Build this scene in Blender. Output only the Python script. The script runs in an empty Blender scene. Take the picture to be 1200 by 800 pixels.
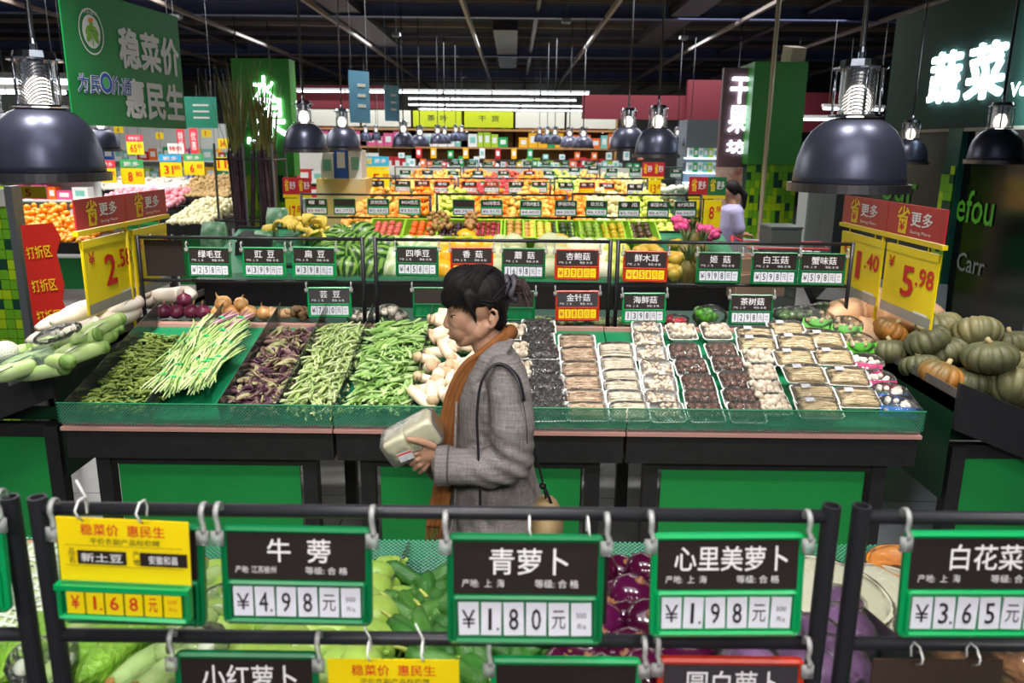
import bpy, bmesh, math, random
import numpy as np
from mathutils import Vector, Matrix, Euler, noise
# ------------------------------------------------------------ camera, world, light
SC = bpy.context.scene
COL = SC.collection
PITCH = math.radians(13.8); ROLL = math.radians(0.6); CAMH = 1.95; FPX = 930.0
_f = Vector((0, math.cos(PITCH), -math.sin(PITCH))); _u = Vector((0, math.sin(PITCH), math.cos(PITCH))); _r = Vector((1, 0, 0))
CR = _r * math.cos(ROLL) + _u * math.sin(ROLL); CU = _u * math.cos(ROLL) - _r * math.sin(ROLL)
cd = bpy.data.cameras.new('camera'); cam = bpy.data.objects.new('camera', cd); COL.objects.link(cam)
cam.matrix_world = Matrix(((CR.x, CU.x, -_f.x, 0), (CR.y, CU.y, -_f.y, 0), (CR.z, CU.z, -_f.z, CAMH), (0, 0, 0, 1)))
cd.sensor_width = 36; cd.lens = 36 * FPX / 1200; cd.clip_end = 200; cd.clip_start = .05
cd.dof.use_dof = True; cd.dof.focus_distance = 3.1; cd.dof.aperture_fstop = 4.6
SC.camera = cam
SC.view_settings.view_transform = 'Standard'; SC.view_settings.look = 'None'; SC.view_settings.gamma = 1
SC.view_settings.exposure = 0.2
SC.cycles.max_bounces = 5; SC.cycles.transparent_max_bounces = 24; SC.cycles.diffuse_bounces = 3
SC.cycles.caustics_reflective = False; SC.cycles.caustics_refractive = False; SC.cycles.sample_clamp_indirect = 4
wd = bpy.data.worlds.new('world'); SC.world = wd; wd.use_nodes = True
wd.node_tree.nodes['Background'].inputs[0].default_value = (.75, .85, 1, 1)
wd.node_tree.nodes['Background'].inputs[1].default_value = .13

def area(name, loc, sx, sy, power, col=(1, .97, .93), rot=(0, 0, 0), spread=math.pi):
    l = bpy.data.lights.new(name, 'AREA'); l.shape = 'RECTANGLE'; l.size = sx; l.size_y = sy; l.energy = power; l.color = col; l.spread = spread
    o = bpy.data.objects.new(name, l); o.location = loc; o.rotation_euler = rot; COL.objects.link(o); return o
def spot(name, loc, tgt, power, ang=70, blend=.6, size=.12, col=(1, .96, .9)):
    l = bpy.data.lights.new(name, 'SPOT'); l.energy = power; l.spot_size = math.radians(ang); l.spot_blend = blend; l.shadow_soft_size = size; l.color = col
    o = bpy.data.objects.new(name, l); o.location = loc
    o.rotation_euler = (Vector(tgt) - Vector(loc)).to_track_quat('-Z', 'Y').to_euler(); COL.objects.link(o); return o
for x in (-1.6, 1.6):
    spot('unseen_ceiling_spot', (x, -2.2, 3.9), (x * .5, 1.1, 1.3), 210, 50, size=.3)  # unseen spots added behind the camera to light the front sign faces
spot('unseen_ceiling_spot', (0, -2.6, 4.0), (0, 4.0, 1.3), 330, 50, size=.4)  # added frontal spot behind the camera, aimed down the middle
# ceiling spots over the produce islands (all hang at ceiling height, above the frame)
for x in (-1.5, -.3, .9, 2.1):
    spot('unseen_ceiling_spot', (x, 3.0, 4.1), (x - .1, 3.75, 1.0), 215, 58)
spot('unseen_ceiling_spot', (-2.2, 2.6, 4.1), (-2.5, 4.0, 1.0), 380, 50)
spot('unseen_ceiling_spot', (2.3, 2.4, 4.1), (2.35, 3.9, 1.0), 150, 50)
for x in (-1.2, .2, 1.5):
    spot('unseen_ceiling_spot', (x, .7, 4.1), (x * .8, 1.7, .9), 120, 62)
for y, p in ((6.0, 260), (9.3, 400), (12.3, 480), (15.5, 480)):
    for x in (-1.6, 0, 1.6):
        spot('unseen_ceiling_spot', (x, y - .2, 4.1), (x, y + .9, 1.0), p, 75)
area('unseen_area_light', (0, 18.5, 4.2), 12, 2, 520, (.9, .95, 1))
spot('unseen_ceiling_spot', (3.2, 8.0, 4.1), (3.0, 8.6, 0), 320, 80)  # spot added to brighten the dim right background
area('unseen_area_light', (-7, 11, 4.2), 5, 6, 620, (1, .97, .92))
area('unseen_area_light', (0, 1.0, 4.2), 3.5, 1.5, 45, (.95, .97, 1))  # weak unseen fill light added over the foreground
area('unseen_area_light', (4.4, 13.5, 4.2), 3, 4, 120, (1, .97, .95))

# ------------------------------------------------------------ planning helpers (turn photo measurements into world metres)
def ray(px, py):
    return _f + CR * ((px - 600) / FPX) + CU * ((400 - py) / FPX)
def P(px, py, Y):
    d = ray(px, py); t = Y / d.y; return Vector((d.x * t, Y, CAMH + d.z * t))
def PX(px, py, X):
    d = ray(px, py); t = X / d.x; return Vector((X, d.y * t, CAMH + d.z * t))
def PL(px, py, pl, h=0.0):
    """point on a sloping plane z = c + a*x + b*y, lifted by h"""
    a, b, c = pl; d = ray(px, py); t = (c + h - CAMH) / (d.z - a * d.x - b * d.y); return Vector((d.x * t, d.y * t, CAMH + d.z * t))

# ------------------------------------------------------------ materials
def lin(h):
    if isinstance(h, str):
        h = h.lstrip('#'); v = [int(h[i:i + 2], 16) / 255 for i in (0, 2, 4)]
    else: v = h
    return tuple(c / 12.92 if c <= .04045 else ((c + .055) / 1.055) ** 2.4 for c in v)
MATS = {}
def mat(name, col, rough=.6, metal=0, col2=None, nscale=8, nstretch=None, bump=0, bscale=None, rnd=0, emit=0, alpha=1, spec=None, coat=0, sss=0, detail=3, contrast=1, coord='Object'):
    if name in MATS: return MATS[name]
    m = bpy.data.materials.new(name); m.use_nodes = True; MATS[name] = m
    nt = m.node_tree; N = nt.nodes; L = nt.links; b = N['Principled BSDF']
    c = lin(col) + (1,); b.inputs['Base Color'].default_value = c
    b.inputs['Roughness'].default_value = rough; b.inputs['Metallic'].default_value = metal
    if spec is not None: b.inputs['Specular IOR Level'].default_value = spec
    if coat: b.inputs['Coat Weight'].default_value = coat; b.inputs['Coat Roughness'].default_value = .1
    if sss: b.inputs['Subsurface Weight'].default_value = sss; b.inputs['Subsurface Radius'].default_value = (.02, .008, .004)
    if alpha < 1: b.inputs['Alpha'].default_value = alpha
    tc = N.new('ShaderNodeTexCoord'); mp = N.new('ShaderNodeMapping'); L.new(tc.outputs[coord], mp.inputs[0])
    if nstretch: mp.inputs['Scale'].default_value = nstretch
    src = None
    if col2 is not None:
        nz = N.new('ShaderNodeTexNoise'); nz.inputs['Scale'].default_value = nscale; nz.inputs['Detail'].default_value = detail; L.new(mp.outputs[0], nz.inputs[0])
        rp = N.new('ShaderNodeValToRGB'); w = .22 / contrast
        rp.color_ramp.elements[0].position = .5 - w; rp.color_ramp.elements[1].position = .5 + w
        rp.color_ramp.elements[0].color = c; rp.color_ramp.elements[1].color = lin(col2) + (1,)
        L.new(nz.outputs[0], rp.inputs[0]); src = rp.outputs[0]; L.new(src, b.inputs['Base Color'])
    if rnd:
        oi = N.new('ShaderNodeObjectInfo'); hs = N.new('ShaderNodeHueSaturation'); mr = N.new('ShaderNodeMapRange')
        mr.inputs[3].default_value = 1 - rnd; mr.inputs[4].default_value = 1 + rnd * .6
        L.new(oi.outputs['Random'], mr.inputs[0]); L.new(mr.outputs[0], hs.inputs['Value'])
        mr2 = N.new('ShaderNodeMapRange'); mr2.inputs[3].default_value = .5 + rnd * .06; mr2.inputs[4].default_value = .5 - rnd * .06
        L.new(oi.outputs['Random'], mr2.inputs[0]); L.new(mr2.outputs[0], hs.inputs['Hue'])
        if src: L.new(src, hs.inputs['Color'])
        else: hs.inputs['Color'].default_value = c
        L.new(hs.outputs[0], b.inputs['Base Color'])
    if bump:
        n2 = N.new('ShaderNodeTexNoise'); n2.inputs['Scale'].default_value = bscale or nscale * 3; n2.inputs['Detail'].default_value = 3; L.new(mp.outputs[0], n2.inputs[0])
        bp = N.new('ShaderNodeBump'); bp.inputs['Strength'].default_value = bump; bp.inputs['Distance'].default_value = .01
        L.new(n2.outputs[0], bp.inputs['Height']); L.new(bp.outputs[0], b.inputs['Normal'])
    if emit:
        b.inputs['Emission Color'].default_value = c; b.inputs['Emission Strength'].default_value = emit; m.cycles.emission_sampling = 'NONE'
    return m
def clear_mat(name, tint=(.92, .95, .95), gloss=.12, rough=.08, bump=0, bscale=60, haze=.0, hazecol=(.9, .9, .9)):
    if name in MATS: return MATS[name]
    m = bpy.data.materials.new(name); m.use_nodes = True; MATS[name] = m
    nt = m.node_tree; N = nt.nodes; L = nt.links; N.remove(N['Principled BSDF']); out = N['Material Output']
    t = N.new('ShaderNodeBsdfTransparent'); t.inputs[0].default_value = tint + (1,)
    g = N.new('ShaderNodeBsdfGlossy'); g.inputs['Roughness'].default_value = rough
    d = N.new('ShaderNodeBsdfDiffuse'); d.inputs[0].default_value = hazecol + (1,)
    fr = N.new('ShaderNodeFresnel'); fr.inputs[0].default_value = 1.45
    ad = N.new('ShaderNodeMath'); ad.operation = 'ADD'; ad.inputs[1].default_value = gloss; L.new(fr.outputs[0], ad.inputs[0])
    m1 = N.new('ShaderNodeMixShader'); m1.inputs[0].default_value = haze; L.new(t.outputs[0], m1.inputs[1]); L.new(d.outputs[0], m1.inputs[2])
    m2 = N.new('ShaderNodeMixShader'); L.new(ad.outputs[0], m2.inputs[0]); L.new(m1.outputs[0], m2.inputs[1]); L.new(g.outputs[0], m2.inputs[2])
    L.new(m2.outputs[0], out.inputs[0])
    if bump:
        tc = N.new('ShaderNodeTexCoord'); nz = N.new('ShaderNodeTexNoise'); nz.inputs['Scale'].default_value = bscale; L.new(tc.outputs['Object'], nz.inputs[0])
        bp = N.new('ShaderNodeBump'); bp.inputs['Strength'].default_value = bump; bp.inputs['Distance'].default_value = .02
        L.new(nz.outputs[0], bp.inputs['Height']); L.new(bp.outputs[0], g.inputs['Normal']); L.new(bp.outputs[0], fr.inputs['Normal'])
    return m
def mesh_mat(name, col, pitch=.006, thr=.45, rough=.4, metal=0, hexa=False, coord='Object'):
    """woven net / perforated sheet: a lattice of holes (transparent) in a solid colour"""
    if name in MATS: return MATS[name]
    m = bpy.data.materials.new(name); m.use_nodes = True; MATS[name] = m
    nt = m.node_tree; N = nt.nodes; L = nt.links; b = N['Principled BSDF']
    b.inputs['Base Color'].default_value = lin(col) + (1,); b.inputs['Roughness'].default_value = rough; b.inputs['Metallic'].default_value = metal
    tc = N.new('ShaderNodeTexCoord'); sp = N.new('ShaderNodeSeparateXYZ'); L.new(tc.outputs[coord], sp.inputs[0])
    k = 2 * math.pi / pitch
    def wave(a, bb, sgn):
        s = N.new('ShaderNodeMath'); s.operation = 'ADD' if sgn > 0 else 'SUBTRACT'; L.new(a, s.inputs[0]); L.new(bb, s.inputs[1])
        q = N.new('ShaderNodeMath'); q.operation = 'MULTIPLY'; q.inputs[1].default_value = k; L.new(s.outputs[0], q.inputs[0])
        w = N.new('ShaderNodeMath'); w.operation = 'SINE'; L.new(q.outputs[0], w.inputs[0]); return w.outputs[0]
    z2 = N.new('ShaderNodeMath'); z2.operation = 'ADD'; L.new(sp.outputs[1], z2.inputs[0]); L.new(sp.outputs[2], z2.inputs[1])
    w1 = wave(sp.outputs[0], z2.outputs[0], 1); w2 = wave(sp.outputs[0], z2.outputs[0], -1)
    mx = N.new('ShaderNodeMath'); mx.operation = 'MAXIMUM'; L.new(w1, mx.inputs[0]); L.new(w2, mx.inputs[1])
    if hexa:
        mx.operation = 'MULTIPLY'
    gt = N.new('ShaderNodeMath'); gt.operation = 'GREATER_THAN' if not hexa else 'LESS_THAN'; gt.inputs[1].default_value = thr; L.new(mx.outputs[0], gt.inputs[0])
    L.new(gt.outputs[0], b.inputs['Alpha'])
    return m

# ------------------------------------------------------------ mesh building
class MB:
    def __init__(s): s.v = []; s.f = []; s.m = []
    def add(s, vs, fs, mi=0):
        n = len(s.v); s.v += [tuple(v) for v in vs]; s.f += [tuple(i + n for i in f) for f in fs]; s.m += [mi] * len(fs); return s
    def box(s, c, d, rot=None, mi=0):
        hx, hy, hz = d[0] / 2, d[1] / 2, d[2] / 2
        vs = [Vector((x * hx, y * hy, z * hz)) for x in (-1, 1) for y in (-1, 1) for z in (-1, 1)]
        if rot is not None:
            R = rot if isinstance(rot, Matrix) else Euler(rot).to_matrix(); vs = [R @ v for v in vs]
        c = Vector(c)
        return s.add([v + c for v in vs], [(0, 1, 3, 2), (4, 6, 7, 5), (0, 4, 5, 1), (2, 3, 7, 6), (0, 2, 6, 4), (1, 5, 7, 3)], mi)
    def b2(s, a, b, mi=0):
        return s.box([(a[i] + b[i]) / 2 for i in range(3)], [abs(b[i] - a[i]) for i in range(3)], None, mi)
    def tube(s, pts, rad, n=8, cap=True, mi=0, flat=1.0, nrm=None):
        pts = [Vector(p) for p in pts]; k = len(pts)
        if not hasattr(rad, '__len__'): rad = [rad] * k
        vs = []; ref = None
        for i in range(k):
            t = (pts[min(i + 1, k - 1)] - pts[max(i - 1, 0)]).normalized()
            if ref is None:
                ref = Vector(nrm) if nrm is not None else (Vector((0, 0, 1)) if abs(t.z) < .9 else Vector((1, 0, 0)))
            a = t.cross(ref)
            if a.length < 1e-5: a = t.cross(Vector((.3, 1, .2)))
            a.normalize(); b = a.cross(t).normalized(); ref = b
            for j in range(n):
                q = 2 * math.pi * j / n; vs.append(pts[i] + (a * math.cos(q) + b * math.sin(q) * flat) * rad[i])
        fs = [(i * n + j, i * n + (j + 1) % n, (i + 1) * n + (j + 1) % n, (i + 1) * n + j) for i in range(k - 1) for j in range(n)]
        if cap: fs += [tuple(reversed(range(n))), tuple((k - 1) * n + j for j in range(n))]
        return s.add(vs, fs, mi)
    def lathe(s, prof, n=24, c=(0, 0, 0), mi=0, rib=None, ax=1.0, ay=1.0):
        c = Vector(c); vs = []; k = len(prof)
        for (r, z) in prof:
            for j in range(n):
                q = 2 * math.pi * j / n; rr = r * (rib(q, z) if rib else 1)
                vs.append(c + Vector((rr * math.cos(q) * ax, rr * math.sin(q) * ay, z)))
        fs = [(i * n + j, i * n + (j + 1) % n, (i + 1) * n + (j + 1) % n, (i + 1) * n + j) for i in range(k - 1) for j in range(n)]
        return s.add(vs, fs, mi)
    def ell(s, c, r, rot=None, nu=12, nv=8, mi=0, fn=None):
        c = Vector(c); R = (rot if isinstance(rot, Matrix) else Euler(rot).to_matrix()) if rot is not None else None
        if not hasattr(r, '__len__'): r = (r, r, r)
        vs = [Vector((0, 0, -r[2]))]
        for i in range(1, nv):
            p = -math.pi / 2 + math.pi * i / nv
            for j in range(nu):
                q = 2 * math.pi * j / nu; k = fn(q, p) if fn else 1
                vs.append(Vector((r[0] * math.cos(p) * math.cos(q) * k, r[1] * math.cos(p) * math.sin(q) * k, r[2] * math.sin(p))))
        vs.append(Vector((0, 0, r[2])))
        if R: vs = [R @ v for v in vs]
        e = len(vs) - 1; fs = [(0, 1 + (j + 1) % nu, 1 + j) for j in range(nu)]
        for i in range(nv - 2):
            fs += [(1 + i * nu + j, 1 + i * nu + (j + 1) % nu, 1 + (i + 1) * nu + (j + 1) % nu, 1 + (i + 1) * nu + j) for j in range(nu)]
        fs += [(1 + (nv - 2) * nu + j, 1 + (nv - 2) * nu + (j + 1) % nu, e) for j in range(nu)]
        return s.add([v + c for v in vs], fs, mi)
    def loft(s, rings, cap=True, mi=0):
        n = len(rings[0]); vs = [v for r in rings for v in r]; k = len(rings)
        fs = [(i * n + j, i * n + (j + 1) % n, (i + 1) * n + (j + 1) % n, (i + 1) * n + j) for i in range(k - 1) for j in range(n)]
        if cap: fs += [tuple(reversed(range(n))), tuple((k - 1) * n + j for j in range(n))]
        return s.add(vs, fs, mi)
    def prism(s, poly, y0, y1, mi=0):
        """polygon in the XZ plane, extruded along Y"""
        n = len(poly); vs = [(p[0], y0, p[1]) for p in poly] + [(p[0], y1, p[1]) for p in poly]
        return s.add(vs, [tuple(range(n)), tuple(reversed(range(n, 2 * n)))] + [(i, i + n, (i + 1) % n + n, (i + 1) % n) for i in range(n)], mi)
    def rring(s, w, h, r, t, y0, y1, cz=0, cx=0, mi=0):
        """rounded rectangular ring in XZ"""
        def rr(w, h, r, k=4):
            o = []
            for sx, sz, a0 in ((1, 1, 0), (-1, 1, 90), (-1, -1, 180), (1, -1, 270)):
                for i in range(k + 1):
                    a = math.radians(a0 + 90 * i / k); o.append((cx + sx * (w / 2 - r) + r * math.cos(a), cz + sz * (h / 2 - r) + r * math.sin(a)))
            return o
        O = rr(w, h, r); I = rr(w - 2 * t, h - 2 * t, max(r - t, .001)); n = len(O); M = rr(w - t, h - t, max(r - t / 2, .001))
        vs = [(p[0], y1, p[1]) for p in O] + [(p[0], y0 + (y1 - y0) * .3, p[1]) for p in O] + [(p[0], y0, p[1]) for p in M] + [(p[0], y0 + (y1 - y0) * .3, p[1]) for p in I] + [(p[0], y1, p[1]) for p in I]
        fs = []
        for k in range(4):
            fs += [(k * n + i, k * n + (i + 1) % n, (k + 1) * n + (i + 1) % n, (k + 1) * n + i) for i in range(n)]
        return s.add(vs, fs, mi)
    def xform(s, M):
        s.v = [tuple(M @ Vector(v)) for v in s.v]; return s
    def mesh(s, name, mats, smooth=False):
        me = bpy.data.meshes.new(name); me.from_pydata(s.v, [], s.f); 
        for m in (mats if isinstance(mats, (list, tuple)) else [mats]): me.materials.append(m)
        if any(s.m): me.polygons.foreach_set('material_index', s.m)
        if smooth: me.polygons.foreach_set('use_smooth', [True] * len(me.polygons))
        me.update(); return me
    def build(s, name, mats, parent=None, smooth=False, loc=(0, 0, 0), rot=None, fix=True):
        me = s.mesh(name, mats, smooth)
        if fix:
            bm = bmesh.new(); bm.from_mesh(me); bmesh.ops.recalc_face_normals(bm, faces=bm.faces); bm.to_mesh(me); bm.free()
        return link(name, me, parent, loc, rot)
def link(name, me, parent=None, loc=(0, 0, 0), rot=None):
    o = bpy.data.objects.new(name, me); COL.objects.link(o); o.location = loc
    if rot is not None: o.rotation_euler = rot
    if parent is not None: o.parent = parent
    return o
def tag(o, label=None, cat=None, group=None, kind=None):
    if label: o['label'] = label
    if cat: o['category'] = cat
    if group: o['group'] = group
    if kind: o['kind'] = kind
    return o
def thing(name, label, cat, loc=(0, 0, 0), rot=(0, 0, 0), group=None):
    o = bpy.data.objects.new(name, None); COL.objects.link(o); o.location = loc
    o.rotation_euler = rot if hasattr(rot, '__len__') else (0, 0, rot); o.empty_display_size = .05
    return tag(o, label, cat, group)
def kids(o): return KIDS.get(o.name) or [c for c in o.children]
KIDS = {}
def copy_tree(o, parent=None):
    c = o.copy(); COL.objects.link(c)
    if parent is not None: c.parent = parent
    for ch in list(KIDS.get(o.name, ())): copy_tree(ch, c)
    return c
def freeze(o):
    """remember the children of a prototype once (obj.children is slow)"""
    ch = list(o.children); KIDS[o.name] = ch
    for c in ch: KIDS[c.name] = list(c.children)
    return o
class Kind:
    """one prototype with its parts; the first put() uses it, later ones copy it"""
    def __init__(s, o): s.o = freeze(o); s.used = False
    def put(s, loc, rot=(0, 0, 0), sc=1, label=None, group=None, cat=None):
        o = s.o if not s.used else copy_tree(s.o); s.used = True
        o.location = loc; o.rotation_euler = rot if hasattr(rot, '__len__') else (0, 0, rot)
        o.scale = sc if hasattr(sc, '__len__') else (sc, sc, sc)
        return tag(o, label, cat, group)
R = random.Random(7)
def U(a, b): return R.uniform(a, b)

# ------------------------------------------------------------ lettering: real flat letters cut from the bundled font
_TX = {}
def text_base(s, off):
    k = (s, off)
    if k not in _TX:
        bold = off if off > .0045 else 0; nb_ = 8 if off > .012 else 4; c = bpy.data.curves.new('lettering', 'FONT'); c.body = s; c.size = 1; c.resolution_u = 2; c.offset = 0
        o = bpy.data.objects.new('lettering', c); COL.objects.link(o); bpy.context.view_layer.update()
        me = bpy.data.meshes.new_from_object(o.evaluated_get(bpy.context.evaluated_depsgraph_get()))
        co = np.empty(len(me.vertices) * 3); me.vertices.foreach_get('co', co); co = co.reshape(-1, 3)
        fs = [tuple(p.vertices) for p in me.polygons]
        bpy.data.objects.remove(o); bpy.data.curves.remove(c); bpy.data.meshes.remove(me)
        if bold:   # heavy strokes: the same glyphs again, shifted a little each way
            n0 = len(co); sh = [(bold * math.cos(a), bold * math.sin(a), 0) for a in [math.pi / 4 + 2 * math.pi * k_ / nb_ for k_ in range(nb_)]]
            f0 = fs; fs = list(f0)
            for k_, d_ in enumerate(sh): fs += [tuple(i + n0 * (k_ + 1) for i in f) for f in f0]
            co = np.vstack([co] + [co + np.array(d_) + np.array((0, 0, .00008 * (k_ + 1))) for k_, d_ in enumerate(sh)]); co[:, 2] -= .00036
        mn = co.min(0); mx = co.max(0); co = (co - (mn + mx) / 2); _TX[k] = (co, fs, (mx - mn)[:2])
    return _TX[k]
_TM = {}
def text(s, w, h, m, parent, loc=(0, 0, 0), rot=None, off=.012, name='lettering', slant=0, keep=False):
    """letters filling a w x h box in the XZ plane, facing -Y"""
    key = (s, round(w, 4), round(h, 4), m.name, off, slant, keep)
    if key not in _TM:
        co, fs, d = text_base(s, off); sx = w / max(d[0], .01); sz = h / max(d[1], .01)
        if keep: sx = sz = min(sx, sz)
        vs = [(x * sx + slant * y * sz, -z, y * sz) for x, y, z in co]
        me = bpy.data.meshes.new(name); me.from_pydata(vs, [], fs); me.materials.append(m); me.update(); _TM[key] = me
    return link(name, _TM[key], parent, loc, rot)
def noise3(v, s, o=0): return noise.noise(Vector(v) * s + Vector((o, o * .7, o * 1.3)))
def curve_pts(p0, p1, bend, n=6, up=Vector((0, 0, 1))):
    p0 = Vector(p0); p1 = Vector(p1); d = p1 - p0; side = d.cross(up).normalized() if d.length else Vector((1, 0, 0))
    return [p0 + d * (i / (n - 1)) + side * bend * math.sin(math.pi * i / (n - 1)) for i in range(n)]
# ------------------------------------------------------------ shared materials
BLK = mat('black_paint', '#1b1a1c', .45, col2='#232224', nscale=20)
BLKM = mat('black_powder_metal', '#2b2b30', .4, metal=.25)
GRNP = mat('green_panel_board', '#0f8038', .5, col2='#128a40', nscale=2)
GRNF = mat('green_frame_plastic', '#04713f', .3)
GRNF2 = mat('green_frame_plastic_bright', '#069a55', .3)
REDF = mat('red_frame_plastic', '#c8361f', .3)
HDR = mat('black_header_card', '#221614', .55); HDRG = mat('grey_black_header_card', '#39343a', .5)
CARD = mat('white_price_card', '#dcdce8', .5); YCARD = mat('yellow_price_card', '#f6d800', .5)
INKB = mat('black_ink', '#141418', .6); INKR = mat('red_ink', '#d0201c', .6); INKW = mat('white_ink', '#e9e6ea', .6); INKY = mat('yellow_ink', '#f2cf1c', .6)
YEL = mat('yellow_sheet', '#f7d90c', .4); YELM = mat('yellow_painted_metal', '#e8c80c', .35)
REDB = mat('red_sign_board', '#b3202c', .45); REDW = mat('maroon_wall', '#640f1e', .7)
CLR = clear_mat('clear_acrylic', (.86, .92, .9), .08, .06, haze=.06)
CLRH = clear_mat('clear_plastic_hook', (.93, .93, .93), .0, .3, haze=.28, hazecol=(.95, .95, .95))
WOOD = mat('light_shelf_wood', '#b98a55', .6, col2='#a87643', nscale=4, nstretch=(1, 1, 8))
STEEL = mat('galvanised_steel', '#8d8f93', .35, metal=.8)
WHT = mat('white_plastic', '#e6e6e4', .5)
DARKCEIL = mat('dark_ceiling_paint', '#17171d', .8); BEAMC = mat('dark_beam_steel', '#5a5a6c', .5, col2='#45455a', nscale=3)
BEAMB = mat('brownish_channel_steel', '#7a6d66', .5, col2='#6a5f5a', nscale=4)
TILE = mat('grey_floor_tile', '#8d8b8a', .28, col2='#7c7a79', nscale=2.5, rnd=.12)
GROUT = mat('dark_grout', '#3d3b3b', .8)
# ------------------------------------------------------------ structure
FL = MB().b2((-16, -3, -.2), (14, 36, -.006)).build('floor', GROUT); tag(FL, 'grey tiled shop floor with dark joints', kind='structure')
tm = MB().b2((-.297, -.297, -.02), (.297, .297, 0)).mesh('floor_tile', TILE)
for i in range(-8, 12):
    for j in range(1, 15):
        link('tile', tm, FL, (i * .6, .3 + j * .6, 0))
far = MB()
for i in range(-26, 23):
    for j in range(0, 60):
        x, y = i * .6, .3 + j * .6
        if -8 <= i < 12 and 1 <= j < 15: continue
        far.b2((x - .297, y - .297, -.01), (x + .297, y + .297, 0))
tag(far.build('tile', TILE, FL, fix=False), kind='stuff')
CE = MB().b2((-16, -3, 4.7), (14, 36, 4.8)).build('ceiling', DARKCEIL); tag(CE, 'dark open ceiling with exposed steel', kind='structure')
k = 0
y = -2.0
while y < 35:
    MB().b2((-16, y - .03, 4.42), (14, y + .03, 4.5)).build('beam', BEAMB if k % 2 else BEAMC, CE); y += 1.55; k += 1
for y in (8.5, 15.2, 21.5, 28):
    b = MB().b2((-16, y - .09, 4.18), (14, y + .09, 4.2)).b2((-16, y - .09, 4.4), (14, y + .09, 4.42)).b2((-16, y - .01, 4.2), (14, y + .01, 4.4)); b.build('girder', mat('bluish_girder_steel', '#4a5684', .45), CE)
for x in (-8.3, -5.8, -3.35, -.85, 1.62, 4.05, 6.5, 9):
    MB().b2((x - .03, -2, 4.14), (x + .03, 35, 4.2)).b2((x - .045, -2, 4.2), (x + .045, 35, 4.205)).build('channel', BEAMB, CE)
for x in (-6.9, .4, 5.2):
    MB().tube([(x, -2, 4.32), (x, 35, 4.32)], .05, 10).build('pipe', mat('dark_pipe', '#26262e', .4, metal=.4), CE, smooth=True)
for x, y in ((-1.1, 9), (2.6, 11), (-4.2, 10), (.9, 15), (3.4, 17), (-2.4, 17), (4.9, 9.5), (-6, 15)):
    o = MB().box((0, 0, .04), (.16, .16, .06)).tube([(0, 0, .07), (0, 0, .34)], .012, 6).lathe([(.05, -.02), (.07, 0), (.07, .03)], 12).build('junction_box', STEEL, CE, loc=(x, y, 4.08)); 
for x, y0, y1 in ((-3.0, 12, 20), (3.0, 11, 19), (-.2, 17, 25)):
    MB().b2((x - .25, y0, 4.22), (x + .25, y1, 4.4)).build('duct', mat('dark_duct', '#2b2b36', .5, metal=.3), CE)
WALLM = mat('pale_far_wall', '#b9bcb6', .7, col2='#a8aaa5', nscale=1)
tag(MB().b2((-16, 35, 0), (14, 35.2, 4.7)).build('wall_back', WALLM), 'pale far wall of the shop', kind='structure')
tag(MB().b2((-16.2, -3, 0), (-16, 35.2, 4.7)).build('wall_left', WALLM), 'pale left wall of the shop', kind='structure')
tag(MB().b2((10, -3, 0), (10.2, 35.2, 4.7)).build('wall_right', mat('dark_side_wall', '#1d1f20', .8)), 'dark right wall of the shop', kind='structure')
# red wall pieces on the right of the back
t = thing('partition_wall', 'maroon red partition wall beside the chilled cabinet at the back right', 'wall', (4.6, 19.5, 0)); tag(t, kind='structure')
MB().b2((-.55, -.1, 0), (.55, .1, 3.5)).build('panel', REDW, t); MB().b2((.55, 0, 2.35), (3.2, .1, 3.25)).build('panel', REDW, t); MB().b2((-3, 0, 2.6), (-.55, .1, 3.15)).build('panel', REDW, t)
t = thing('wall_panel', 'long maroon fascia board high above the left end of the wooden shelves', 'panel', (-5.6, 22.4, 2.95)); tag(t, kind='structure')
MB().b2((-1.3, -.05, -.05), (2.3, .05, .55)).build('panel', REDW, t)

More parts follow.
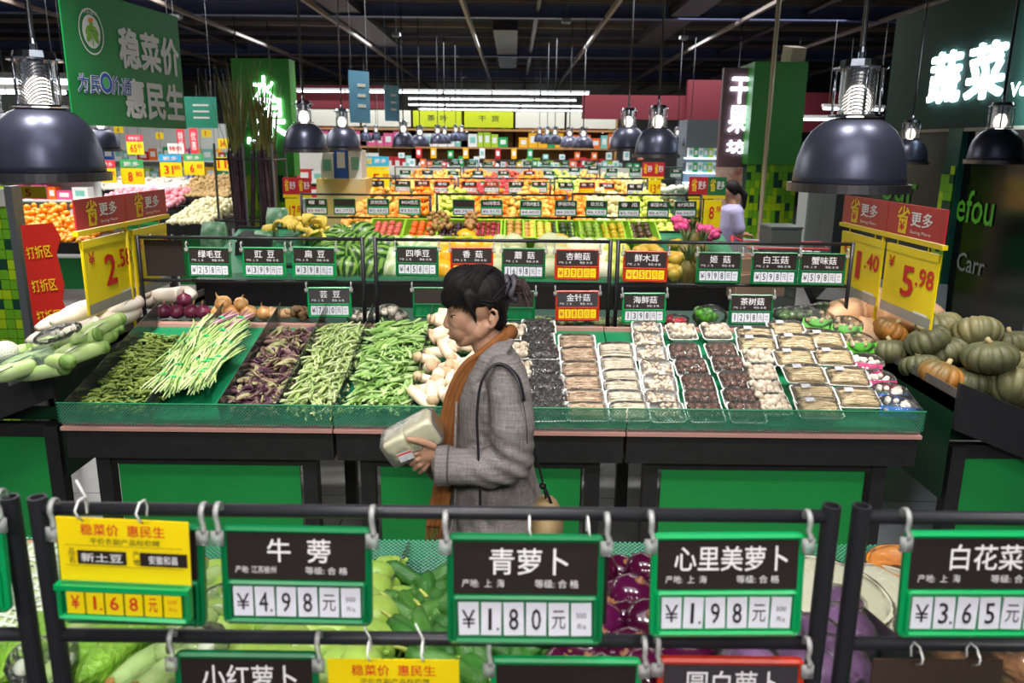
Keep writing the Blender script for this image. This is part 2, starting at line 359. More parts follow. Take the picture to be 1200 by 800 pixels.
# ------------------------------------------------------------ pendant lamps
def build_lamp():
    t = thing('pendant_lamp', '', 'lamp')
    bell = mat('dark_enamel_shade', '#4b4e60', .34, metal=.6, col2='#42455a', nscale=4)
    pr = [(.055, .262), (.085, .258), (.115, .245), (.15, .215), (.178, .17), (.197, .11), (.206, .045), (.208, 0), (.202, 0), (.2, .045), (.19, .108), (.172, .166), (.145, .208), (.11, .236), (.055, .252)]
    b = MB().lathe(pr, 40).build('shade', bell, t, smooth=True)
    MB().lathe([(.212, .018), (.226, .018), (.226, -.014), (.212, -.014), (.212, .018)], 40).build('rim', mat('rim_metal', '#6e6a6c', .35, metal=.9), t, smooth=False)
    cg = MB().lathe([(.066, .275), (.066, .435)], 28).build('cage', mesh_mat('perforated_metal', '#d4d4d8', .013, .25, .25, 1, False), t, smooth=True)
    fr = None
    for z in (.27, .44): MB().lathe([(.03, z - .004), (.098, z - .004), (.098, z + .003), (.03, z + .003), (.03, z - .004)], 24).build('frame_ring', mat('chrome', '#a9adb6', .18, metal=1), t)
    MB().lathe([(.0, .47), (.072, .47), (.078, .445), (.0, .444)], 20).build('top_plate', MATS['chrome'], t)
    for i in range(4):
        a = math.pi * (.25 + i / 2) + .3; x, y = .087 * math.cos(a), .087 * math.sin(a)
        MB().tube([(x, y, .27), (x, y, .44)], .0055, 6).build('cage_rod', MATS['chrome'], t, smooth=True)
    MB().ell((0, 0, .318), (.05, .05, .068), None, 16, 10).build('bulb', mat('lit_bulb', '#fff3e6', .3, emit=3.2), t, smooth=True)
    MB().tube([(0, 0, .38), (0, 0, .44)], .03, 10).build('socket', mat('dark_socket', '#3a332e', .6), t, smooth=True)
    MB().lathe([(0, .0), (.012, 0), (.014, .03), (.009, .05), (.009, .06)], 10, (0, 0, .468)).build('cap', MATS['chrome'], t)
    MB().tube([(0, 0, .52), (0, 0, 2.89)], .0105, 8).build('stem', BLKM, t, smooth=True)
    return t
LK = Kind(build_lamp())
def lamp(px, rim, w, label, power=0, group=None, rotz=0):
    z = .475 * FPX / w; z0_ = z; z = z if z < 15 else 15 + (z - 15) * .3; p = None
    d = ray(px, rim); p = d * (z)  # z is distance along the optical axis
    loc = (p.x, p.y, CAMH + p.z)
    k_ = z / z0_; LK.put(loc, (0, 0, rotz), (k_, k_, 1 if k_ == 1 else (4.7 - loc[2]) / 3.36), label, group)
    if power: spot('pendant_light', (loc[0], loc[1], loc[2] + .12), (loc[0], loc[1], 0), power, 125, .5, .05)
lamp(58, 207, 140, 'large dark pendant lamp nearest on the left, in front of the green banner', 14)
lamp(993, 220, 143, 'large dark pendant lamp hanging nearest on the right, above the red and yellow promotion board', 14, rotz=.4)
lamp(358, 177, 57, 'dark pendant lamp just right of the sugarcane, the bigger of the overlapping pair', 12)
lamp(402, 175, 46, 'dark pendant lamp right of the sugarcane, the smaller and higher one of the overlapping pair', 12)
lamp(769, 183, 58, 'dark pendant lamp middle right, bigger of the pair before the maroon wall', 12)
lamp(735, 176, 48, 'dark pendant lamp middle right, the one behind and left of the bigger bell', 12)
lamp(1165, 190, 68, 'dark pendant lamp hanging directly below the right end of the lit white characters', 0)
lamp(1063, 191, 49, 'dark pendant lamp half behind the big right lamp, before the dark fascia', 0)
lamp(898, 174, 31, 'dark pendant lamp in front of the plain green pillar', 0)
lamp(859, 173, 26, 'dark pendant lamp just left of the glowing vertical shop sign', 0)
lamp(808, 170, 20, 'small dark pendant lamp in front of the maroon wall by the chilled cabinet', 0)
lamp(793, 169, 18, 'small dark pendant lamp partly hidden behind the bigger bell, by the maroon wall', 0)
lamp(121, 176, 44, 'dark pendant lamp just below the big green banner, behind the nearest left lamp', 8)
lamp(284, 170, 29, 'small pendant lamp in front of the left half of the sugarcane bundle', 0)
lamp(321, 168, 24, 'small pendant lamp in front of the right half of the sugarcane bundle', 0)
lamp(-3, 160, 50, 'pendant lamp cut by the left edge of the picture behind the nearest left lamp', 0)
for i, (px, rim, w) in enumerate(((473, 172, 30), (492, 171, 26), (429, 165, 15), (441, 164, 13), (513, 168, 21), (521, 168, 17), (534, 165, 16), (541, 164, 14), (547, 164, 12), (555, 163, 11))):
    lamp(px, rim, w, 'small dark pendant lamp in the left one of the two rows receding to the back', 5 if i == 0 else 0, 'far pendant lamps of the left row')
for i, (px, rim, w) in enumerate(((683, 173, 28), (667, 172, 24), (650, 169, 19), (641, 168, 17), (632, 166, 14), (624, 165, 12), (706, 165, 12), (700, 164, 11))):
    lamp(px, rim, w, 'small dark pendant lamp in the right one of the two rows receding to the back', 5 if i == 0 else 0, 'far pendant lamps of the right row')
for px, rim, w in ((182, 164, 15), (203, 164, 15), (246, 163, 13), (262, 163, 12)):
    lamp(px, rim, w, 'small pendant lamp among the yellow price signs at the far left', 0, 'far pendant lamps at the left')

# ------------------------------------------------------------ fluorescent tubes at the back
TUBEM = mat('lit_fluorescent_tube', '#f4fbff', .3, emit=6)
def batten():
    t = thing('fluorescent_batten', '', 'light')
    MB().b2((-.62, -.04, .03), (.62, .04, .08)).build('housing', WHT, t)
    MB().tube([(-.6, 0, 0), (.6, 0, 0)], .019, 8).build('tube', TUBEM, t, smooth=True)
    for x in (-.5, .5): MB().tube([(x, 0, .08), (x, 0, 1.5)], .004, 4).build('hanger', STEEL, t)
    return t
BK = Kind(batten())
for y, px0, px1, py in ((21.2, 290, 738, 109.5), (24.5, 478, 722, 117), (27.5, 478, 715, 124), (30.5, 490, 700, 129)):
    x0 = P(px0, py, y).x; x1 = P(px1, py, y).x; z = P(600, py, y).z; n = int((x1 - x0) / 1.25)
    for i in range(n):
        BK.put((x0 + .62 + i * 1.25, y, z), 0, 1, 'white lit fluorescent tube in the ' + {21.2: 'nearest and widest', 24.5: 'second', 27.5: 'third', 30.5: 'farthest'}[y] + ' row above the back shelves', {21.2: 'nearest', 24.5: 'second', 27.5: 'third', 30.5: 'farthest'}[y] + ' row of fluorescent tubes')
for px, py, y, rz in ((12, 96, 7.5, 0), (12, 108, 9, 0), (1000, 128, 15, .2), (960, 140, 16, 0)):
    p = P(px, py, y); BK.put(tuple(p), rz, 1, 'single lit fluorescent tube hanging beside the ' + {96: 'near left lamp, upper one', 108: 'near left lamp, lower one', 128: 'big right lamp, behind its cage', 140: 'green pillar on its right side'}[py], None)
area('tube_glow', (-1, 23, 3.1), 10, 3, 160, (.92, .97, 1))

# ------------------------------------------------------------ dark green fascia and glass walls on the right
X0 = 4.8
FG = mat('dark_green_fascia', '#053a30', .85, col2='#04332a', nscale=1)
LITW = mat('lit_white_letters', '#eafaff', .4, emit=7)
pt = PX(1051, 21, X0); pb = PX(1103, 151, X0)
t = thing('fascia_board', 'dark green overhead fascia with lit white vegetable characters on the right', 'sign', (X0, 7.2, pb.z))
H = pt.z - pb.z
MB().b2((0, -3.2, 0), (.12, pt.y - 7.2, H)).build('board', FG, t)
MB().b2((-.015, -3.2, -.035), (.12, pt.y - 8.0, 0)).build('lower_trim', mat('cream_trim', '#8d8678', .5), t)
def xtext(s, a, b, zc, w, h, m, par, off, ox):
    return text(s, w, h, m, par, (ox, (a + b) / 2, zc), (0, 0, -math.pi / 2), off)
for s, a, b in (('蔬', (1092, 90), (1128, 92)), ('菜', (1136, 82), (1180, 84))):
    A = PX(a[0], a[1], X0); B = PX(b[0], b[1], X0); cy = (A.y + B.y) / 2; zc = (A.z + B.z) / 2
    o = text(s, abs(A.y - B.y) * 1.0, .56, LITW, t, (-.03, cy - 7.2, zc - pb.z), (0, 0, -math.pi / 2), .026, name='character')
    sd = text(s, abs(A.y - B.y) * 1.0, .56, mat('channel_letter_side', '#9fc4d0', .5), t, (-.005, cy - 7.2, zc - pb.z), (0, 0, -math.pi / 2), .034, name='character_back')
A = PX(1187, 108, X0); o = text('Vegetables', 1.0, .17, LITW, t, (-.03, A.y - 7.2 - .5, A.z - pb.z), (0, 0, -math.pi / 2), .02, name='word')
lt = area('letter_glow', (X0 - .15, 7.7, 2.75), 1.2, .4, 7, (.7, .95, 1), rot=(0, -math.pi / 2, 0)); lt.rotation_euler = (0, math.radians(-90), 0)
# dark glass partition below
GL = mat('dark_glass', '#0b0d0e', .12, spec=.5); GL2 = mat('dark_grey_film', '#26282a', .35)
t = thing('glass_partition', 'dark glass partition with green lettering under the dark green fascia', 'partition', (X0 + .05, 7.2, 0)); tag(t, kind='structure')
for i, (ya, yb, m) in enumerate(((2.0, 6.0, GL), (6.03, 7.25, GL2), (7.3, 9.1, GL), (9.15, 11.5, GL2))):
    MB().b2((0, ya - 7.2, 0), (.04, yb - 7.2, pb.z)).build('pane', m, t)
for y in (6.0, 7.28, 9.13):
    MB().b2((-.03, y - 7.23, 0), (.05, y - 7.17, pb.z)).build('post', STEEL if y > 7 and y < 8 else BLKM, t)
def mosaic(par, w, h, s, y=-.012, seed=3, tw=.06, th=.045):
    rr = random.Random(seed); mbs = [MB(), MB(), MB()]; nx = int(w / tw); nz = int(h / th)
    tw = w / nx; th = h / nz
    for i in range(nx):
        for k in range(nz):
            c = rr.choices((0, 1, 2), (5, 3, 2))[0]
            mbs[c].b2((-w / 2 + i * tw + .002, y, k * th + .002), (-w / 2 + (i + 1) * tw - .002, y - .008 - rr.random() * .002, (k + 1) * th - .002))
    for mb, m in zip(mbs, (mat('mosaic_green_tile', '#5f9a1c', .3), mat('mosaic_yellow_green_tile', '#93b414', .3), mat('mosaic_dark_tile', '#123c2c', .3))):
        o = mb.build('mosaic_tiles', m, par, fix=False); tag(o, kind='stuff')
t2 = thing('mosaic_column', 'narrow column clad in green mosaic beside the dark glass partition', 'column', (X0 - .02, 8.9, 0), (0, 0, -math.pi / 2)); tag(t2, kind='structure')
MB().b2((-.14, 0, 0), (.14, .1, pb.z)).build('core', mat('deep_green_paint', '#0c4a3e', .5), t2); mosaic(t2, .26, pb.z * .82, 1, tw=.085, th=.09)
for s, a, b, h, m in (('efou', (1118, 238), (1160, 248), .34, mat('green_lettering', '#4aa21e', .5)), ('Carr', (1117, 309), (1150, 309), .2, mat('pale_grey_lettering', '#6d7672', .5)), ('our', (1027, 226), (1070, 224), .24, MATS['green_lettering'])):
    A = PX(a[0], a[1], X0); B = PX(b[0], b[1], X0)
    if s == 'our': A = PX(1030, 226, X0)
    text(s, abs(A.y - B.y), h, m, t, (-.012, (A.y + B.y) / 2 - 7.2, (A.z + B.z) / 2), (0, 0, -math.pi / 2), .01, name='lettering')

# green pillar with mosaic base
def pillar(x0, x1, y, ztop, zmid, label, seed, depth=.7):
    cx = (x0 + x1) / 2; t = thing('pillar', label, 'pillar', (cx, y, 0)); tag(t, kind='structure')
    MB().b2((x0 - cx, 0, zmid), (x1 - cx, depth, ztop)).build('upper_cladding', mat('plain_green_cladding', '#2a7f22', .55), t)
    MB().b2((x0 - cx + .03, .03, 0), (x1 - cx - .03, depth - .03, zmid)).build('core', MATS['deep_green_paint'], t)
    mosaic(t, x1 - x0 - .02, zmid, 1, y=.03, seed=seed, tw=.06, th=.10)
    return t
Yp = 11.0; a = P(885, 72, Yp); b = P(948, 72, Yp); zm = P(915, 193, Yp).z
tp = pillar(a.x, b.x, Yp, a.z, zm, 'plain green pillar with mosaic base right of the glowing vertical sign', 5)
a = P(836, 80, Yp + .4)
t = thing('shop_sign', 'mauve panel with glowing white vertical characters beside the green pillar', 'sign', (P(868, 150, Yp).x, Yp + .3, 0))
MB().b2((-.2, 0, 0), (.2, .1, a.z + .0)).build('panel', mat('mauve_panel', '#7a5866', .5, col2='#5c3f4a', nscale=2), t)
for s, py, h in (('干', 106, .34), ('果', 140, .36), ('坊', 172, .18)):
    text(s, .26, h, LITW, t, (.03, -.03, P(868, py, Yp + .3).z), None, .02, name='character')
MB().b2((-.22, -.02, 0), (.22, .0, P(868, 196, Yp + .3).z)).build('brick_print', mat('red_white_print', '#a8604c', .6, col2='#d7c4b8', nscale=9), t)
p = P(896, 200, 10.6); t = thing('conduit_pole', 'thin beige metal pole standing before the green pillar', 'pole', (p.x, 10.6, 0)); MB().tube([(0, 0, 0), (0, 0, 4.3)], .03, 8).build('tube', mat('beige_metal', '#a89a80', .4, metal=.4), t)
p = P(930, 65, 11.2); o = MB().box((0, 0, 0), (.2, .3, .22), (.2, 0, .1)).build('cardboard_sheet', mat('beige_card', '#a8957c', .7), None, loc=tuple(p)); tag(o, 'beige sheet sticking up on top of the green pillar', 'sheet')
# left far pillar behind the sugarcane
Yq = 9.2; a = P(270, 68, Yq); b = P(338, 68, Yq); tq = pillar(a.x, b.x, Yq, a.z, P(300, 205, Yq).z, 'green pillar with glowing white fruit characters behind the sugarcane', 9, .25)
for s, px, py, w, h in (('水', 309, 105, .26, .3), ('果', 316, 138, .34, .42)):
    q = P(px, py, Yq - .05); text(s, w, h, LITW, tq, (q.x - tq.location.x, -.03, q.z), None, .018, name='character')
q = P(305, 165, Yq - .05); text('Fruits', .3, .07, LITW, tq, (q.x - tq.location.x, -.03, q.z), None, .02, name='word')
# ------------------------------------------------------------ sign racks
def rack(x0, x1, y, z0, ztop, zlow, label, r=.011, rz=0, low=True, hollow=False, group=None, rb=None):
    cx = (x0 + x1) / 2; w = x1 - x0; t = thing('sign_rack', label, 'rack', (cx, y, z0), (0, 0, rz), group); rb = rb or r * .8
    for s in (-1, 1):
        m = MB(); x = s * w / 2; h = ztop - z0
        if hollow: m.lathe([(r, 0), (r, h + .018), (r * .72, h + .018), (r * .72, h - .03), (0, h - .03)], 18, (x, 0, 0))
        else: m.tube([(x, 0, 0), (x, 0, h + .01)], r, 8)
        m.build('post', BLKM, t, smooth=not hollow)
    for z in ((ztop, zlow) if low else (ztop,)):
        MB().tube([(-w / 2, 0, z - z0), (w / 2, 0, z - z0)], rb, 14 if hollow else 8).build('crossbar', BLKM, t, smooth=True)
    return t
# ------------------------------------------------------------ price signs
def hook(par, x, z, lng=.035, m=None, zb=0, r=.0135):
    h = MB(); pts = [(x, .006, z + lng + zb + r * .2)]
    for i in range(7):
        a = math.pi * i / 6; pts.append((x, r * math.cos(a) - r + .006 + .004 * i / 6, z + lng + r * math.sin(a) * 1.2 + zb))
    pts += [(x, -.012, z + lng * .6), (x + .003, -.016, z + .01), (x, -.013, z)]
    h.tube(pts, .0028, 6, flat=1.6).box((x, -.014, z - .004), (.018, .004, .022))
    h.build('hook', m or CLRH, par, smooth=True)
def price_sign(title, price, label, loc, rz=0, rx=0, ry=0, W=.21, H=.142, fr='g', cards='w', origin='产地:  上  海', lod=0, hdr=None, hooks=True, group=None, tw=.5, hl=.03, th=.24):
    t = thing('price_sign', label, 'sign', loc, (rx, ry, rz), group)
    fm = {'g': GRNF, 'b': GRNF2, 'r': REDF, 'k': BLKM}[fr]; dm = INKR if cards == 'y' else INKB; cm = YCARD if cards == 'y' else CARD
    f = MB().rring(W, H, .01, .009, -.012, 0)
    f.b2((-W / 2 + .008, -.006, -H / 2 + .008), (W / 2 - .008, -.002, H / 2 - .008))
    if lod < 2: f.rring(W - .016, H * .43, .006, .006, -.015, -.004, cz=-H * .255)
    else: f.b2((-W / 2, -.012, -.004), (W / 2, -.004, .006))
    f.build('frame', fm, t)
    MB().b2((-W / 2 + .009, -.0085, -H * .03), (W / 2 - .009, -.006, H * .435)).build('header_card', hdr or HDR, t)
    if title:
        text(title, W * tw, H * th, INKW, t, (W * .02, -.0095, H * .27), None, .011, 'title')
        if lod < 2:
            text(origin, W * .27, H * .075, INKW, t, (-W * .27, -.0095, H * .07), None, .001, 'origin_line')
            text('等级: 合 格', W * .28, H * .075, INKW, t, (W * .2, -.0095, H * .07), None, .004, 'grade_line')
    if lod < 2:
        n = 6; cw = (W - .03) / n
        for i in range(n):
            x = -W / 2 + .015 + cw * (i + .5); c = None
            if price is not None:
                c = MB().box((0, -.0095, 0), (cw * .9, .002, H * .3)).build('price_card', cm, t, loc=(x, 0, -H * .255), rot=(0, U(-.03, .03), 0))
                ch = price[i] if i < len(price) else ''
                if ch == 'u':
                    text('500', cw * .45, H * .05, dm, c, (0, -.0112, H * .04), None, 0, 'unit_top'); text('克/g', cw * .42, H * .055, dm, c, (0, -.0112, -H * .06), None, 0, 'unit_bottom')
                elif ch:
                    dot = ch.endswith('.'); c0 = ch.rstrip('.')
                    big = c0.isdigit(); text(c0, cw * (.15 if c0 == '1' else .42 if big else .6), H * (.2 if big else .17), dm, c, (-cw * .05 if dot else 0, -.0112, 0), None, .008 if big else 0, 'digit')
                    if dot and lod == 0: MB().box((cw * .3, -.0112, -H * .09), (.003, .001, .003)).build('decimal_point', dm, c)
            elif i:
                MB().box((x - cw / 2, -.011, -H * .255), (.0025, .006, H * .32)).build('divider', fm, t)
    else:
        MB().b2((-W / 2 + .012, -.0095, -H * .4), (W / 2 - .012, -.007, -H * .08)).build('price_strip', cm, t)
        if price: text(price, W * .8, H * .2, dm, t, (0, -.0105, -H * .24), None, .004, 'digits')
    if hooks:
        for s in (-1, 1): hook(t, s * (W / 2 + .002), H / 2 - .012, hl)
    return t
def yellow_sheet(label, loc, rz=0, ry=0, W=.19, H=.118, name='新土豆', orig='安徽和县', price=('¥', '1.', '6', '8', '元', 'u'), tail=True):
    t = thing('price_notice', label, 'sign', loc, (0, ry, rz))
    MB().b2((-W / 2, -.002, -H / 2), (W / 2, 0, H / 2)).build('sheet', YEL, t)
    e = -.003
    text('稳菜价  惠民生', W * .64, H * .17, INKR, t, (0, e, H * .34), None, .008, 'headline')
    text('平价农副产品标价牌', W * .53, H * .09, INKB, t, (.002, e, H * .17), None, .004, 'subline')
    MB().b2((-W * .45, e, H * .1), (W * .45, e + .0005, H * .104)).b2((-W * .45, e, -H * .2), (W * .45, e + .0005, -H * .204)).build('ruled_line', INKB, t)
    for x, s in ((-W * .4, '品\n名'), (W * .09, '产\n地')): text(s, W * .05, H * .22, INKB, t, (x, e, -H * .06), None, .004, 'caption')
    for x, w, s in ((-W * .17, W * .37, name), (W * .3, W * .36, orig)):
        p = MB().b2((-w / 2, -.0008, -H * .1), (w / 2, 0, H * .1)).build('name_slip', HDR, t, loc=(x, e, -H * .07))
        text(s, w * (.85 if len(s) < 4 else .62), H * .13, INKW, p, (0, -.0012, 0), None, .006, 'name')
    if tail:
        q = MB().rring(W * 1.02, .056, .006, .007, -.02, -.004, cz=-H / 2 - .02).b2((-W * .5, -.006, -H / 2 - .045), (W * .5, -.004, -H / 2 + .005)).b2((-W * .51, -.02, -H / 2 + .0), (W * .51, -.006, -H / 2 + .008)); q.build('price_holder', GRNF2, t)
        cw = (W - .02) / 6
        for i, ch in enumerate(price):
            c = MB().box((0, -.012, 0), (cw * .9, .003, .038)).build('price_card', YCARD, t, loc=(-W / 2 + .01 + cw * (i + .5), 0, -H / 2 - .021))
            if ch == 'u':
                text('500', cw * .45, .006, INKR, c, (0, -.014, .006), None, 0, 'unit_top'); text('克/g', cw * .42, .006, INKR, c, (0, -.014, -.006), None, 0, 'unit_bottom')
            else:
                c0 = ch.rstrip('.'); text(c0, cw * (.15 if c0 == '1' else .44), .022, INKR, c, (0, -.014, 0), None, .012, 'digit')
                if ch != c0: MB().box((cw * .3, -.014, -.01), (.003, .001, .003)).build('decimal_point', INKR, c)
    return t
def tie(par, x, z, up=False):
    m = MB(); pts = [(x, -.004, z), (x + .002, -.018, z + .012)] + [(x, -.004 + .018 * math.cos(a) , z + .018 + .016 * math.sin(a)) for a in (math.pi * .9, math.pi * .6, math.pi * .3, 0)] + [(x, .01, z + .005)]
    if up: pts += [(x - .002, .012, z + .03), (x - .012, .01, z + .055)]
    m.tube(pts, .0016, 6); m.build('cable_tie', WHT, par, smooth=True)

# --- nearest rack row ---
YR = 1.08
a = P(46, 600, YR); b = P(974, 600, YR); zt = P(500, 600, YR).z; zl = P(500, 748, YR).z
rack(a.x, b.x, YR, .98, zt, zl, 'black tubular sign rack in the foreground, the full-width middle one', .0135, hollow=True, rb=.0105)
rack(P(-985, 600, YR).x, P(12, 590, YR).x, YR, .98, zt, zl, 'black sign rack cut by the left edge in the foreground', .0135, hollow=True, rb=.0105)
rack(P(1009, 600, YR).x, P(1990, 600, YR).x, YR, .98, zt, zl, 'black sign rack cut by the right edge in the foreground', .0135, hollow=True, rb=.0105)
YS = YR - .028
def at_px(x0, x1, y0, y1, Y): 
    c = P((x0 + x1) / 2, (y0 + y1) / 2, Y); w = (P(x1, y0, Y) - P(x0, y0, Y)).length; return c, w
def near(title, price, x0, x1, y0, y1, label, **k):
    Y = k.pop('Y', YS); c, w = at_px(x0, x1, y0, y1, Y); H = k.pop('H', None) or (P(600, y0, Y).z - P(600, y1, Y).z)
    t = price_sign(title, price, label, tuple(c), W=w, H=H, rx=math.radians(-4), **k); return t
near('牛  蒡', ('¥', '4.', '9', '8', '元', 'u'), 261, 438, 618, 727, 'green-framed price sign for burdock at ¥4.98 hanging on the front rack', origin='产地: 江苏徐州', ry=math.radians(.6), tw=.42)
s3 = near('青萝卜', ('¥', '1.', '8', '0', '元', 'u'), 523, 708, 628, 750, 'green-framed price sign for green radish at ¥1.80 in the middle of the front rack', Y=YS - .01)
near('心里美萝卜', ('¥', '1.', '9', '8', '元', 'u'), 760, 940, 626, 741, 'green-framed price sign for red-heart radish at ¥1.98 on the right of the front rack', fr='b', tw=.74, ry=math.radians(-1))
near('白花菜', ('¥', '3.', '6', '5', '元', 'u'), 1052, 1238, 624, 742, 'green-framed price sign for white cauliflower at ¥3.65 cut by the right edge', fr='b', tw=.46, ry=math.radians(-.5))
near(None, ('8', '8', '8', '8', '元', 'u'), -175, 12, 600, 712, 'green-framed price sign cut by the left edge, only its corner showing', fr='b')
near('小红萝卜', ('¥', '2.', '5', '8', '元', 'u'), 209, 377, 765, 880, 'green-framed price sign for small red radish on the lower bar at the bottom edge', tw=.66)
near(None, ('¥', '2.', '9', '8', '元', 'u'), 573, 751, 772, 888, 'green-framed sign with blank dark header on the lower bar at the bottom', fr='b')
near('圆白萝卜', ('¥', '1.', '2', '8', '元', 'u'), 766, 938, 772, 888, 'red-framed price sign for round white radish on the lower bar at the bottom edge', fr='r', cards='y', hdr=HDRG, tw=.64)
c, w = at_px(150, 243, 612, 725, YS + .004)
near(None, None, 72, 243, 614, 727, 'green sign frame hidden behind the yellow new-potato notice', Y=YS + .012, ry=math.radians(1))
c, w = at_px(66, 228, 598, 706, YS - .016)
t = yellow_sheet('yellow price notice for new potatoes at ¥1.68, at the left of the front rack', tuple(c + Vector((0, 0, .006))), ry=math.radians(2.2), W=.188, H=.106); tie(t, -.055, .05, True); tie(t, .03, .05)
c, w = at_px(383, 541, 757, 862, YS - .004)
t = yellow_sheet('yellow price notice for carrots cut by the bottom edge on the lower bar', tuple(c), W=w * .98, H=.112, name='胡萝卜', orig='内蒙古', price=('¥', '1.', '9', '8', '元', 'u')); tie(t, -.07 + .035, .055, True); tie(t, .045, .055, True)
c, w = at_px(556, 714, 614, 738, YS + .008)
o = thing('backing_board', 'plain black board hanging behind the green radish sign', 'board', tuple(c)); MB().b2((-w / 2, -.003, -.075), (w / 2, 0, .07)).build('board', HDR, o); tie(o, -.02, .065); tie(o, .065, .065)
c, w = at_px(1015, 1168, 757, 880, YS)
o = thing('backing_board', 'plain brown-black board tied to the lower bar of the right front rack', 'board', tuple(c)); MB().b2((-w / 2, -.003, -.07), (w / 2, 0, .07)).build('board', mat('brown_card', '#3c2d22', .6), o); tie(o, -.035, .062); tie(o, .05, .062)

EN_ = {'绿毛豆': 'edamame', '豇豆': 'cowpeas', '扁豆': 'hyacinth beans', '四季豆': 'four-season beans', '香菇': 'shiitake', '蘑菇': 'plain mushrooms', '杏鲍菇': 'king oyster mushrooms', '鲜木耳': 'fresh wood ear', '姬菇': 'ji mushrooms', '白玉菇': 'white jade mushrooms', '蟹味菇': 'crab-flavour mushrooms', '芸豆': 'kidney beans', '金针菇': 'enoki', '海鲜菇': 'seafood mushrooms', '茶树菇': 'tea tree mushrooms',
       '榴莲': 'durian', '京欣西瓜': 'jingxin watermelon', '8424西瓜': 'watermelon 8424', 'HG哈密瓜': 'hami melon', 'ST西州蜜瓜': 'xizhou honey melon', '伊丽莎白': 'small yellow melon', '白兰瓜': 'white melon', '香瓜': 'fragrant melon', '泰国木瓜': 'papaya', '87凤梨': 'pineapple', '橙子': 'orange', '伊予柑': 'tangor', '金桔': 'kumquat', '蜜桔': 'honey tangerine', '脐橙': 'navel orange', '红富士': 'red apple', '青苹果': 'green apple', '香梨': 'fragrant pear', '雪梨': 'snow pear', '柚子': 'pomelo', '蜜柚': 'honey pomelo', '葡萄': 'grapes',
       '桃': 'peach', '李': 'plum', '杏': 'apricot', '枣': 'date', '柿': 'persimmon', '橘': 'tangerine', '梨': 'pear', '蕉': 'plantain', '莓': 'berry', '桂': 'longan', '柠': 'lemon', '檬': 'lime', '米': 'rice', '豆': 'bean', '面': 'noodle', '油': 'oil', '盐': 'salt', '酱': 'sauce', '醋': 'vinegar', '糖': 'sugar', '茶': 'tea'}
# --- middle rack row ---
YM = 4.08
PM = lambda px, py: P(px, py, YM)
zt = PM(500, 281).z; zl = PM(500, 331).z
for i, (x0, x1, l) in enumerate(((163, 425, 'black sign rack above the green bean bins at the left'), (440, 715, 'black sign rack behind the woman'), (724, 998, 'black sign rack above the packed mushrooms at the right'))):
    rack(P(x0, 300, YM).x, P(x1, 300, YM).x, YM, 1.03, PM((x0 + x1) / 2, 281 + (x0 + x1 - 1000) * .005).z, PM((x0 + x1) / 2, 331 + (x0 + x1 - 1000) * .0042).z, l, .011)
MS = (('绿毛豆', '¥258', 221, 271, 307, 'g'), ('豇  豆', '¥399', 285, 335, 307, 'b'), ('扁  豆', '¥398', 343, 394, 307, 'b'), ('四季豆', '¥458', 464, 514, 306, 'g'), ('香  菇', '¥898', 528, 578, 307, 'ry'),
      ('蘑  菇', '1698', 588, 639, 308.5, 'g'), ('杏鲍菇', '¥398', 650, 702, 310, 'ry'), ('鲜木耳', '¥458', 730, 782, 312, 'ry'), ('姬  菇', '¥998', 816, 868, 313.5, 'g'), ('白玉菇', '¥598', 880, 934, 314.5, 'g'), ('蟹味菇', '¥598', 936, 990, 315.5, 'g'),
      ('芸  豆', '¥780', 361, 412, 354, 'b'), ('', '', 484, 535, 354, 'g'), ('', '', 576, 627, 358, 'g'), ('金针菇', '¥180', 651, 702, 358, 'ry'), ('海鲜菇', '1398', 729, 780, 360.5, 'b'), ('茶树菇', '1298', 854, 905, 362.5, 'g'))
for i, (ti, pr, x0, x1, yc, st) in enumerate(MS):
    c = P((x0 + x1) / 2, yc, YM - .022); w = P(x1, yc, YM).x - P(x0, yc, YM).x
    lab = f'{"red" if st[0] == "r" else "green"}-framed small price sign for {EN_[ti.replace(" ", "")]} on the middle rack row' if ti else ('empty green sign frame just left of the woman\'s head' if i == 12 else 'empty green sign frame right of the woman\'s hair bun')
    price_sign(ti or None, (tuple(pr) + ('元', 'u')) if pr else None, lab, tuple(c), W=w, H=w * .70, fr=st[0], cards='y' if 'y' in st else 'w', lod=1, hdr=HDRG if ti in ('芸  豆', '金针菇') else HDR, tw=.54 if len(ti) == 3 else .46, ry=U(-.012, .012), rx=-.05, hl=.022)
c = P(193, 301, YM + .02); o = thing('backing_board', 'plain black board hanging at the left end of the middle rack', 'board', tuple(c)); MB().b2((-.1, -.003, -.1), (.1, 0, .09)).build('board', HDR, o); tie(o, -.06, .085); tie(o, .05, .085)

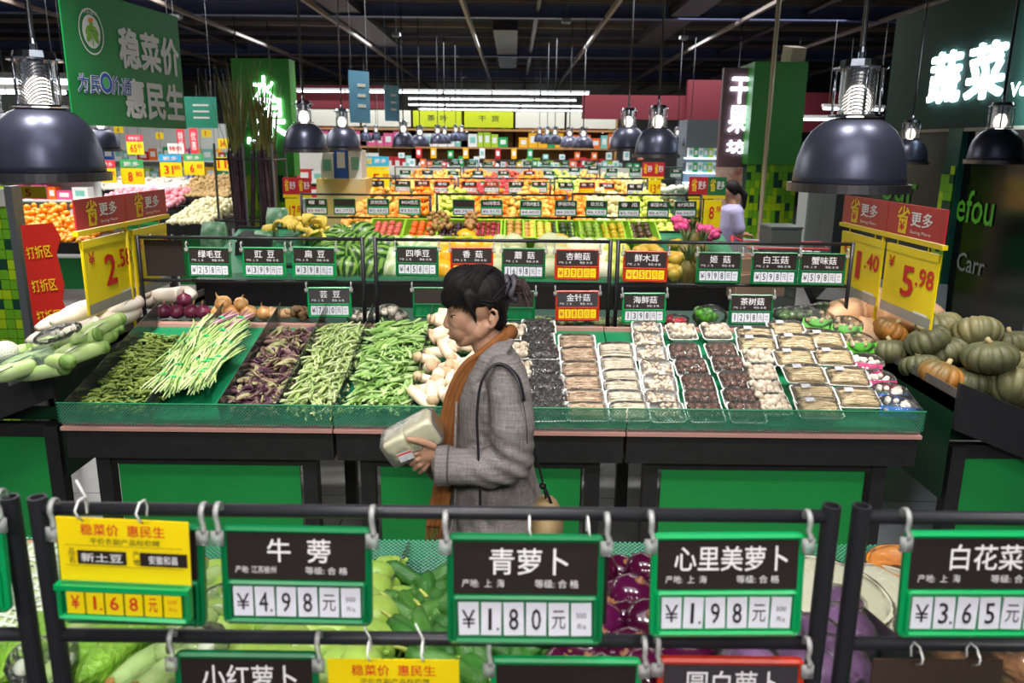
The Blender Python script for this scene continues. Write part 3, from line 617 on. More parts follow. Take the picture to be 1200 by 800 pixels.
# --- far rack rows ---
def far_rack(Y, units, ytop, ylow, signs, tag_word, w_px, z0=1.1, cat='sign'):
    for a, b in units:
        rack(P(a, ytop, Y).x, P(b, ytop, Y).x, Y, z0, P((a + b) / 2, ytop, Y).z, P((a + b) / 2, ylow, Y).z, 'black sign rack of the ' + tag_word + ', ' + {0: 'left', 1: 'middle', 2: 'right', 3: 'rightmost'}[units.index((a, b))] + ' unit', .012, group='racks of the ' + tag_word)
    for ti, px, py, st in signs:
        c = P(px, py, Y - .03); W = .2
        price_sign(ti or None, '¥' + str(R.randint(1, 9)) + '.' + str(R.randint(10, 98)) + '元', ('small green-framed price sign ' if st[0] in 'gb' else 'small red-framed price sign ' if st[0] == 'r' else 'small black-framed price sign ') + ('for ' + EN_[ti.replace(' ', '')] if ti else 'with blank dark header ' + ('left of centre' if px < 450 else 'hanging low' if py > 260 else 'near the middle')) + ' on the ' + tag_word, tuple(c), W=W, H=W * .72, fr=st[0], cards='y' if 'y' in st else 'w', lod=2, tw=.56 if len(ti) < 4 else .75, ry=U(-.02, .02), hooks=False, hdr=mat('red_header', '#a01414', .5) if 'h' in st else HDR)
far_rack(7.3, ((353, 504), (512, 664), (671, 822)), 228, 255, (('榴  莲', 371, 242, 'g'), ('', 404, 242, 'g'), ('京欣西瓜', 443.5, 242, 'b'), ('8424西瓜', 480, 242, 'b'), ('', 543.5, 243, 'g'), ('HG哈密瓜', 576, 243, 'b'), ('ST西州蜜瓜', 622, 244, 'b'), ('伊丽莎白', 663, 244, 'g'), ('白兰瓜', 699, 244, 'b'), ('香  瓜', 737, 245, 'g'), ('泰国木瓜', 771, 245, 'g'), ('87凤梨', 803, 245, 'g'), ('', 532, 269, 'g')), 'second rack row', 28)
far_rack(10.3, ((425, 533), (537, 645), (650, 759)), 209, 229, (('橙  子', 441, 218, 'ky'), ('伊予柑', 472, 218, 'g'), ('金桔', 495, 218, 'ry'), ('蜜桔', 518, 219, 'r'), ('脐橙', 550, 219, 'r'), ('红富士', 576, 219, 'gh'), ('青苹果', 605, 219, 'g'), ('香  梨', 632, 219, 'b'), ('雪  梨', 663, 220, 'b'), ('柚  子', 688, 220, 'ry'), ('蜜柚', 711, 221, 'ry'), ('葡  萄', 744, 222, 'k')), 'third rack row', 20)
far_rack(14.4, ((463, 540), (543, 620), (623, 700), (703, 800)), 196, 210, tuple((n, x, y, s) for n, x, y, s in (('桃', 475, 204, 'b'), ('李', 501, 204, 'g'), ('杏', 531, 205, 'b'), ('枣', 560, 205, 'g'), ('柿', 590, 205, 'b'), ('橘', 620, 205, 'ry'), ('梨', 643, 205, 'b'), ('蕉', 673, 201, 'g'), ('莓', 695, 199, 'g'), ('桂', 717, 202, 'b'), ('柠', 744, 202, 'b'), ('檬', 792, 203, 'b'))), 'fourth rack row far back', 14)
far_rack(18.5, ((500, 560), (562, 622), (624, 700)), 188, 197, tuple((n, x, 193, s) for n, x, s in (('米', 512, 'b'), ('豆', 534, 'g'), ('面', 553, 'b'), ('油', 572, 'b'), ('盐', 600, 'g'), ('酱', 618, 'b'), ('醋', 640, 'b'), ('糖', 662, 'g'), ('茶', 690, 'b'))), 'fifth rack row farthest back', 11)

# ------------------------------------------------------------ red and yellow promotion boards
def promo(label, X, facing, y0, y1, ztop, h, cards, poleY, n=2, hc=.34, plain=False, zbot=1.0, gap=0):
    """board parallel to the Y axis; facing +1 looks to +X, -1 to -X. local x runs along the board as read"""
    L = abs(y1 - y0); t = thing('promotion_stand', label, 'sign', (X, (y0 + y1) / 2, zbot), (0, 0, math.pi / 2 * facing))
    # local -Y is the reading side
    bw = L / n
    for i in range(n):
        x = -L / 2 + bw * (i + .5)
        b = MB().b2((-bw / 2 + .004, -.004, -h), (bw / 2 - .004, .004, 0)).build('board', REDB, t, loc=(x, 0, ztop - zbot))
        if not plain:
            text('省', bw * .22, h * .72, INKY, b, (-bw * .2, -.006, -h * .42), None, .014, 'yellow_character')
            MB().b2((-bw * .27, -.0055, -h * .93), (-bw * .13, -.005, -h * .48)).build('yellow_tag', INKY, b)
            text('¥', bw * .09, h * .3, INKR, b, (-bw * .2, -.0075, -h * .7), None, .02, 'yen_mark')
            text('更多', bw * .36, h * .46, INKW, b, (bw * .12, -.006, -h * .42), None, .016, 'white_characters')
            text('Saving More', bw * .34, h * .13, INKW, b, (bw * .12, -.006, -h * .84), None, .004, 'small_words')
    z = ztop - zbot
    MB().b2((-L / 2 - .01, -.012, z - h - .025), (L / 2 + .01, .012, z - h - .004)).build('rail', YELM, t)
    MB().tube([(poleY, 0, 0), (poleY, 0, z - h)], .009, 8).build('pole', YELM, t, smooth=True)
    for (xa, xb, txt) in cards:
        c = (xa + xb) / 2; w = xb - xa; zt = z - h - .05
        for s in (-.3, .3): MB().tube([(c + s * w, -.004, z - h - .02), (c + s * w, -.004, zt)], .004, 6).build('hanger', YELM, t)
        f = MB().b2((-w / 2, -.008, -.035), (w / 2, .008, 0)).b2((-w / 2, -.004, -hc), (w / 2, .0, -.03)).b2((-w / 2, -.006, -hc), (-w / 2 + .012, .006, 0)).b2((w / 2 - .012, -.006, -hc), (w / 2, .006, 0)).build('price_card', YEL, t, loc=(c, 0, zt), rot=(0, 0, U(-.04, .04)))
        text('¥', w * .12, hc * .17, INKR, f, (-w * .36, -.008, -hc * .25), None, .008, 'yen_mark')
        big, sm = txt
        text(big, w * (.11 if big == '1' else .24 if len(big) == 1 else .42), hc * .44, INKR, f, (-w * .0, -.008, -hc * .47), None, .02, 'big_digit')
        if sm: text(sm, w * .32, hc * .26, INKR, f, (w * .31, -.008, -hc * .36), None, .016, 'small_digits')
        MB().b2((w * .18, -.0075, -hc * .97), (w * .44, -.007, -hc * .83)).build('small_slip', WHT, f)
        MB().b2((-w * .5, -.0077, -hc), (w * .5, -.0072, -hc * .86)).build('clear_edge', clear_mat('frosted_edge', (.9, .9, .85), .05, .3, haze=.3), f) if hc > .3 else None
    return t
promo('red promotion board with yellow 2.58 price card above the white radishes', -1.95, 1, 3.55, 4.5, 1.70, .135, ((-.46, .02, ('2', '.58')), (.04, .44, ('1', '.68'))), -.02, zbot=.98)
promo('red promotion board with yellow 5.98 price card above the pumpkins', 1.9, -1, 3.5, 4.62, 1.70, .15, ((-.54, .0, ('1', '.40')), (.04, .54, ('5', '.98'))), -.02, zbot=.98)
def promo_front(label, px0, px1, py0, py1, Y, cards, cy1, plain=True, cols=None, rz=0):
    a = P(px0, py0, Y); b = P(px1, py1, Y); w = b.x - a.x; h = a.z - b.z
    t = thing('promotion_stand', label, 'sign', ((a.x + b.x) / 2, Y, a.z), (0, 0, rz))
    cols = cols or (REDB, REDB); bw = w / len(cols)
    for i, m in enumerate(cols):
        bo = MB().b2((-bw / 2, -.006, -h), (bw / 2, .006, 0)).build('board', m, t, loc=(-w / 2 + bw * (i + .5), 0, 0))
        text('省', bw * .3, h * .7, INKY, bo, (-bw * .22, -.008, -h * .45), None, .012, 'yellow_character'); text('更多', bw * .42, h * .45, INKW, bo, (bw * .2, -.008, -h * .45), None, .01, 'white_characters')
    MB().b2((-w / 2, -.01, -h - .03), (w / 2, .01, -h)).build('rail', YELM, t)
    for ca, cb, txt in cards:
        x0 = P(ca, py1, Y).x - t.location.x; x1 = P(cb, py1, Y).x - t.location.x; zb = P(ca, cy1, Y).z - a.z; cw = x1 - x0; hh = -h - .04 - zb
        f = MB().b2((-cw / 2, -.006, -hh), (cw / 2, .006, 0)).build('price_card', YEL, t, loc=((x0 + x1) / 2, 0, -h - .04))
        text(txt[0], cw * (.3 if len(txt[0]) < 2 else .4), hh * .42, INKR, f, (-cw * .05, -.008, -hh * .42), None, .02, 'big_digit')
        if txt[1]: text(txt[1], cw * .3, hh * .2, INKR, f, (cw * .32, -.008, -hh * .3), None, .01, 'small_digits')
    zb = P(px0, cy1, Y).z; MB().tube([(0, .01, -h), (0, .01, zb - a.z - .4)], .012, 6).build('pole', YELM, t)
    return t
promo_front('red and yellow promotion stand with ¥17 card beside the sugarcane', 331, 365, 208, 228, 7.9, ((334, 352, ('17', '.8')),), 272, cols=(REDB, REDB))
promo_front('promotion stand with red and green boards and ¥8.98 card before the woman in lilac', 808, 850, 207, 229, 7.4, ((826, 846, ('8', '.98')), (808, 824, ('6', ''))), 270, cols=(REDB, mat('green_promo', '#1f6a3a', .5)))
promo_front('far promotion stand with ¥13.8 card right of the third rack row', 753, 778, 190, 207, 10.6, ((759, 775, ('13', '.8')),), 236)
promo_front('blue-topped promotion stand with yellow ¥5.98 card far behind the melons', 422, 456, 183, 195, 10.9, ((428, 456, ('5', '.98')),), 222, cols=(mat('blue_promo', '#39a8cc', .5),))
# ------------------------------------------------------------ display tables
MESHG = mesh_mat('green_net_liner', '#2a9a72', .013, .80)
GTRAY = mat('green_tray_liner', '#0a7a4e', .45); PINK = mat('pale_red_edge', '#b98a80', .5); GREYW = mat('grey_worn_edge', '#6c6560', .6, col2='#575250', nscale=6)
TA = .2 / .92                      # tray slope
def table(x0, x1, yf, yb, zf, zb, label, front=True, back_edge=True, lip=.085, legs=True, panel=True, acr=True, panelback=True, rz=0, thick=.13, group=None, simple=False):
    cx = (x0 + x1) / 2; w = x1 - x0; d = yb - yf
    t = thing('display_table', label, 'table', (cx, yf, 0), (0, 0, rz), group)
    tr = MB(); tr.add([(-w / 2, .0, zf), (w / 2, .0, zf), (w / 2, d, zb), (-w / 2, d, zb), (-w / 2, .0, zf - .03), (w / 2, .0, zf - .03), (w / 2, d, zb - .03), (-w / 2, d, zb - .03)], [(0, 1, 2, 3), (7, 6, 5, 4), (0, 4, 5, 1), (1, 5, 6, 2), (2, 6, 7, 3), (3, 7, 4, 0)])
    tr.build('tray', GTRAY, t)
    MB().b2((-w / 2 + .004, -.03, zf - .03 - thick), (w / 2 - .004, .0, zf - .012)).build('fascia', BLK, t)
    for sg in (-1, 1): MB().b2((sg * (w / 2 - .004), .0, zf - .03 - thick), (sg * (w / 2 - .03), d, zf - .03)).build('side_rail', BLK, t)
    if back_edge: MB().b2((-w / 2, d - .03, zb - .02), (w / 2, d, zb + .012)).build('back_edge', PINK if not simple else BLK, t)
    zl = zf - .03 - thick
    for x in (-w / 2 + .12, w / 2 - .12):
        for y in (.05, d - .05): MB().b2((x - .03, y - .03, 0), (x + .03, y + .03, zl + (0 if y < .1 else .12))).build('leg', BLK, t)
    if panel:
        MB().b2((-w / 2 + .17, .045, .17), (w / 2 - .17, .055, zl - .04)).build('green_panel', GRNP, t)
        MB().b2((-w / 2 + .12, .03, zl - .05), (w / 2 - .12, .065, zl)).build('panel_rail', BLK, t); MB().b2((-w / 2 + .12, .03, .12), (w / 2 - .12, .065, .17)).build('panel_rail', BLK, t)
    if acr:
        MB().add([(-w / 2, -.035, zf - .02), (w / 2, -.035, zf - .02), (w / 2, -.05, zf + lip), (-w / 2, -.05, zf + lip), (-w / 2, -.031, zf - .02), (w / 2, -.031, zf - .02), (w / 2, -.046, zf + lip), (-w / 2, -.046, zf + lip)], [(0, 1, 2, 3), (7, 6, 5, 4), (2, 6, 7, 3), (1, 5, 6, 2), (0, 3, 7, 4)]).build('acrylic_front', CLR, t)
        if not simple:
            MB().b2((-w / 2, -.055, zf - .032), (w / 2, -.03, zf - .018)).build('edge_strip', PINK, t)
            nt = MB(); N = 36
            for i in range(N):   # net draped over the front edge, slightly wavy
                for (ya, za, yb2, zb2) in ((-.056, -.0, -.06, lip + .004), (-.06, lip + .004, .03, .04)):
                    p = lambda k, yy, zz: (-w / 2 + w * k / N, yy, zf + zz + .004 * math.sin(k * 1.7 + cx * 9))
                    nt.add([p(i, ya, za), p(i + 1, ya, za), p(i + 1, yb2, zb2), p(i, yb2, zb2)], [(0, 1, 2, 3)])
            nt.build('net_liner', MESHG, t)
            MB().tube([(-w / 2, -.06, zf + lip + .004), (w / 2, -.06, zf + lip + .004)], .0035, 6).build('net_hem', GTRAY, t)
    return t
def divider(t, x, d, zf, zb, h=.09, over=.02, name='divider'):
    MB().add([(x - .0015, -.01, zf), (x - .0015, d, zb), (x - .0015, d + over, zb + h * 1.3), (x - .0015, -.04, zf + h), (x + .0015, -.01, zf), (x + .0015, d, zb), (x + .0015, d + over, zb + h * 1.3), (x + .0015, -.04, zf + h)],
             [(3, 2, 1, 0), (4, 5, 6, 7), (3, 7, 6, 2), (0, 4, 7, 3), (1, 2, 6, 5)]).build(name, CLR, t)
# middle island, front side (three units)
MF = (3.13, 4.02, .83, 1.035)
MRZ = 0
PLM = (0, (MF[3] - MF[2]) / (MF[1] - MF[0]), MF[2] - MF[0] * (MF[3] - MF[2]) / (MF[1] - MF[0]))
def unit_x(px): return PL(px, 492, PLM).x
us = [P(78, 490, MF[0]).x, P(394, 495, MF[0]).x, P(733, 497, MF[0]).x, P(1074, 500, MF[0]).x]
T1 = table(us[0], us[1] - .006, *MF, 'display table with the green bean bins at the left of the middle island')
T2 = table(us[1], us[2] - .006, *MF, 'display table behind the woman, between the bean bins and the mushroom packs')
T3 = table(us[2], us[3], *MF, 'display table with the packed mushrooms at the right of the middle island')
def plx(px, py): return PL(px, py, PLM, .05).x
for t, pxs in ((T1, (82, 176, 259, 327)), (T2, (395, 483))):
    for px in pxs:
        divider(t, P(px, 472, MF[0]).x - t.location.x, MF[1] - MF[0], MF[2], MF[3])
divider(T3, us[3] - T3.location.x - .004, .1, MF[2], MF[2] + .02)
# shelf behind the rack of the middle island
t = thing('back_shelf', 'dark shelf behind the middle racks carrying onions, ginger and bagged peppers', 'shelf', (-.08, 4.14, 0))
MB().b2((-1.86, 0, .985), (1.8, .5, 1.01)).build('board', mat('dark_green_board', '#0b4a34', .5), t); MB().b2((-1.86, -.01, .99), (1.8, 0, 1.025)).build('front_strip', PINK, t)
for x in (-1.8, 0, 1.74): MB().b2((x - .03, .4, 0), (x + .03, .46, .985)).build('leg', BLK, t)
# side tables (tray slopes sideways, away from the middle island)
PLL = (.40, 0.0, 1.05 + .40 * 1.97); PLR = (-.40, 0.0, 1.0 + .40 * 1.83)
def side_table(sign, xe, yf, yb, pl, label, w=1.1):
    t = thing('side_table', label, 'table', (xe, yf, 0))
    z = lambda x: pl[0] * x + pl[2]
    xo = xe + sign * w; z0, z1 = z(xe), z(xo); d = yb - yf
    def slab(mb, a, b, ya, yb_, t0, t1):
        za, zb = z(a + xe) , z(b + xe)
        mb.add([(a, ya, za + t0), (b, ya, zb + t0), (b, yb_, zb + t0), (a, yb_, za + t0), (a, ya, za + t1), (b, ya, zb + t1), (b, yb_, zb + t1), (a, yb_, za + t1)], [(0, 1, 2, 3), (7, 6, 5, 4), (0, 4, 5, 1), (1, 5, 6, 2), (2, 6, 7, 3), (3, 7, 4, 0)])
    m = MB(); slab(m, 0, sign * w, 0, d, -.07, -.04); m.build('tray', BLK, t)
    m = MB(); slab(m, 0, sign * w, -.02, 0, -.17, .03)
    m.build('end_board', mat('black_slanted_board', '#222124', .45), t)
    m = MB(); slab(m, 0, sign * .02, 0, d, -.1, .0); m.build('side_edge', GREYW, t)
    for x in (sign * .0 + sign * .05, sign * (w - .05)):
        for y in (.03, d - .03): MB().b2((x - .03, y - .03, 0), (x + .03, y + .03, min(z(xe + x) - .08, .74))).build('leg', BLK, t)
    MB().b2((sign * .02, .03, .68), (sign * w, .07, .74)).build('panel_rail', BLK, t); MB().b2((sign * .02, .03, .1), (sign * w, .07, .15)).build('panel_rail', BLK, t)
    MB().b2((sign * .08, .04, .15), (sign * (w - .08), .055, .68)).build('green_panel', GRNP, t)
    MB().b2((sign * .05, .09, .74), (sign * w, .1, .80)).build('inner_panel', mat('dark_green_panel', '#06351c', .4), t)
    m = MB(); m.add([(sign * .0, d, .5), (sign * .0, 0, .5), (0, 0, .95), (0, d, .95)], [(0, 1, 2, 3)]); m.build('side_skirt', MATS['dark_green_panel'], t)
    return t
SL = side_table(-1, -1.97, 3.28, 5.0, PLL, 'side display table with white radishes and celtuce at the left')
SR = side_table(1, 1.84, 3.14, 4.9, PLR, 'side display table with the pumpkins at the right', 1.5)
# acrylic guard at the left table corner
tag(MB().b2((-.3, 0, 0), (.1, .003, .07)).build('acrylic_guard', CLR, None, loc=(-2.12, 3.3, PLL[0] * -2.12 + PLL[2] - .02), rot=(0, -.36, 0)), 'clear acrylic guard standing on the slanted board at the left table', 'guard')
# near table (only its back half is in view)
NT = (1.12, 1.93, .99, .83)   # yf, yb, zf, zb  slopes down away from the camera
PLN = (0, (NT[3] - NT[2]) / (NT[1] - NT[0]), NT[2] - NT[0] * (NT[3] - NT[2]) / (NT[1] - NT[0]))
def near_table(x0, x1, label, divs):
    cx = (x0 + x1) / 2; w = x1 - x0; t = thing('display_table', label, 'table', (cx, NT[0], 0)); d = NT[1] - NT[0]
    MB().add([(-w / 2, 0, NT[2]), (w / 2, 0, NT[2]), (w / 2, d, NT[3]), (-w / 2, d, NT[3]), (-w / 2, 0, NT[2] - .03), (w / 2, 0, NT[2] - .03), (w / 2, d, NT[3] - .03), (-w / 2, d, NT[3] - .03)], [(0, 1, 2, 3), (7, 6, 5, 4), (0, 4, 5, 1), (1, 5, 6, 2), (2, 6, 7, 3), (3, 7, 4, 0)]).build('tray', GTRAY, t)
    MB().b2((-w / 2, d, NT[3] - .16), (w / 2, d + .02, NT[3] - .01)).build('fascia', BLK, t)
    MB().b2((-w / 2, d + .02, NT[3] - .02), (w / 2, d + .024, NT[3] + .08)).build('acrylic_front', CLR, t)
    n = MB().b2((-w / 2, d + .026, NT[3] - .0), (w / 2, d + .0265, NT[3] + .085)); n.add([(-w / 2, d + .026, NT[3] + .085), (w / 2, d + .026, NT[3] + .085), (w / 2, d - .05, NT[3] + .03), (-w / 2, d - .05, NT[3] + .03)], [(0, 1, 2, 3)]); n.build('net_liner', MESHG, t)
    for x in (-w / 2 + .1, w / 2 - .1):
        for y in (.1, d - .03): MB().b2((x - .03, y - .03, 0), (x + .03, y + .03, .8)).build('leg', BLK, t)
    MB().b2((-w / 2 + .12, d - .04, .15), (w / 2 - .12, d - .03, .66)).build('green_panel', GRNP, t)
    for px, py in divs:
        x = PL(px, py, PLN).x - cx
        MB().add([(x - .0015, .05, NT[2]), (x - .0015, d, NT[3]), (x - .0015, d + .02, NT[3] + .085), (x - .0015, .05, NT[2] + .085), (x + .0015, .05, NT[2]), (x + .0015, d, NT[3]), (x + .0015, d + .02, NT[3] + .085), (x + .0015, .05, NT[2] + .085)], [(3, 2, 1, 0), (4, 5, 6, 7), (3, 7, 6, 2), (0, 4, 7, 3), (1, 2, 6, 5)]).build('divider', CLR, t)
    return t
near_table(-1.9, -.67, 'near display table cut by the left edge, under the bitter melons', ((60, 700),))
near_table(-.665, .54, 'near display table under the chayotes, cucumbers and round eggplants', ((-400, 700), (290, 700), (468, 700), (570, 700), (700, 700)))
near_table(.545, 1.8, 'near display table under the cut pumpkins at the right', ((950, 700),))
# far islands
FI = {}
def far_island(name, yf, yb, zf, zb, x0, x1, label, panel=True):
    n = max(1, round((x1 - x0) / 1.2)); w = (x1 - x0) / n
    for i in range(n):
        table(x0 + i * w, x0 + (i + 1) * w - .006, yf, yb, zf, zb, label + ', ' + ('leftmost unit', 'second unit from the left', 'third unit from the left', 'fourth unit from the left', 'fifth unit from the left')[i], simple=True, thick=.2, group='units of the ' + label, lip=.06)
    FI[name] = (0, (zb - zf) / (yb - yf), zf - yf * (zb - zf) / (yb - yf))
far_island('melon', 6.25, 7.35, .9, 1.2, P(217, 345, 6.25).x + .1, P(868, 345, 6.25).x + .1, 'black fronted display table under the melons')
far_island('orange', 8.7, 10.3, .95, 1.3, -2.0, 1.9, 'display table under the first oranges beyond the melons')
far_island('orange2', 12.2, 14.0, 1.0, 1.35, -2.6, 2.6, 'display table under the far oranges')
far_island('orange3', 16.2, 18.0, 1.0, 1.35, -2.4, 2.6, 'display table farthest back before the shelves')
# ------------------------------------------------------------ produce helpers
def pod_mesh(name, L, r, m, bend=.2, flat=1.0, n=6, seg=7, lumps=0, taper=.25, seed=0):
    rr = random.Random(seed); pts = []; rad = []
    for i in range(seg):
        s = i / (seg - 1); a = bend * (s - .5) * 2
        pts.append((L * (s - .5), L * bend * (.25 - (s - .5) ** 2) * 1.6, L * .04 * math.sin(s * 5 + seed)))
        e = min(1, (s + .02) / .16, (1.02 - s) / .16); rad.append(r * (taper + (1 - taper) * max(.0, e) ** .6) * (1 + lumps * math.sin(s * 19)))
    return MB().tube(pts, rad, n, flat=flat).mesh(name, m, True)
def scatter(name, meshes, n, region, label, group, cat, lift, mound=.03, ang=0, jit=1.2, under=0, slope=.22, tiltj=.25, sc=(.8, 1.2)):
    """countable pieces on a tray: n objects (each its own) over a joined lower layer"""
    (x0, x1, y0, y1, pl) = region
    for i in range(n):
        fx, fy = R.random(), R.random(); x = x0 + (x1 - x0) * fx; y = y0 + (y1 - y0) * fy
        edge = min(1, 4 * fx, 4 * (1 - fx), 5 * fy + .3, 3 * (1 - fy) + .1)
        z = pl[1] * y + pl[2] + lift + mound * edge + U(-.006, .008)
        o = link(name, meshes[i % len(meshes)], None, (x, y, z), (U(-.6, .6), 0, 0))
        o.rotation_euler = (Euler((slope + U(-tiltj, tiltj), U(-tiltj, tiltj), ang + U(-jit, jit))).to_matrix() @ Euler((U(-1.5, 1.5), 0, 0)).to_matrix()).to_euler()
        s = U(*sc); o.scale = (s, s, s); tag(o, label, cat, group)
    if under:
        vs = []; fs = []; me = meshes[0]; co = [v.co.copy() for v in me.vertices]; ff = [tuple(p.vertices) for p in me.polygons]; mb = MB(); mats = [m.materials[0] for m in meshes]
        um = []
        for m in mats:
            if m not in um: um.append(m)
        for i in range(under):
            fx, fy = R.random(), R.random(); x = x0 + (x1 - x0) * fx; y = y0 + (y1 - y0) * fy
            edge = min(1, 4 * fx, 4 * (1 - fx), 5 * fy + .3, 3 * (1 - fy) + .1)
            z = pl[1] * y + pl[2] + (lift + mound * edge) * U(.3, .9)
            Mx = Matrix.Translation((x, y, z)) @ Euler((slope, 0, ang + U(-jit, jit))).to_matrix().to_4x4()
            mb.add([Mx @ v for v in co], ff, um.index(mats[i % len(mats)]))
        o = mb.build(name + '_heap', um, None, True, fix=False); tag(o, 'lower layer of the heap: ' + label, cat, None, 'stuff')
ty0, ty1 = MF[0], MF[1]
def bx(pxa, pxb, s0=0.02, s1=.92):
    return (P(pxa, 472, ty0).x, P(pxb, 472, ty0).x, ty0 + (ty1 - ty0) * s0, ty0 + (ty1 - ty0) * s1, PLM)
EDA = [mat('edamame_green', '#7f9242', .6, rnd=.25), mat('edamame_dark', '#62742c', .6, rnd=.25)]
scatter('soybean_pod', [pod_mesh('pod', .055, .0068, EDA[i % 2], .3, .7, lumps=.12, seed=i) for i in range(4)], 300, bx(86, 174, .0, .78), 'small fuzzy green soybean pod in the leftmost bin', 'soybean pods in the leftmost bin', 'bean', .035, .03, 0, 3.1, 620)
HY = [mat('hyacinth_purple', '#6d4352', .5, col2='#8f7a62', nscale=25, rnd=.3), mat('hyacinth_green', '#a3ab6c', .5, col2='#8a6a68', nscale=20, rnd=.25), mat('hyacinth_dark', '#4c2a3c', .5, rnd=.3)]
scatter('hyacinth_bean', [pod_mesh('pod', .085, .0115, HY[i % 3], .28, .38, seed=i) for i in range(6)], 260, bx(263, 324, .0, .86), 'flat purple and green hyacinth bean pod', 'hyacinth beans in the third bin', 'bean', .035, .03, .3, 2.4, 260)
GB = [mat('green_bean', '#a9bf7c', .5, col2='#93ad5e', nscale=12, rnd=.15), mat('green_bean_pale', '#c3d19c', .5, rnd=.12)]
scatter('green_bean', [pod_mesh('pod', .17, .0056, GB[i % 2], (.15, -.2, .3, .08)[i], 1, seg=9, lumps=.08, seed=i) for i in range(4)], 290, bx(334, 392, .02, .90), 'long slim round green bean', 'round green beans in the fourth bin', 'bean', .035, .04, 1.45, .55, 220)
FB = [mat('flat_bean', '#8fb565', .45, col2='#7aa350', nscale=12, rnd=.15), mat('flat_bean_pale', '#aecb88', .45, rnd=.12)]
scatter('flat_bean', [pod_mesh('pod', .17, .0098, FB[i % 2], (.12, -.15, .22, .05)[i], .45, seg=9, seed=i) for i in range(4)], 250, bx(405, 480, .02, .93), 'broad flat green bean pod', 'flat green beans in the bin left of the king oyster mushrooms', 'bean', .035, .045, 1.3, .9, 160)
# yardlong beans, each bunch tied with green bands
def bunch(m, n=22, L=.5, seed=0):
    rr = random.Random(seed); t = thing('bean_bunch', '', 'beans'); bands = (-.10, .05)
    for k in range(n):
        a = rr.random() * 6.28; q = math.sqrt(rr.random()); ox, oz = math.cos(a) * q * .036, math.sin(a) * q * .02
        pts = []
        l = L * rr.uniform(.8, 1.05); ph = rr.random() * 6; fan = rr.uniform(-.25, .25)
        for i in range(9):
            s = i / 8 - .5; sp = .55 + 1.6 * abs(s) ** 1.2
            pts.append((ox * sp + fan * max(0, abs(s) - .15) * .2 + .006 * math.sin(s * 9 + ph), s * l, .025 + oz * sp + .004 * math.sin(s * 11 + ph) - .02 * max(0, abs(s) - .35)))
        MB().tube(pts, [.002] + [.0042] * 7 + [.0015], 5).build('bean', m[k % len(m)], t, smooth=True, fix=False)
    for y in bands:
        MB().lathe([(.024, -.007), (.026, 0), (.024, .007)], 14, ax=1.05, ay=.72).xform(Matrix.Translation((0, y, .024)) @ Matrix.Rotation(math.pi / 2, 4, 'X')).build('band', mat('green_tape', '#0fae62', .3), t, smooth=True)
    return t
YB = [mat('yardlong_green', '#a3c074', .5, rnd=.12), mat('yardlong_pale', '#bed295', .5, rnd=.1)]
K1 = [Kind(bunch(YB, seed=s)) for s in (1, 2)]
for i, (px, py, rz, w) in enumerate(((201, 437, .05, 'lying at the bottom left of its bin'), (222, 432, -.1, 'lying at the bottom middle of its bin'), (246, 434, .0, 'lying at the bottom right against the divider'), (212, 412, -.05, 'in the middle of its bin, at the left'), (238, 406, -.12, 'in the middle, at the right'), (230, 396, .1, 'at the top left of its bin'), (256, 398, -.25, 'at the top right of its bin'), (262, 412, -.1, 'crossing over the divider'), (210, 440, .15, 'short one at the net corner'), (236, 432, -.2, 'along the right divider'), (226, 418, .12, 'buried in the middle'), (254, 431, -.1, 'low one at the right divider'), (264, 402, -.15, 'leaning on the right divider'), (250, 418, .05, 'right one in the middle'), (240, 437, .1, 'front one near the net'))):
    p = PL(px, py, PLM, .05 + .012 * (i % 3)); K1[i % 2].put(tuple(p), (.22, 0, rz), (1.25, .8, 1), 'bunch of pale yardlong beans, ' + w, 'bunches of yardlong beans')
PB = [mat('purple_bean', '#9a6a7c', .5, rnd=.2), mat('purple_bean_pale', '#c99bab', .5, rnd=.1)]
K2 = Kind(bunch(PB, 12, .3, seed=5))
for i, (px, py, rz, w) in enumerate(((252, 384, -.5, 'left of the two'), (276, 384, -.3, 'right of the two'))):
    p = PL(px, py, PLM, .06); K2.put(tuple(p), (.22, 0, rz), 1, 'bunch of purple yardlong beans at the back of the bin, ' + w, 'bunches of purple beans')
# king oyster mushrooms
KM = mat('king_oyster_stem', '#f0e2cc', .6, col2='#e6cba8', nscale=9, rnd=.08, sss=.1); KC = mat('king_oyster_cap', '#b99878', .6, col2='#d8bc98', nscale=10)
def king():
    o = MB().tube([(0, 0, -.055), (.004, 0, -.02), (.002, 0, .02), (0, 0, .05)], [.02, .03, .026, .02], 12).mesh('stem', KM, True)
    t = thing('king_oyster_mushroom', '', 'mushroom'); link('stem', o, t)
    MB().lathe([(0, .068), (.022, .064), (.03, .054), (.026, .046), (.012, .046)], 12).build('cap', KC, t, smooth=True); return t
KK = Kind(king())
for i in range(80):
    s = (i // 8 + R.random()) / 10; f = (i % 8 + R.random()) / 8; px0, px1 = 490 + 14 * 0, 572
    x = P(490 + 100 * f, 472, ty0).x * (1 - 0) ; y = ty0 + .03 + s * .85
    KK.put((x, y, PLM[1] * y + PLM[2] + .05 + U(0, .045)), (U(.9, 2.2), U(-.5, .5), U(-1.5, 1.5)), (U(.8, 1.1), U(.8, 1.1), U(.8, 1.35)), 'thick white king oyster mushroom loose in the bin before the woman', 'king oyster mushrooms in their bin')

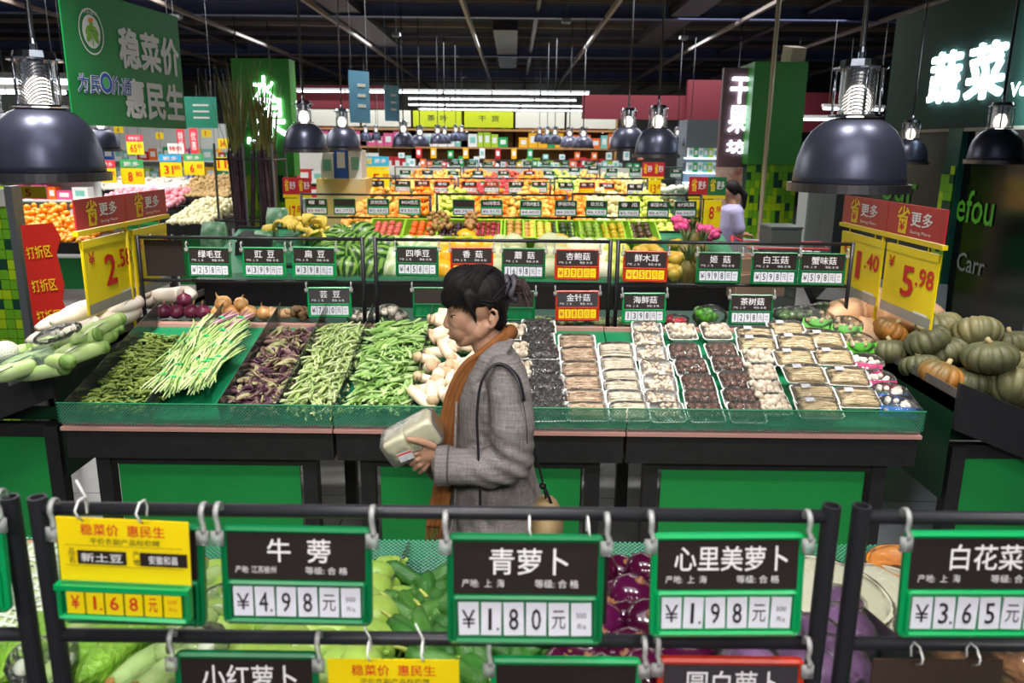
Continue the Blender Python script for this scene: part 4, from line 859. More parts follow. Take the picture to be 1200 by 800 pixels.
# ------------------------------------------------------------ wrapped trays
FOAM = mat('white_foam_tray', '#ecebe8', .5); FILM = clear_mat('cling_film', (.99, .99, .99), .0, .10, .45, 45, haze=.03); SLIP = mat('printed_white_label', '#e9e9ee', .5, col2='#8a8a92', nscale=60, contrast=.5)
def foam(mb, w, d, h=.022):
    def ring(ww, dd, z, n=5, r=.018):
        o = []
        for sx, sy, a0 in ((1, 1, 0), (-1, 1, 90), (-1, -1, 180), (1, -1, 270)):
            for i in range(n):
                a = math.radians(a0 + 90 * i / (n - 1)); o.append((sx * (ww / 2 - r) + r * math.cos(a), sy * (dd / 2 - r) + r * math.sin(a), z))
        return o
    mb.loft([ring(w * .8, d * .8, 0), ring(w, d, h), ring(w * .94, d * .94, h), ring(w * .78, d * .78, .005)]); return mb
def filmmesh(w, d, h, z0=.018, n=12, seed=0):
    mb = MB(); vs = []; rr = random.Random(seed)
    for i in range(n + 1):
        for j in range(n + 1):
            u, v = i / n * 2 - 1, j / n * 2 - 1; e = (1 - abs(u) ** 5) * (1 - abs(v) ** 5)
            vs.append((u * w / 2, v * d / 2, z0 + (h - z0) * e ** .6 + .004 * noise3(Vector((u, v, seed)), 3) * e))
    mb.add(vs, [(i * (n + 1) + j, (i + 1) * (n + 1) + j, (i + 1) * (n + 1) + j + 1, i * (n + 1) + j + 1) for i in range(n) for j in range(n)]); return mb
def clumps(w, d, h, m, kind, seed):
    rr = random.Random(seed); mb = MB()
    if kind == 'strand':
        for k in range(46):
            y = rr.uniform(-d * .38, d * .38); z = h * (.35 + .55 * (1 - (y / (d * .5)) ** 2)) - rr.random() * .006; b = rr.uniform(-.012, .012)
            x0 = -w * .43 + rr.random() * .02
            mb.tube([(x0, y, z * .8), (-w * .1, y + b, z), (w * .2, y - b * .5, z), (w * .42 - rr.random() * .02, y + rr.uniform(-.006, .006), z * .85)], [.003, .0022, .002, .0024], 4, cap=False)
            if k % 2: mb.ell((w * .42 - rr.random() * .015, y, z * .85), .0042, None, 5, 3)
    elif kind == 'wood':
        for k in range(80):
            c = (rr.uniform(-w * .40, w * .38), rr.uniform(-d * .34, d * .34), h * rr.uniform(.45, .8)); mb.ell(c, (rr.uniform(.008, .02), rr.uniform(.008, .018), .005), (rr.uniform(-1, 1), rr.uniform(-1, 1), rr.random() * 6), 6, 4, fn=lambda q, p: 1 + .3 * math.sin(3 * q + k))
    elif kind == 'oyster':
        for k in range(26):
            c = Vector((rr.uniform(-w * .38, w * .38), rr.uniform(-d * .34, d * .34), h * rr.uniform(.5, .8))); a = rr.random() * 6.28
            mb.ell(c, (.013, .011, .005), (rr.uniform(-.7, .7), rr.uniform(-.7, .7), a), 7, 4); mb.tube([c, c + Vector((math.cos(a) * .02, math.sin(a) * .02, -.012))], [.004, .005], 5)
    return mb
def pack(name, label_cat, w, d, h, m, kind, seed, n=14, r=.017, slip=True, flip=False):
    t = thing(name, '', label_cat); foam(MB(), w, d).build('tray', FOAM, t, smooth=False)
    if kind in ('shiitake', 'button'):
        rr = random.Random(seed); cm = MB().lathe([(0, r * .62), (r * .5, r * .55), (r * .85, r * .25), (r, -.0), (r * .8, -.15 * r), (r * .3, -.1 * r), (r * .28, -r * .7), (0, -r * .7)], 10).mesh('mushroom', m, True)
        if kind == 'button': cm = MB().lathe([(0, r * .85), (r * .55, r * .72), (r * .92, r * .3), (r * .95, -.1 * r), (r * .6, -.45 * r), (r * .3, -.5 * r), (0, -r * .8)], 10).mesh('mushroom', m, True)
        nx = 4; ny = 3
        for i in range(nx):
            for j in range(ny):
                link('mushroom', cm, t, ((i - 1.5) * w * .215 + rr.uniform(-.004, .004), (j - 1) * d * .27 + rr.uniform(-.004, .004), h * .55 + rr.uniform(-.005, .006)), (rr.uniform(-.5, .5), rr.uniform(-.5, .5), 0))
        for k in range(3): link('mushroom', cm, t, (rr.uniform(-.04, .04), rr.uniform(-.02, .02), h * .8), (rr.uniform(-.6, .6), rr.uniform(-.6, .6), 0))
    else:
        o = clumps(w, d, h, m, kind, seed).build({'strand': 'mushroom_strands', 'wood': 'fungus_pieces', 'oyster': 'mushroom_clumps'}[kind], m, t, smooth=True, fix=False); tag(o, kind='stuff')
        if kind != 'oyster': MB().b2((-w * .42, -d * .4, .008), (w * .4, d * .4, h * .32)).build('packed_layer', m, t)
    filmmesh(w * .94, d * .94, h * 1.12, seed=seed).build('film', FILM, t, smooth=True, fix=False)
    if slip: MB().box((0, 0, 0), (.04, .026, .0006)).build('label_slip', SLIP, t, loc=(-w * .2, d * .12, h * 1.13), rot=(.03, .05, .1))
    return t
ROWW = ('at the very back', 'second from the back', 'third from the back', 'fourth from the back', 'fifth from the back', 'sixth from the back', 'seventh from the back')
def column(kinds, pts, what, group, lift=.03, rx=.42, last='nearest the front net', ex=None, sc=1):
    n = len(pts)
    for i, (px, py) in enumerate(pts):
        p = PL(px, py, PLM, lift + .02); w = ex[i] if ex else (last if i == n - 1 else ROWW[i])
        p.z -= .02
        k = kinds[i % len(kinds)]; k.put(tuple(p), (rx + U(-.05, .05), U(-.03, .03), U(-.06, .06)), sc, what + ', ' + w, group)
WE = mat('wood_ear_dark', '#0e0b0b', .4, col2='#2c211c', nscale=30)
SH = mat('shiitake_brown', '#6d4632', .4, col2='#47291d', nscale=30, rnd=.2); BT = mat('button_white', '#e4d6c2', .6, col2='#d6c4aa', nscale=12)
EN = mat('enoki_white', '#efe6d4', .5, col2='#d2c4a6', nscale=30, nstretch=(1, 9, 1)); EN2 = mat('enoki_cream', '#dccaa2', .5, col2='#c4a978', nscale=30, nstretch=(1, 9, 1)); TM = mat('tea_tree_brown', '#9a6a48', .5, col2='#dcc5a4', nscale=26, nstretch=(1, 9, 1), contrast=1.6); OY = mat('oyster_pale', '#ead9c2', .5, col2='#cdb296', nscale=18)
K = [Kind(pack('wood_ear_pack', 'package', .175, .12, .04, WE, 'wood', s, slip=False)) for s in (1, 2)]
column(K, ((631, 382), (630, 398), (635, 412), (637, 431), (639, 449), (642, 467), (643, 481)), 'wrapped tray of black wood ear fungus', 'wood ear packs')
K = [Kind(pack('tea_tree_mushroom_pack', 'package', .185, .12, .04, TM, 'strand', s, slip=False)) for s in (3, 4)]
column(K, ((676, 400), (678, 415), (680, 432), (682, 449), (685, 466), (688, 481)), 'wrapped tray of thin brown mushrooms', 'brown thin mushroom packs')
K = [Kind(pack('enoki_pack', 'package', .175, .12, .042, EN, 'strand', s, slip=False)) for s in (5, 6)]
column(K, ((722, 410), (724, 427), (728, 442), (729, 455), (733, 467), (737, 481)), 'wrapped tray of thin white enoki mushrooms beside the brown ones', 'white enoki packs')
K = [Kind(pack('oyster_mushroom_pack', 'package', .155, .12, .042, OY, 'oyster', s, slip=False)) for s in (7, 8)]
column(K, ((758, 385), (759, 397), (763, 413), (769, 431), (773, 449), (775, 468), (781, 482)), 'wrapped tray of pale oyster mushroom clumps', 'oyster mushroom packs')
KB = [Kind(pack('button_mushroom_pack', 'package', .15, .13, .05, BT, 'button', s, slip=False, r=.022)) for s in (9, 10)]
for i, (px, py, w) in enumerate(((798, 393, 'behind the first shiitake column'), (838, 393, 'behind the second shiitake column'), (888, 424, 'right of the shiitake, topmost of the front group'), (890, 442, 'right of the shiitake, second of the front group'), (897, 462, 'right of the shiitake, third of the front group'), (904, 478, 'right of the shiitake, nearest the front net'), (600, 393, "peeking out behind the woman's neck, upper one"), (602, 415, 'peeking out behind the woman, middle one'), (606, 438, 'peeking out behind the woman, lower one'))):
    KB[i % 2].put(tuple(PL(px, py, PLM, .035)), (.4, 0, U(-.05, .05)), 1, 'wrapped tray of round white button mushrooms, ' + w, 'button mushroom packs')
K = [Kind(pack('shiitake_pack', 'package', .155, .125, .05, SH, 'shiitake', s, slip=False, r=.02)) for s in (11, 12)]
column(K, ((802, 412), (810, 430), (818, 450), (822, 468), (826, 482)), 'wrapped tray of brown shiitake in the left shiitake column', 'shiitake packs')
column(K, ((845, 411), (853, 427), (862, 446), (867, 467), (874, 482)), 'wrapped tray of brown shiitake in the right shiitake column', 'shiitake packs')
K = [Kind(pack('large_enoki_pack', 'package', .19, .13, .05, EN2, 'strand', s)) for s in (13, 14)]
EP = ((884, 397, 'at the back left'), (921, 390, 'topmost, below the last sign'), (965, 402, 'at the back right'), (886, 408, 'second at the left'), (932, 406, 'second in the middle'), (930, 424, 'third in the middle, the plain one'), (976, 423, 'third at the right'), (942, 443, 'fourth in the middle'), (992, 446, 'fourth at the right, with a white slip'), (953, 467, 'fifth in the middle'), (1003, 471, 'lowest at the right'), (958, 483, 'lowest in the middle at the front net'))
for i, (px, py, w) in enumerate(EP):
    p = PL(px, py, PLM, .045 + (.02 if i in (2, 4, 7, 9) else 0)); K[i % 2].put(tuple(p), (.38, 0, U(-.14, .0)), 1, 'large wrapped tray of cream enoki mushrooms, ' + w, 'large enoki packs')
# bagged mushrooms at the right edge
def bag(name, m, w, d, h, band, seed, r=.014, n=16, mm=None, mushroom='mushroom'):
    rr = random.Random(seed); t = thing(name, '', 'bag')
    sm = MB().ell((0, 0, 0), (r, r * .9, r * .8), None, 8, 5).mesh(mushroom, m, True)
    for k in range(n): link(mushroom, sm, t, (rr.uniform(-w * .32, w * .32), rr.uniform(-d * .32, d * .32), h * rr.uniform(.3, .7)), (rr.random() * 3, 0, rr.random() * 3))
    b = MB().ell((0, 0, h * .5), (w / 2, d / 2, h * .55), None, 20, 12, fn=lambda q, p: 1 + .1 * noise3(Vector((math.cos(q), math.sin(q), p + seed)), 2.5)); b.build('plastic_film', mm or FILM, t, smooth=True)
    if band: MB().loft([[(x, y * .9, z + k * .0) for x, y, z in ((-w * .45, -d * .5, h * .2), (w * .45, -d * .5, h * .2), (w * .42, -d * .3, h * .75), (-w * .42, -d * .3, h * .75))] for k in (0,)] + [[(x, y * .9 + .002, z) for x, y, z in ((-w * .45, -d * .5, h * .2), (w * .45, -d * .5, h * .2), (w * .42, -d * .3, h * .75), (-w * .42, -d * .3, h * .75))]]).build('printed_band', band, t)
    return t
WM = mat('small_white_mushroom', '#f3e9da', .6, rnd=.08); PKB = mat('pink_print', '#d92a7a', .35); BLB = mat('blue_print', '#1f6fd0', .35)
k1 = Kind(bag('mushroom_bag', WM, .17, .13, .07, PKB, 1)); k2 = Kind(bag('mushroom_bag', WM, .17, .13, .07, BLB, 2)); k3 = Kind(bag('vegetable_bag', mat('mixed_brown_vegetable', '#a57e58', .6, col2='#d9c9a0', nscale=20), .17, .15, .075, mat('green_print', '#53b52a', .4), 3))
for k, px, py, l in ((k3, 957, 380, 'clear bag of brown mushrooms with green print at the back right corner'), (k3, 990, 388, 'clear bag of mixed mushrooms with green print, second from the corner'), (k3, 1003, 408, 'clear bag with green print beside the yellow pole foot'), (k1, 1013, 432, 'pink-printed clear bag of white mushrooms, upper one'), (k1, 1026, 452, 'pink-printed clear bag of white mushrooms, lower one'), (k2, 1040, 468, 'blue-printed clear bag of white mushrooms, upper one'), (k2, 1050, 483, 'blue-printed clear bag of white mushrooms at the front corner')):
    k.put(tuple(PL(px, py, PLM, .02)), (.3, 0, U(-.5, .1)), 1, l, 'bagged mushrooms')
GL_ = mat('dark_leaf_green', '#2c4a1e', .5, col2='#507a2c', nscale=18)
k4 = Kind(bag('leafy_greens_bag', GL_, .2, .14, .07, None, 4, r=.022))
for px, py, l in ((925, 375, 'clear bag of dark leafy greens at the back, left one'), (943, 374, 'clear bag of dark leafy greens at the back, right one'), (965, 370, 'clear bag of bright leafy greens behind the enoki')):
    k4.put(tuple(PL(px, py, PLM, .02)), (.2, 0, U(-.4, .4)), 1, l, 'bagged leafy greens')

# ------------------------------------------------------------ back shelf produce
ON = mat('red_onion_skin', '#5c1a35', .3, col2='#7d3350', nscale=10, nstretch=(4, 4, .6)); OY2 = mat('yellow_onion_skin', '#c98b4e', .35, col2='#dcae74', nscale=10, nstretch=(4, 4, .6))
def onion(m):
    t = thing('onion', '', 'onion'); MB().lathe([(0, -.038), (.02, -.036), (.038, -.02), (.044, 0), (.038, .02), (.022, .033), (.008, .04), (.004, .05)], 18).build('bulb', m, t, smooth=True)
    MB().tube([(0, 0, .036), (.002, 0, .055), (.008, 0, .068)], [.007, .004, .001], 6).build('neck', mat('dry_onion_neck', '#b58b5c', .8), t); return t
kr, ky = Kind(onion(ON)), Kind(onion(OY2)); sy = 4.25
def onshelf(px, py, h=.045): return P(px, py, sy + U(-.02, .02))
for i, px in enumerate((192, 207, 224, 238, 216)):
    p = P(px, 361 if i < 4 else 352, sy + .0 + .07 * (i == 4)); p.z = 1.055 + .05 * (i == 4); kr.put(tuple(p), (U(-.3, .3), U(-.6, .6), 0), 1, 'red onion on the back shelf, ' + ('leftmost one', 'second from the left', 'third from the left', 'the one touching the yellow onions', 'the one on top')[i], 'red onions on the back shelf')
for i, px in enumerate((255, 272, 291, 309, 262, 283)):
    p = P(px, 362, sy); p.z = 1.052 + (.05 if i > 3 else 0); ky.put(tuple(p), (U(-.3, .3), U(-.6, .6), 0), U(.9, 1.1), 'yellow onion on the back shelf, ' + ('beside the red ones', 'second of the front row', 'third of the front row', 'last of the front row by the ginger', 'left one on top', 'right one on top')[i], 'yellow onions on the back shelf')
GI = mat('ginger_skin', '#d6b088', .6, col2='#c0956a', nscale=12)
def ginger(seed):
    rr = random.Random(seed); m = MB().ell((0, 0, 0), (.055, .026, .025), None, 12, 8)
    for k in range(5): m.ell((rr.uniform(-.05, .05), rr.uniform(-.02, .02), rr.uniform(-.01, .02)), (.024, .017, .018), (0, rr.random(), rr.random() * 3), 10, 6)
    return m.mesh('ginger', GI, True)
for i, (px, l) in enumerate(((322, 'knobbly ginger root right of the yellow onions'), (333, 'knobbly ginger root beside the small brown tubers'))):
    p = P(px, 364, sy); o = link('ginger_root', ginger(i), None, (p.x, sy, 1.045)); tag(o, l, 'ginger', 'ginger roots')
TR = MB().ell((0, 0, 0), (.02, .016, .015), None, 9, 6).mesh('tuber', mat('brown_tuber', '#8a6a48', .7, col2='#6e5238', nscale=20), True)
for i in range(26):
    p = P(340 + U(0, 24), 360, sy); o = link('small_tuber', TR, None, (p.x, sy + U(-.05, .05), 1.03 + U(0, .05)), (U(0, 3), U(0, 3), 0)); tag(o, 'small brown tuber in the heap left of the kidney bean sign', 'tuber', 'small brown tubers on the back shelf')
kw = Kind(bag('wrapped_vegetable', mat('white_root', '#efe4d2', .6, rnd=.05), .16, .12, .08, None, 8, r=.02))
for i, (px, py, l) in enumerate(((420, 362, 'white wrapped vegetable behind the kidney bean sign'), (432, 360, 'white wrapped vegetable at the foot of the rack posts'), (456, 360, 'white wrapped vegetable right of the rack posts, upper one'), (466, 368, 'white wrapped vegetable right of the rack posts, lower one'))):
    p = P(px, py, sy); kw.put((p.x, sy, 1.0 + .03 * (i == 2)), (0, 0, U(-1, 1)), .95, l, 'white wrapped vegetables on the back shelf')
LE = mat('leek_green', '#8cb04e', .5, col2='#d9e0b0', nscale=8, nstretch=(1, 8, 8)); kg = Kind(bag('wrapped_greens', LE, .22, .12, .05, None, 9, r=.022, n=12))
for i, (px, l) in enumerate(((640, 'wrapped greens on a tray behind the black wood ear'), (668, 'wrapped greens below the red-framed enoki sign'), (710, 'wrapped greens between the rack posts'), (735, 'wrapped greens below the seafood mushroom sign'))):
    p = P(px, 372, sy); kg.put((p.x, sy, 1.0), (0, 0, U(-.3, .3)), 1, l, 'wrapped greens on the back shelf')
kc = Kind(bag('chili_bag', mat('red_chili', '#c8142a', .35), .15, .1, .07, None, 10, r=.018)); p = P(792, 373, sy); kc.put((p.x, sy, 1.0), 0, 1, 'clear bag of bright red chilies on the back shelf')
kp = Kind(bag('pepper_bag', mat('green_pepper', '#3f8f1a', .3, col2='#5fae2c', nscale=8), .19, .13, .12, None, 11, r=.03, n=12)); p = P(832, 370, sy); kp.put((p.x, sy, 1.0), 0, 1, 'clear bag of green peppers with a white slip on the back shelf')

HPL = (.2, 0, 1.02 + .2 * 1.97); HPR = (-.1, 0, .95 + .1 * 1.84)   # tops of the heaps on the side tables
# ------------------------------------------------------------ white radishes and celtuce at the left
RD = mat('white_radish_skin', '#f1e6d8', .5, col2='#eadccb', nscale=6, rnd=.06, sss=.1)
def root_mesh(name, L, r, m, seed, tip=.15, bend=.05):
    rr = random.Random(seed); n = 10; pts = []; rad = []
    for i in range(n):
        s = i / (n - 1); pts.append((L * (s - .5), L * bend * math.sin(s * 3) + .003 * math.sin(s * 7 + seed), .003 * math.sin(s * 9 + seed)))
        rad.append(r * (.45 + .55 * min(1, s / .1)) * (1 if s < .55 else 1 - (1 - tip) * ((s - .55) / .45) ** 1.8))
    return MB().tube(pts, rad, 14).mesh(name, m, True)
RM = [root_mesh('radish', .36, .047, RD, s, .3) for s in range(3)]
def lay(name, me, px0, py0, px1, py1, pl, h, label, cat, group=None, Lref=.36):
    a = PL(px0, py0, pl, h); b = PL(px1, py1, pl, h); d = b - a
    q = d.to_track_quat('X', 'Z'); o = link(name, me, None, tuple((a + b) / 2), q.to_euler()); s = d.length / Lref; o.scale = (s, max(.8, min(1.15, s)), max(.8, min(1.15, s)))
    tag(o, label, cat, group); return o
RP = ((42, 385, 112, 362, .12), (60, 378, 128, 352, .16), (98, 372, 150, 350, .12), (118, 352, 158, 340, .16), (100, 384, 160, 362, .08), (30, 400, 75, 390, .06), (175, 347, 228, 346, .05), (160, 352, 200, 350, .03), (125, 366, 165, 352, .12), (140, 352, 175, 342, .1), (70, 392, 118, 378, .1), (90, 378, 140, 366, .06), (55, 392, 105, 384, .05), (118, 372, 160, 352, .06), (130, 345, 166, 337, .1), (150, 358, 190, 352, .0), (110, 360, 150, 346, .08))
RWD = ('the big one lying on top at the left', 'topmost one pointing to the red board', 'middle one of the top layer', 'far one under the yellow price card', 'one beside the rack post', 'front one wrapped beside the celtuce', 'one lying crosswise behind the rack post', 'one behind the red onions', 'one in the right half of the heap', 'farthest one in the heap', 'one in the lower layer over the celtuce', 'buried one in the middle', 'buried one at the front', 'buried one near the rack post', 'farthest small one at the back', 'one at the foot of the rack post', 'one in the far upper layer')
for i, (a, b, c, d, h) in enumerate(RP):
    lay('white_radish', RM[i % 3], c, d, a, b, HPL, h, 'long white radish, ' + RWD[i], 'radish', 'white radishes at the left')
# celtuce: pale stem with cut green end
CS = mat('celtuce_stem', '#c9dba6', .5, col2='#a8c870', nscale=10, nstretch=(1, 4, 4), rnd=.1); CE_ = mat('celtuce_end', '#4a7a2c', .6, col2='#8aa858', nscale=60)
def celtuce():
    t = thing('celtuce', '', 'celtuce'); n = 9
    MB().tube([(-.2 + .36 * i / 8, .004 * math.sin(i), 0) for i in range(9)], [.016, .026, .032, .036, .036, .034, .033, .032, .030], 12).build('stem', CS, t, smooth=True)
    MB().tube([(.155, 0, 0), (.175, .002, 0), (.19, 0, .002)], [.0305, .031, .023], 12).build('cut_end', CE_, t, smooth=True)
    for k in range(3): MB().tube([(-.19, 0, 0), (-.1, .02 * (k - 1), .022), (.0, .025 * (k - 1), .03)], [.016, .014, .003], 6, flat=.3).build('leaf_stub', mat('pale_leaf', '#e3ecca', .6), t, smooth=True)
    return t
KC_ = Kind(celtuce())
for i, (a, b, c, d, h, l) in enumerate(((86, 398, 144, 372, .1, 'topmost one under the radishes'), (60, 402, 118, 391, .09, 'second from the top'), (38, 408, 97, 393, .07, 'third one with a dark cut end'), (62, 420, 135, 391, .05, 'long one at the right edge'), (50, 428, 128, 404, .03, 'one resting on the black edge'), (20, 422, 84, 424, .04, 'front right one'), (0, 432, 72, 412, .05, 'front middle one'), (-20, 445, 50, 425, .04, 'front left one'), (10, 440, 80, 430, .01, 'lowest one behind the acrylic guard'), (70, 405, 145, 383, .04, 'buried one at the right'), (30, 415, 100, 402, .04, 'buried one in the middle'), (-30, 425, 40, 408, .05, 'one cut by the left edge'), (90, 385, 148, 366, .05, 'short one by the bin divider'))):
    A = PL(a, b, HPL, h); B = PL(c, d, HPL, h); dd = B - A; s = dd.length / .39
    KC_.put(tuple((A + B) / 2), tuple(dd.to_track_quat('X', 'Z').to_euler()), (s, 1, 1), 'pale green celtuce stem with green cut end, ' + l, 'celtuce at the left')
NET = mesh_mat('white_foam_net', '#e8eee0', .018, .35)
def netmelon(r=.07):
    t = thing('netted_melon', '', 'melon'); MB().ell((0, 0, 0), (r, r, r * .92), None, 20, 12).build('flesh', mat('pale_green_melon', '#cfe0a8', .5), t, smooth=True)
    MB().ell((0, 0, 0), (r * 1.05, r * 1.05, r * .97), None, 24, 14).build('foam_net', NET, t, smooth=True); return t
NK = Kind(netmelon(.06)); NK.put(tuple(PL(6, 414, HPL, .06)), 0, 1, 'pale melon in white foam net at the far left edge above the slanted board')
NK.put(tuple(PL(-28, 420, HPL, .06)), 0, 1, 'second netted melon mostly outside the left edge')
k = Kind(bag('plastic_bag', mat('white_root2', '#e8e6da', .6), .2, .12, .06, None, 12, n=3)); k.put(tuple(PL(72, 398, HPL, .11)), (0, -.3, .4), 1, 'crumpled clear plastic bag lying across the celtuce')
tag(MB().add([(-.12, -.03, 0), (.12, -.03, 0), (.1, 0, .1), (-.13, .0, .11), (-.12, -.027, 0), (.12, -.027, 0), (.1, .003, .1), (-.13, .003, .11)], [(0, 1, 2, 3), (7, 6, 5, 4), (2, 6, 7, 3), (1, 5, 6, 2)]).build('acrylic_guard', CLR, None, loc=tuple(PL(46, 438, HPL, .0)), rot=(0, -.38, 0)), 'clear acrylic guard leaning before the celtuce', 'guard')

# ------------------------------------------------------------ pumpkins at the right
PK = mat('green_grey_pumpkin', '#454d34', .55, col2='#74704c', nscale=5, bump=.25, bscale=25, rnd=.2, detail=5); PK2 = mat('tan_green_pumpkin', '#948a60', .5, col2='#666a48', nscale=5, bump=.25, bscale=25, rnd=.12); PKO = mat('orange_patch_pumpkin', '#4c5436', .5, col2='#b5762e', nscale=3.5, bump=.2, contrast=1.4); PKS = mat('dry_stem', '#b3a173', .8)
PKP = mat('peach_squash', '#d8a780', .5, col2='#e6bf98', nscale=4, nstretch=(1, 1, 3), rnd=.06)
def pumpkin(m, r, hh, ribs=13, depth=.07):
    t = thing('pumpkin', '', 'pumpkin'); prof = []
    for i in range(15):
        a = -math.pi / 2 + math.pi * i / 14; c = math.cos(a); prof.append((max(.001, r * c ** .8), hh * math.sin(a) * (1 - .18 * max(0, math.sin(a)) * (1 - c))))
    MB().lathe(prof, 78, rib=lambda q, z: 1 - .13 * (1 - abs(math.sin(q * ribs / 2))) ** 2.5 * (1 if abs(z) < hh * .97 else .3) + .02).build('flesh', m, t, smooth=True)
    MB().tube([(0, 0, hh * .8), (.003, 0, hh * .98), (.01, .003, hh * 1.1)], [.016, .009, .011], 8).build('stem', PKS, t, smooth=True); return t
pk = {'a': Kind(pumpkin(PK, .095, .062)), 'b': Kind(pumpkin(PK2, .1, .068)), 'o': Kind(pumpkin(PKO, .09, .06))}
def sq(seed): return root_mesh('squash', .36, .085, PKP, seed, .6)
sqm = [sq(1), sq(2)]
for i, (a, b, c, d, h, l) in enumerate(((978, 372, 1040, 358, .17, 'far left one'), (1016, 362, 1082, 380, .2, 'one on top at the front'), (1040, 356, 1100, 372, .17, 'right one behind the green pumpkins'), (1000, 388, 1040, 394, .08, 'lowest one beside the yellow pole'), (1010, 350, 1060, 356, .16, 'far one'))):
    o = lay('butternut_squash', sqm[i % 2], a, b, c, d, HPR, h * .8, 'long peach-coloured squash, ' + l, 'squash', 'peach squashes at the right'); o.scale = (o.scale.x, 1, 1)
PPos = ((1043, 388, 'o', .10, 1.05, 'orange-patched one under the peach squash'), (1042, 411, 'a', .05, 1.0, 'dark one at the tray edge'), (1100, 383, 'b', .18, 1.1, 'pale green one at the back'), (1086, 399, 'a', .14, 1.12, 'one in the middle with a stem scar'), (1108, 411, 'a', .10, 1.15, 'one in the middle front, with a stalk'), (1144, 391, 'b', .2, 1.15, 'tan one on top at the back'), (1078, 429, 'a', .03, .95, 'low dark one in the front row'), (1104, 440, 'o', .03, 1.15, 'orange-patched one just behind the slanted board'), (1160, 418, 'a', .15, 1.2, 'big green one on top at the right'), (1184, 402, 'a', .16, 1.05, 'one behind the big green one'), (1135, 447, 'a', .02, 1.05, 'dark one low in the middle'), (1187, 455, 'b', .02, 1.3, 'big one at the right edge behind the slanted board'), (1160, 446, 'a', .0, 1.1, 'shadowed one below the big green one'), (1130, 420, 'a', .05, 1.0, 'hidden one in the middle'), (1205, 430, 'b', .08, 1.1, 'one cut by the right edge'), (1072, 452, 'a', -.06, .8, 'small one in the front corner'))
for i, (px, py, k, h, s, l) in enumerate(PPos):
    if i == 15: continue
    pk[k].put(tuple(PL(px, py, HPR, h)), (U(-.25, .35), U(-.3, .3) + .3, U(0, 3)), s, 'ribbed pumpkin, ' + l, 'pumpkins on the right side table')
# ------------------------------------------------------------ near produce (between the front rack and the aisle)
def heap(kind, pts, pl, label, group, sc=(.9, 1.1), rx=(-.4, .4), rz=(0, 6.28), cat=None):
    for p_ in pts:
        px, py, h = p_[:3]; kind.put(tuple(PL(px, py, pl, h)), (U(*rx), U(*rx), U(*rz)), U(*sc), label, group, cat)
CH = mat('chayote_skin', '#a3c257', .4, col2='#8aae40', nscale=5, rnd=.12, sss=.05); CHS = mat('chayote_seam', '#8fb347', .5)
def chayote():
    t = thing('chayote', '', 'chayote')
    MB().ell((0, 0, 0), (.058, .042, .038), None, 26, 14, fn=lambda q, p: (1 + .10 * math.cos(q)) * (1 - .16 * (1 - abs(math.sin(q * 2.5))) ** 3) ).build('flesh', CH, t, smooth=True)
    MB().tube([(-.05, 0, 0), (-.062, 0, .002)], [.006, .004], 6).build('stem', CHS, t); return t
KCH = Kind(chayote())
for i in range(120):
    px = U(262, 470); py = U(668, 800); h = .05 + (.035 if i % 2 else 0)
    if px > 470 - (py - 665) * .15 + 0: continue
    KCH.put(tuple(PL(px, py, PLN, h)), (U(-.5, .5), U(-.5, .5), U(0, 6.28)), U(.85, 1.1), 'pale green pear-shaped chayote in the heap behind the burdock sign', 'chayotes in the near bin')
for i in range(26):
    px = U(225, 300); py = U(672, 720)
    KCH.put(tuple(PL(px, py, PLN, .04)), (U(-.5, .5), U(-.5, .5), U(0, 6.28)), U(.85, 1.1), 'pale green pear-shaped chayote in the heap behind the burdock sign', 'chayotes in the near bin')
CU_ = mat('cucumber_skin', '#245a1c', .35, col2='#4f8a34', nscale=6, nstretch=(1, 5, 5), bump=.4, bscale=60, rnd=.2)
CUM = [root_mesh('cucumber', .17, .019, CU_, s, .6, .06) for s in range(3)]; CUT = MB().tube([(.08, 0, 0), (.1, .003, .003), (.112, .008, .004)], [.006, .004, .003], 6).mesh('stem', mat('cucumber_stalk', '#b6bd5a', .6), True)
for i in range(95):
    px = U(478, 632); py = U(676, 800)
    o = thing('cucumber', 'small dark green cucumber in the heap behind the radish signs', 'cucumber', tuple(PL(px, py, PLN, .045 + .04 * (i % 3) / 2)), (U(-.4, .4), U(-.5, .5), U(0, 6.28)), 'cucumbers in the near bin')
    link('flesh', CUM[i % 3], o); link('stem', CUT, o)
EG = mat('round_eggplant_skin', '#3c0a2a', .16, col2='#5e1240', nscale=3, rnd=.25, coat=.6); EGC = mat('eggplant_calyx', '#8a5a3c', .6)
def eggplant():
    t = thing('round_eggplant', '', 'eggplant'); MB().lathe([(0, -.05), (.03, -.047), (.052, -.03), (.06, 0), (.055, .028), (.035, .047), (.012, .05), (0, .049)], 28).build('flesh', EG, t, smooth=True)
    MB().lathe([(0, .062), (.005, .061), (.006, .053), (.013, .0525), (.014, .049), (0, .046)], 10, rib=lambda q, z: 1 + .25 * math.sin(5 * q)).build('calyx', EGC, t, smooth=True); return t
KE = Kind(eggplant())
EP_ = []
for r_ in range(5):
    for c_ in range(6 if r_ < 3 else 5):
        EP_.append((668 + c_ * 30 + (r_ % 2) * 14, 672 + r_ * 30, .07 + .03 * ((r_ + c_) % 2)))
for i, (px, py, h) in enumerate(EP_):
    KE.put(tuple(PL(px + U(-3, 3), py + U(-3, 3), PLN, h)), (U(-.7, .5), U(-.7, .7), U(0, 6)), U(.72, .9), 'glossy round purple eggplant in the heap between the two front price signs', 'round eggplants in the near bin')
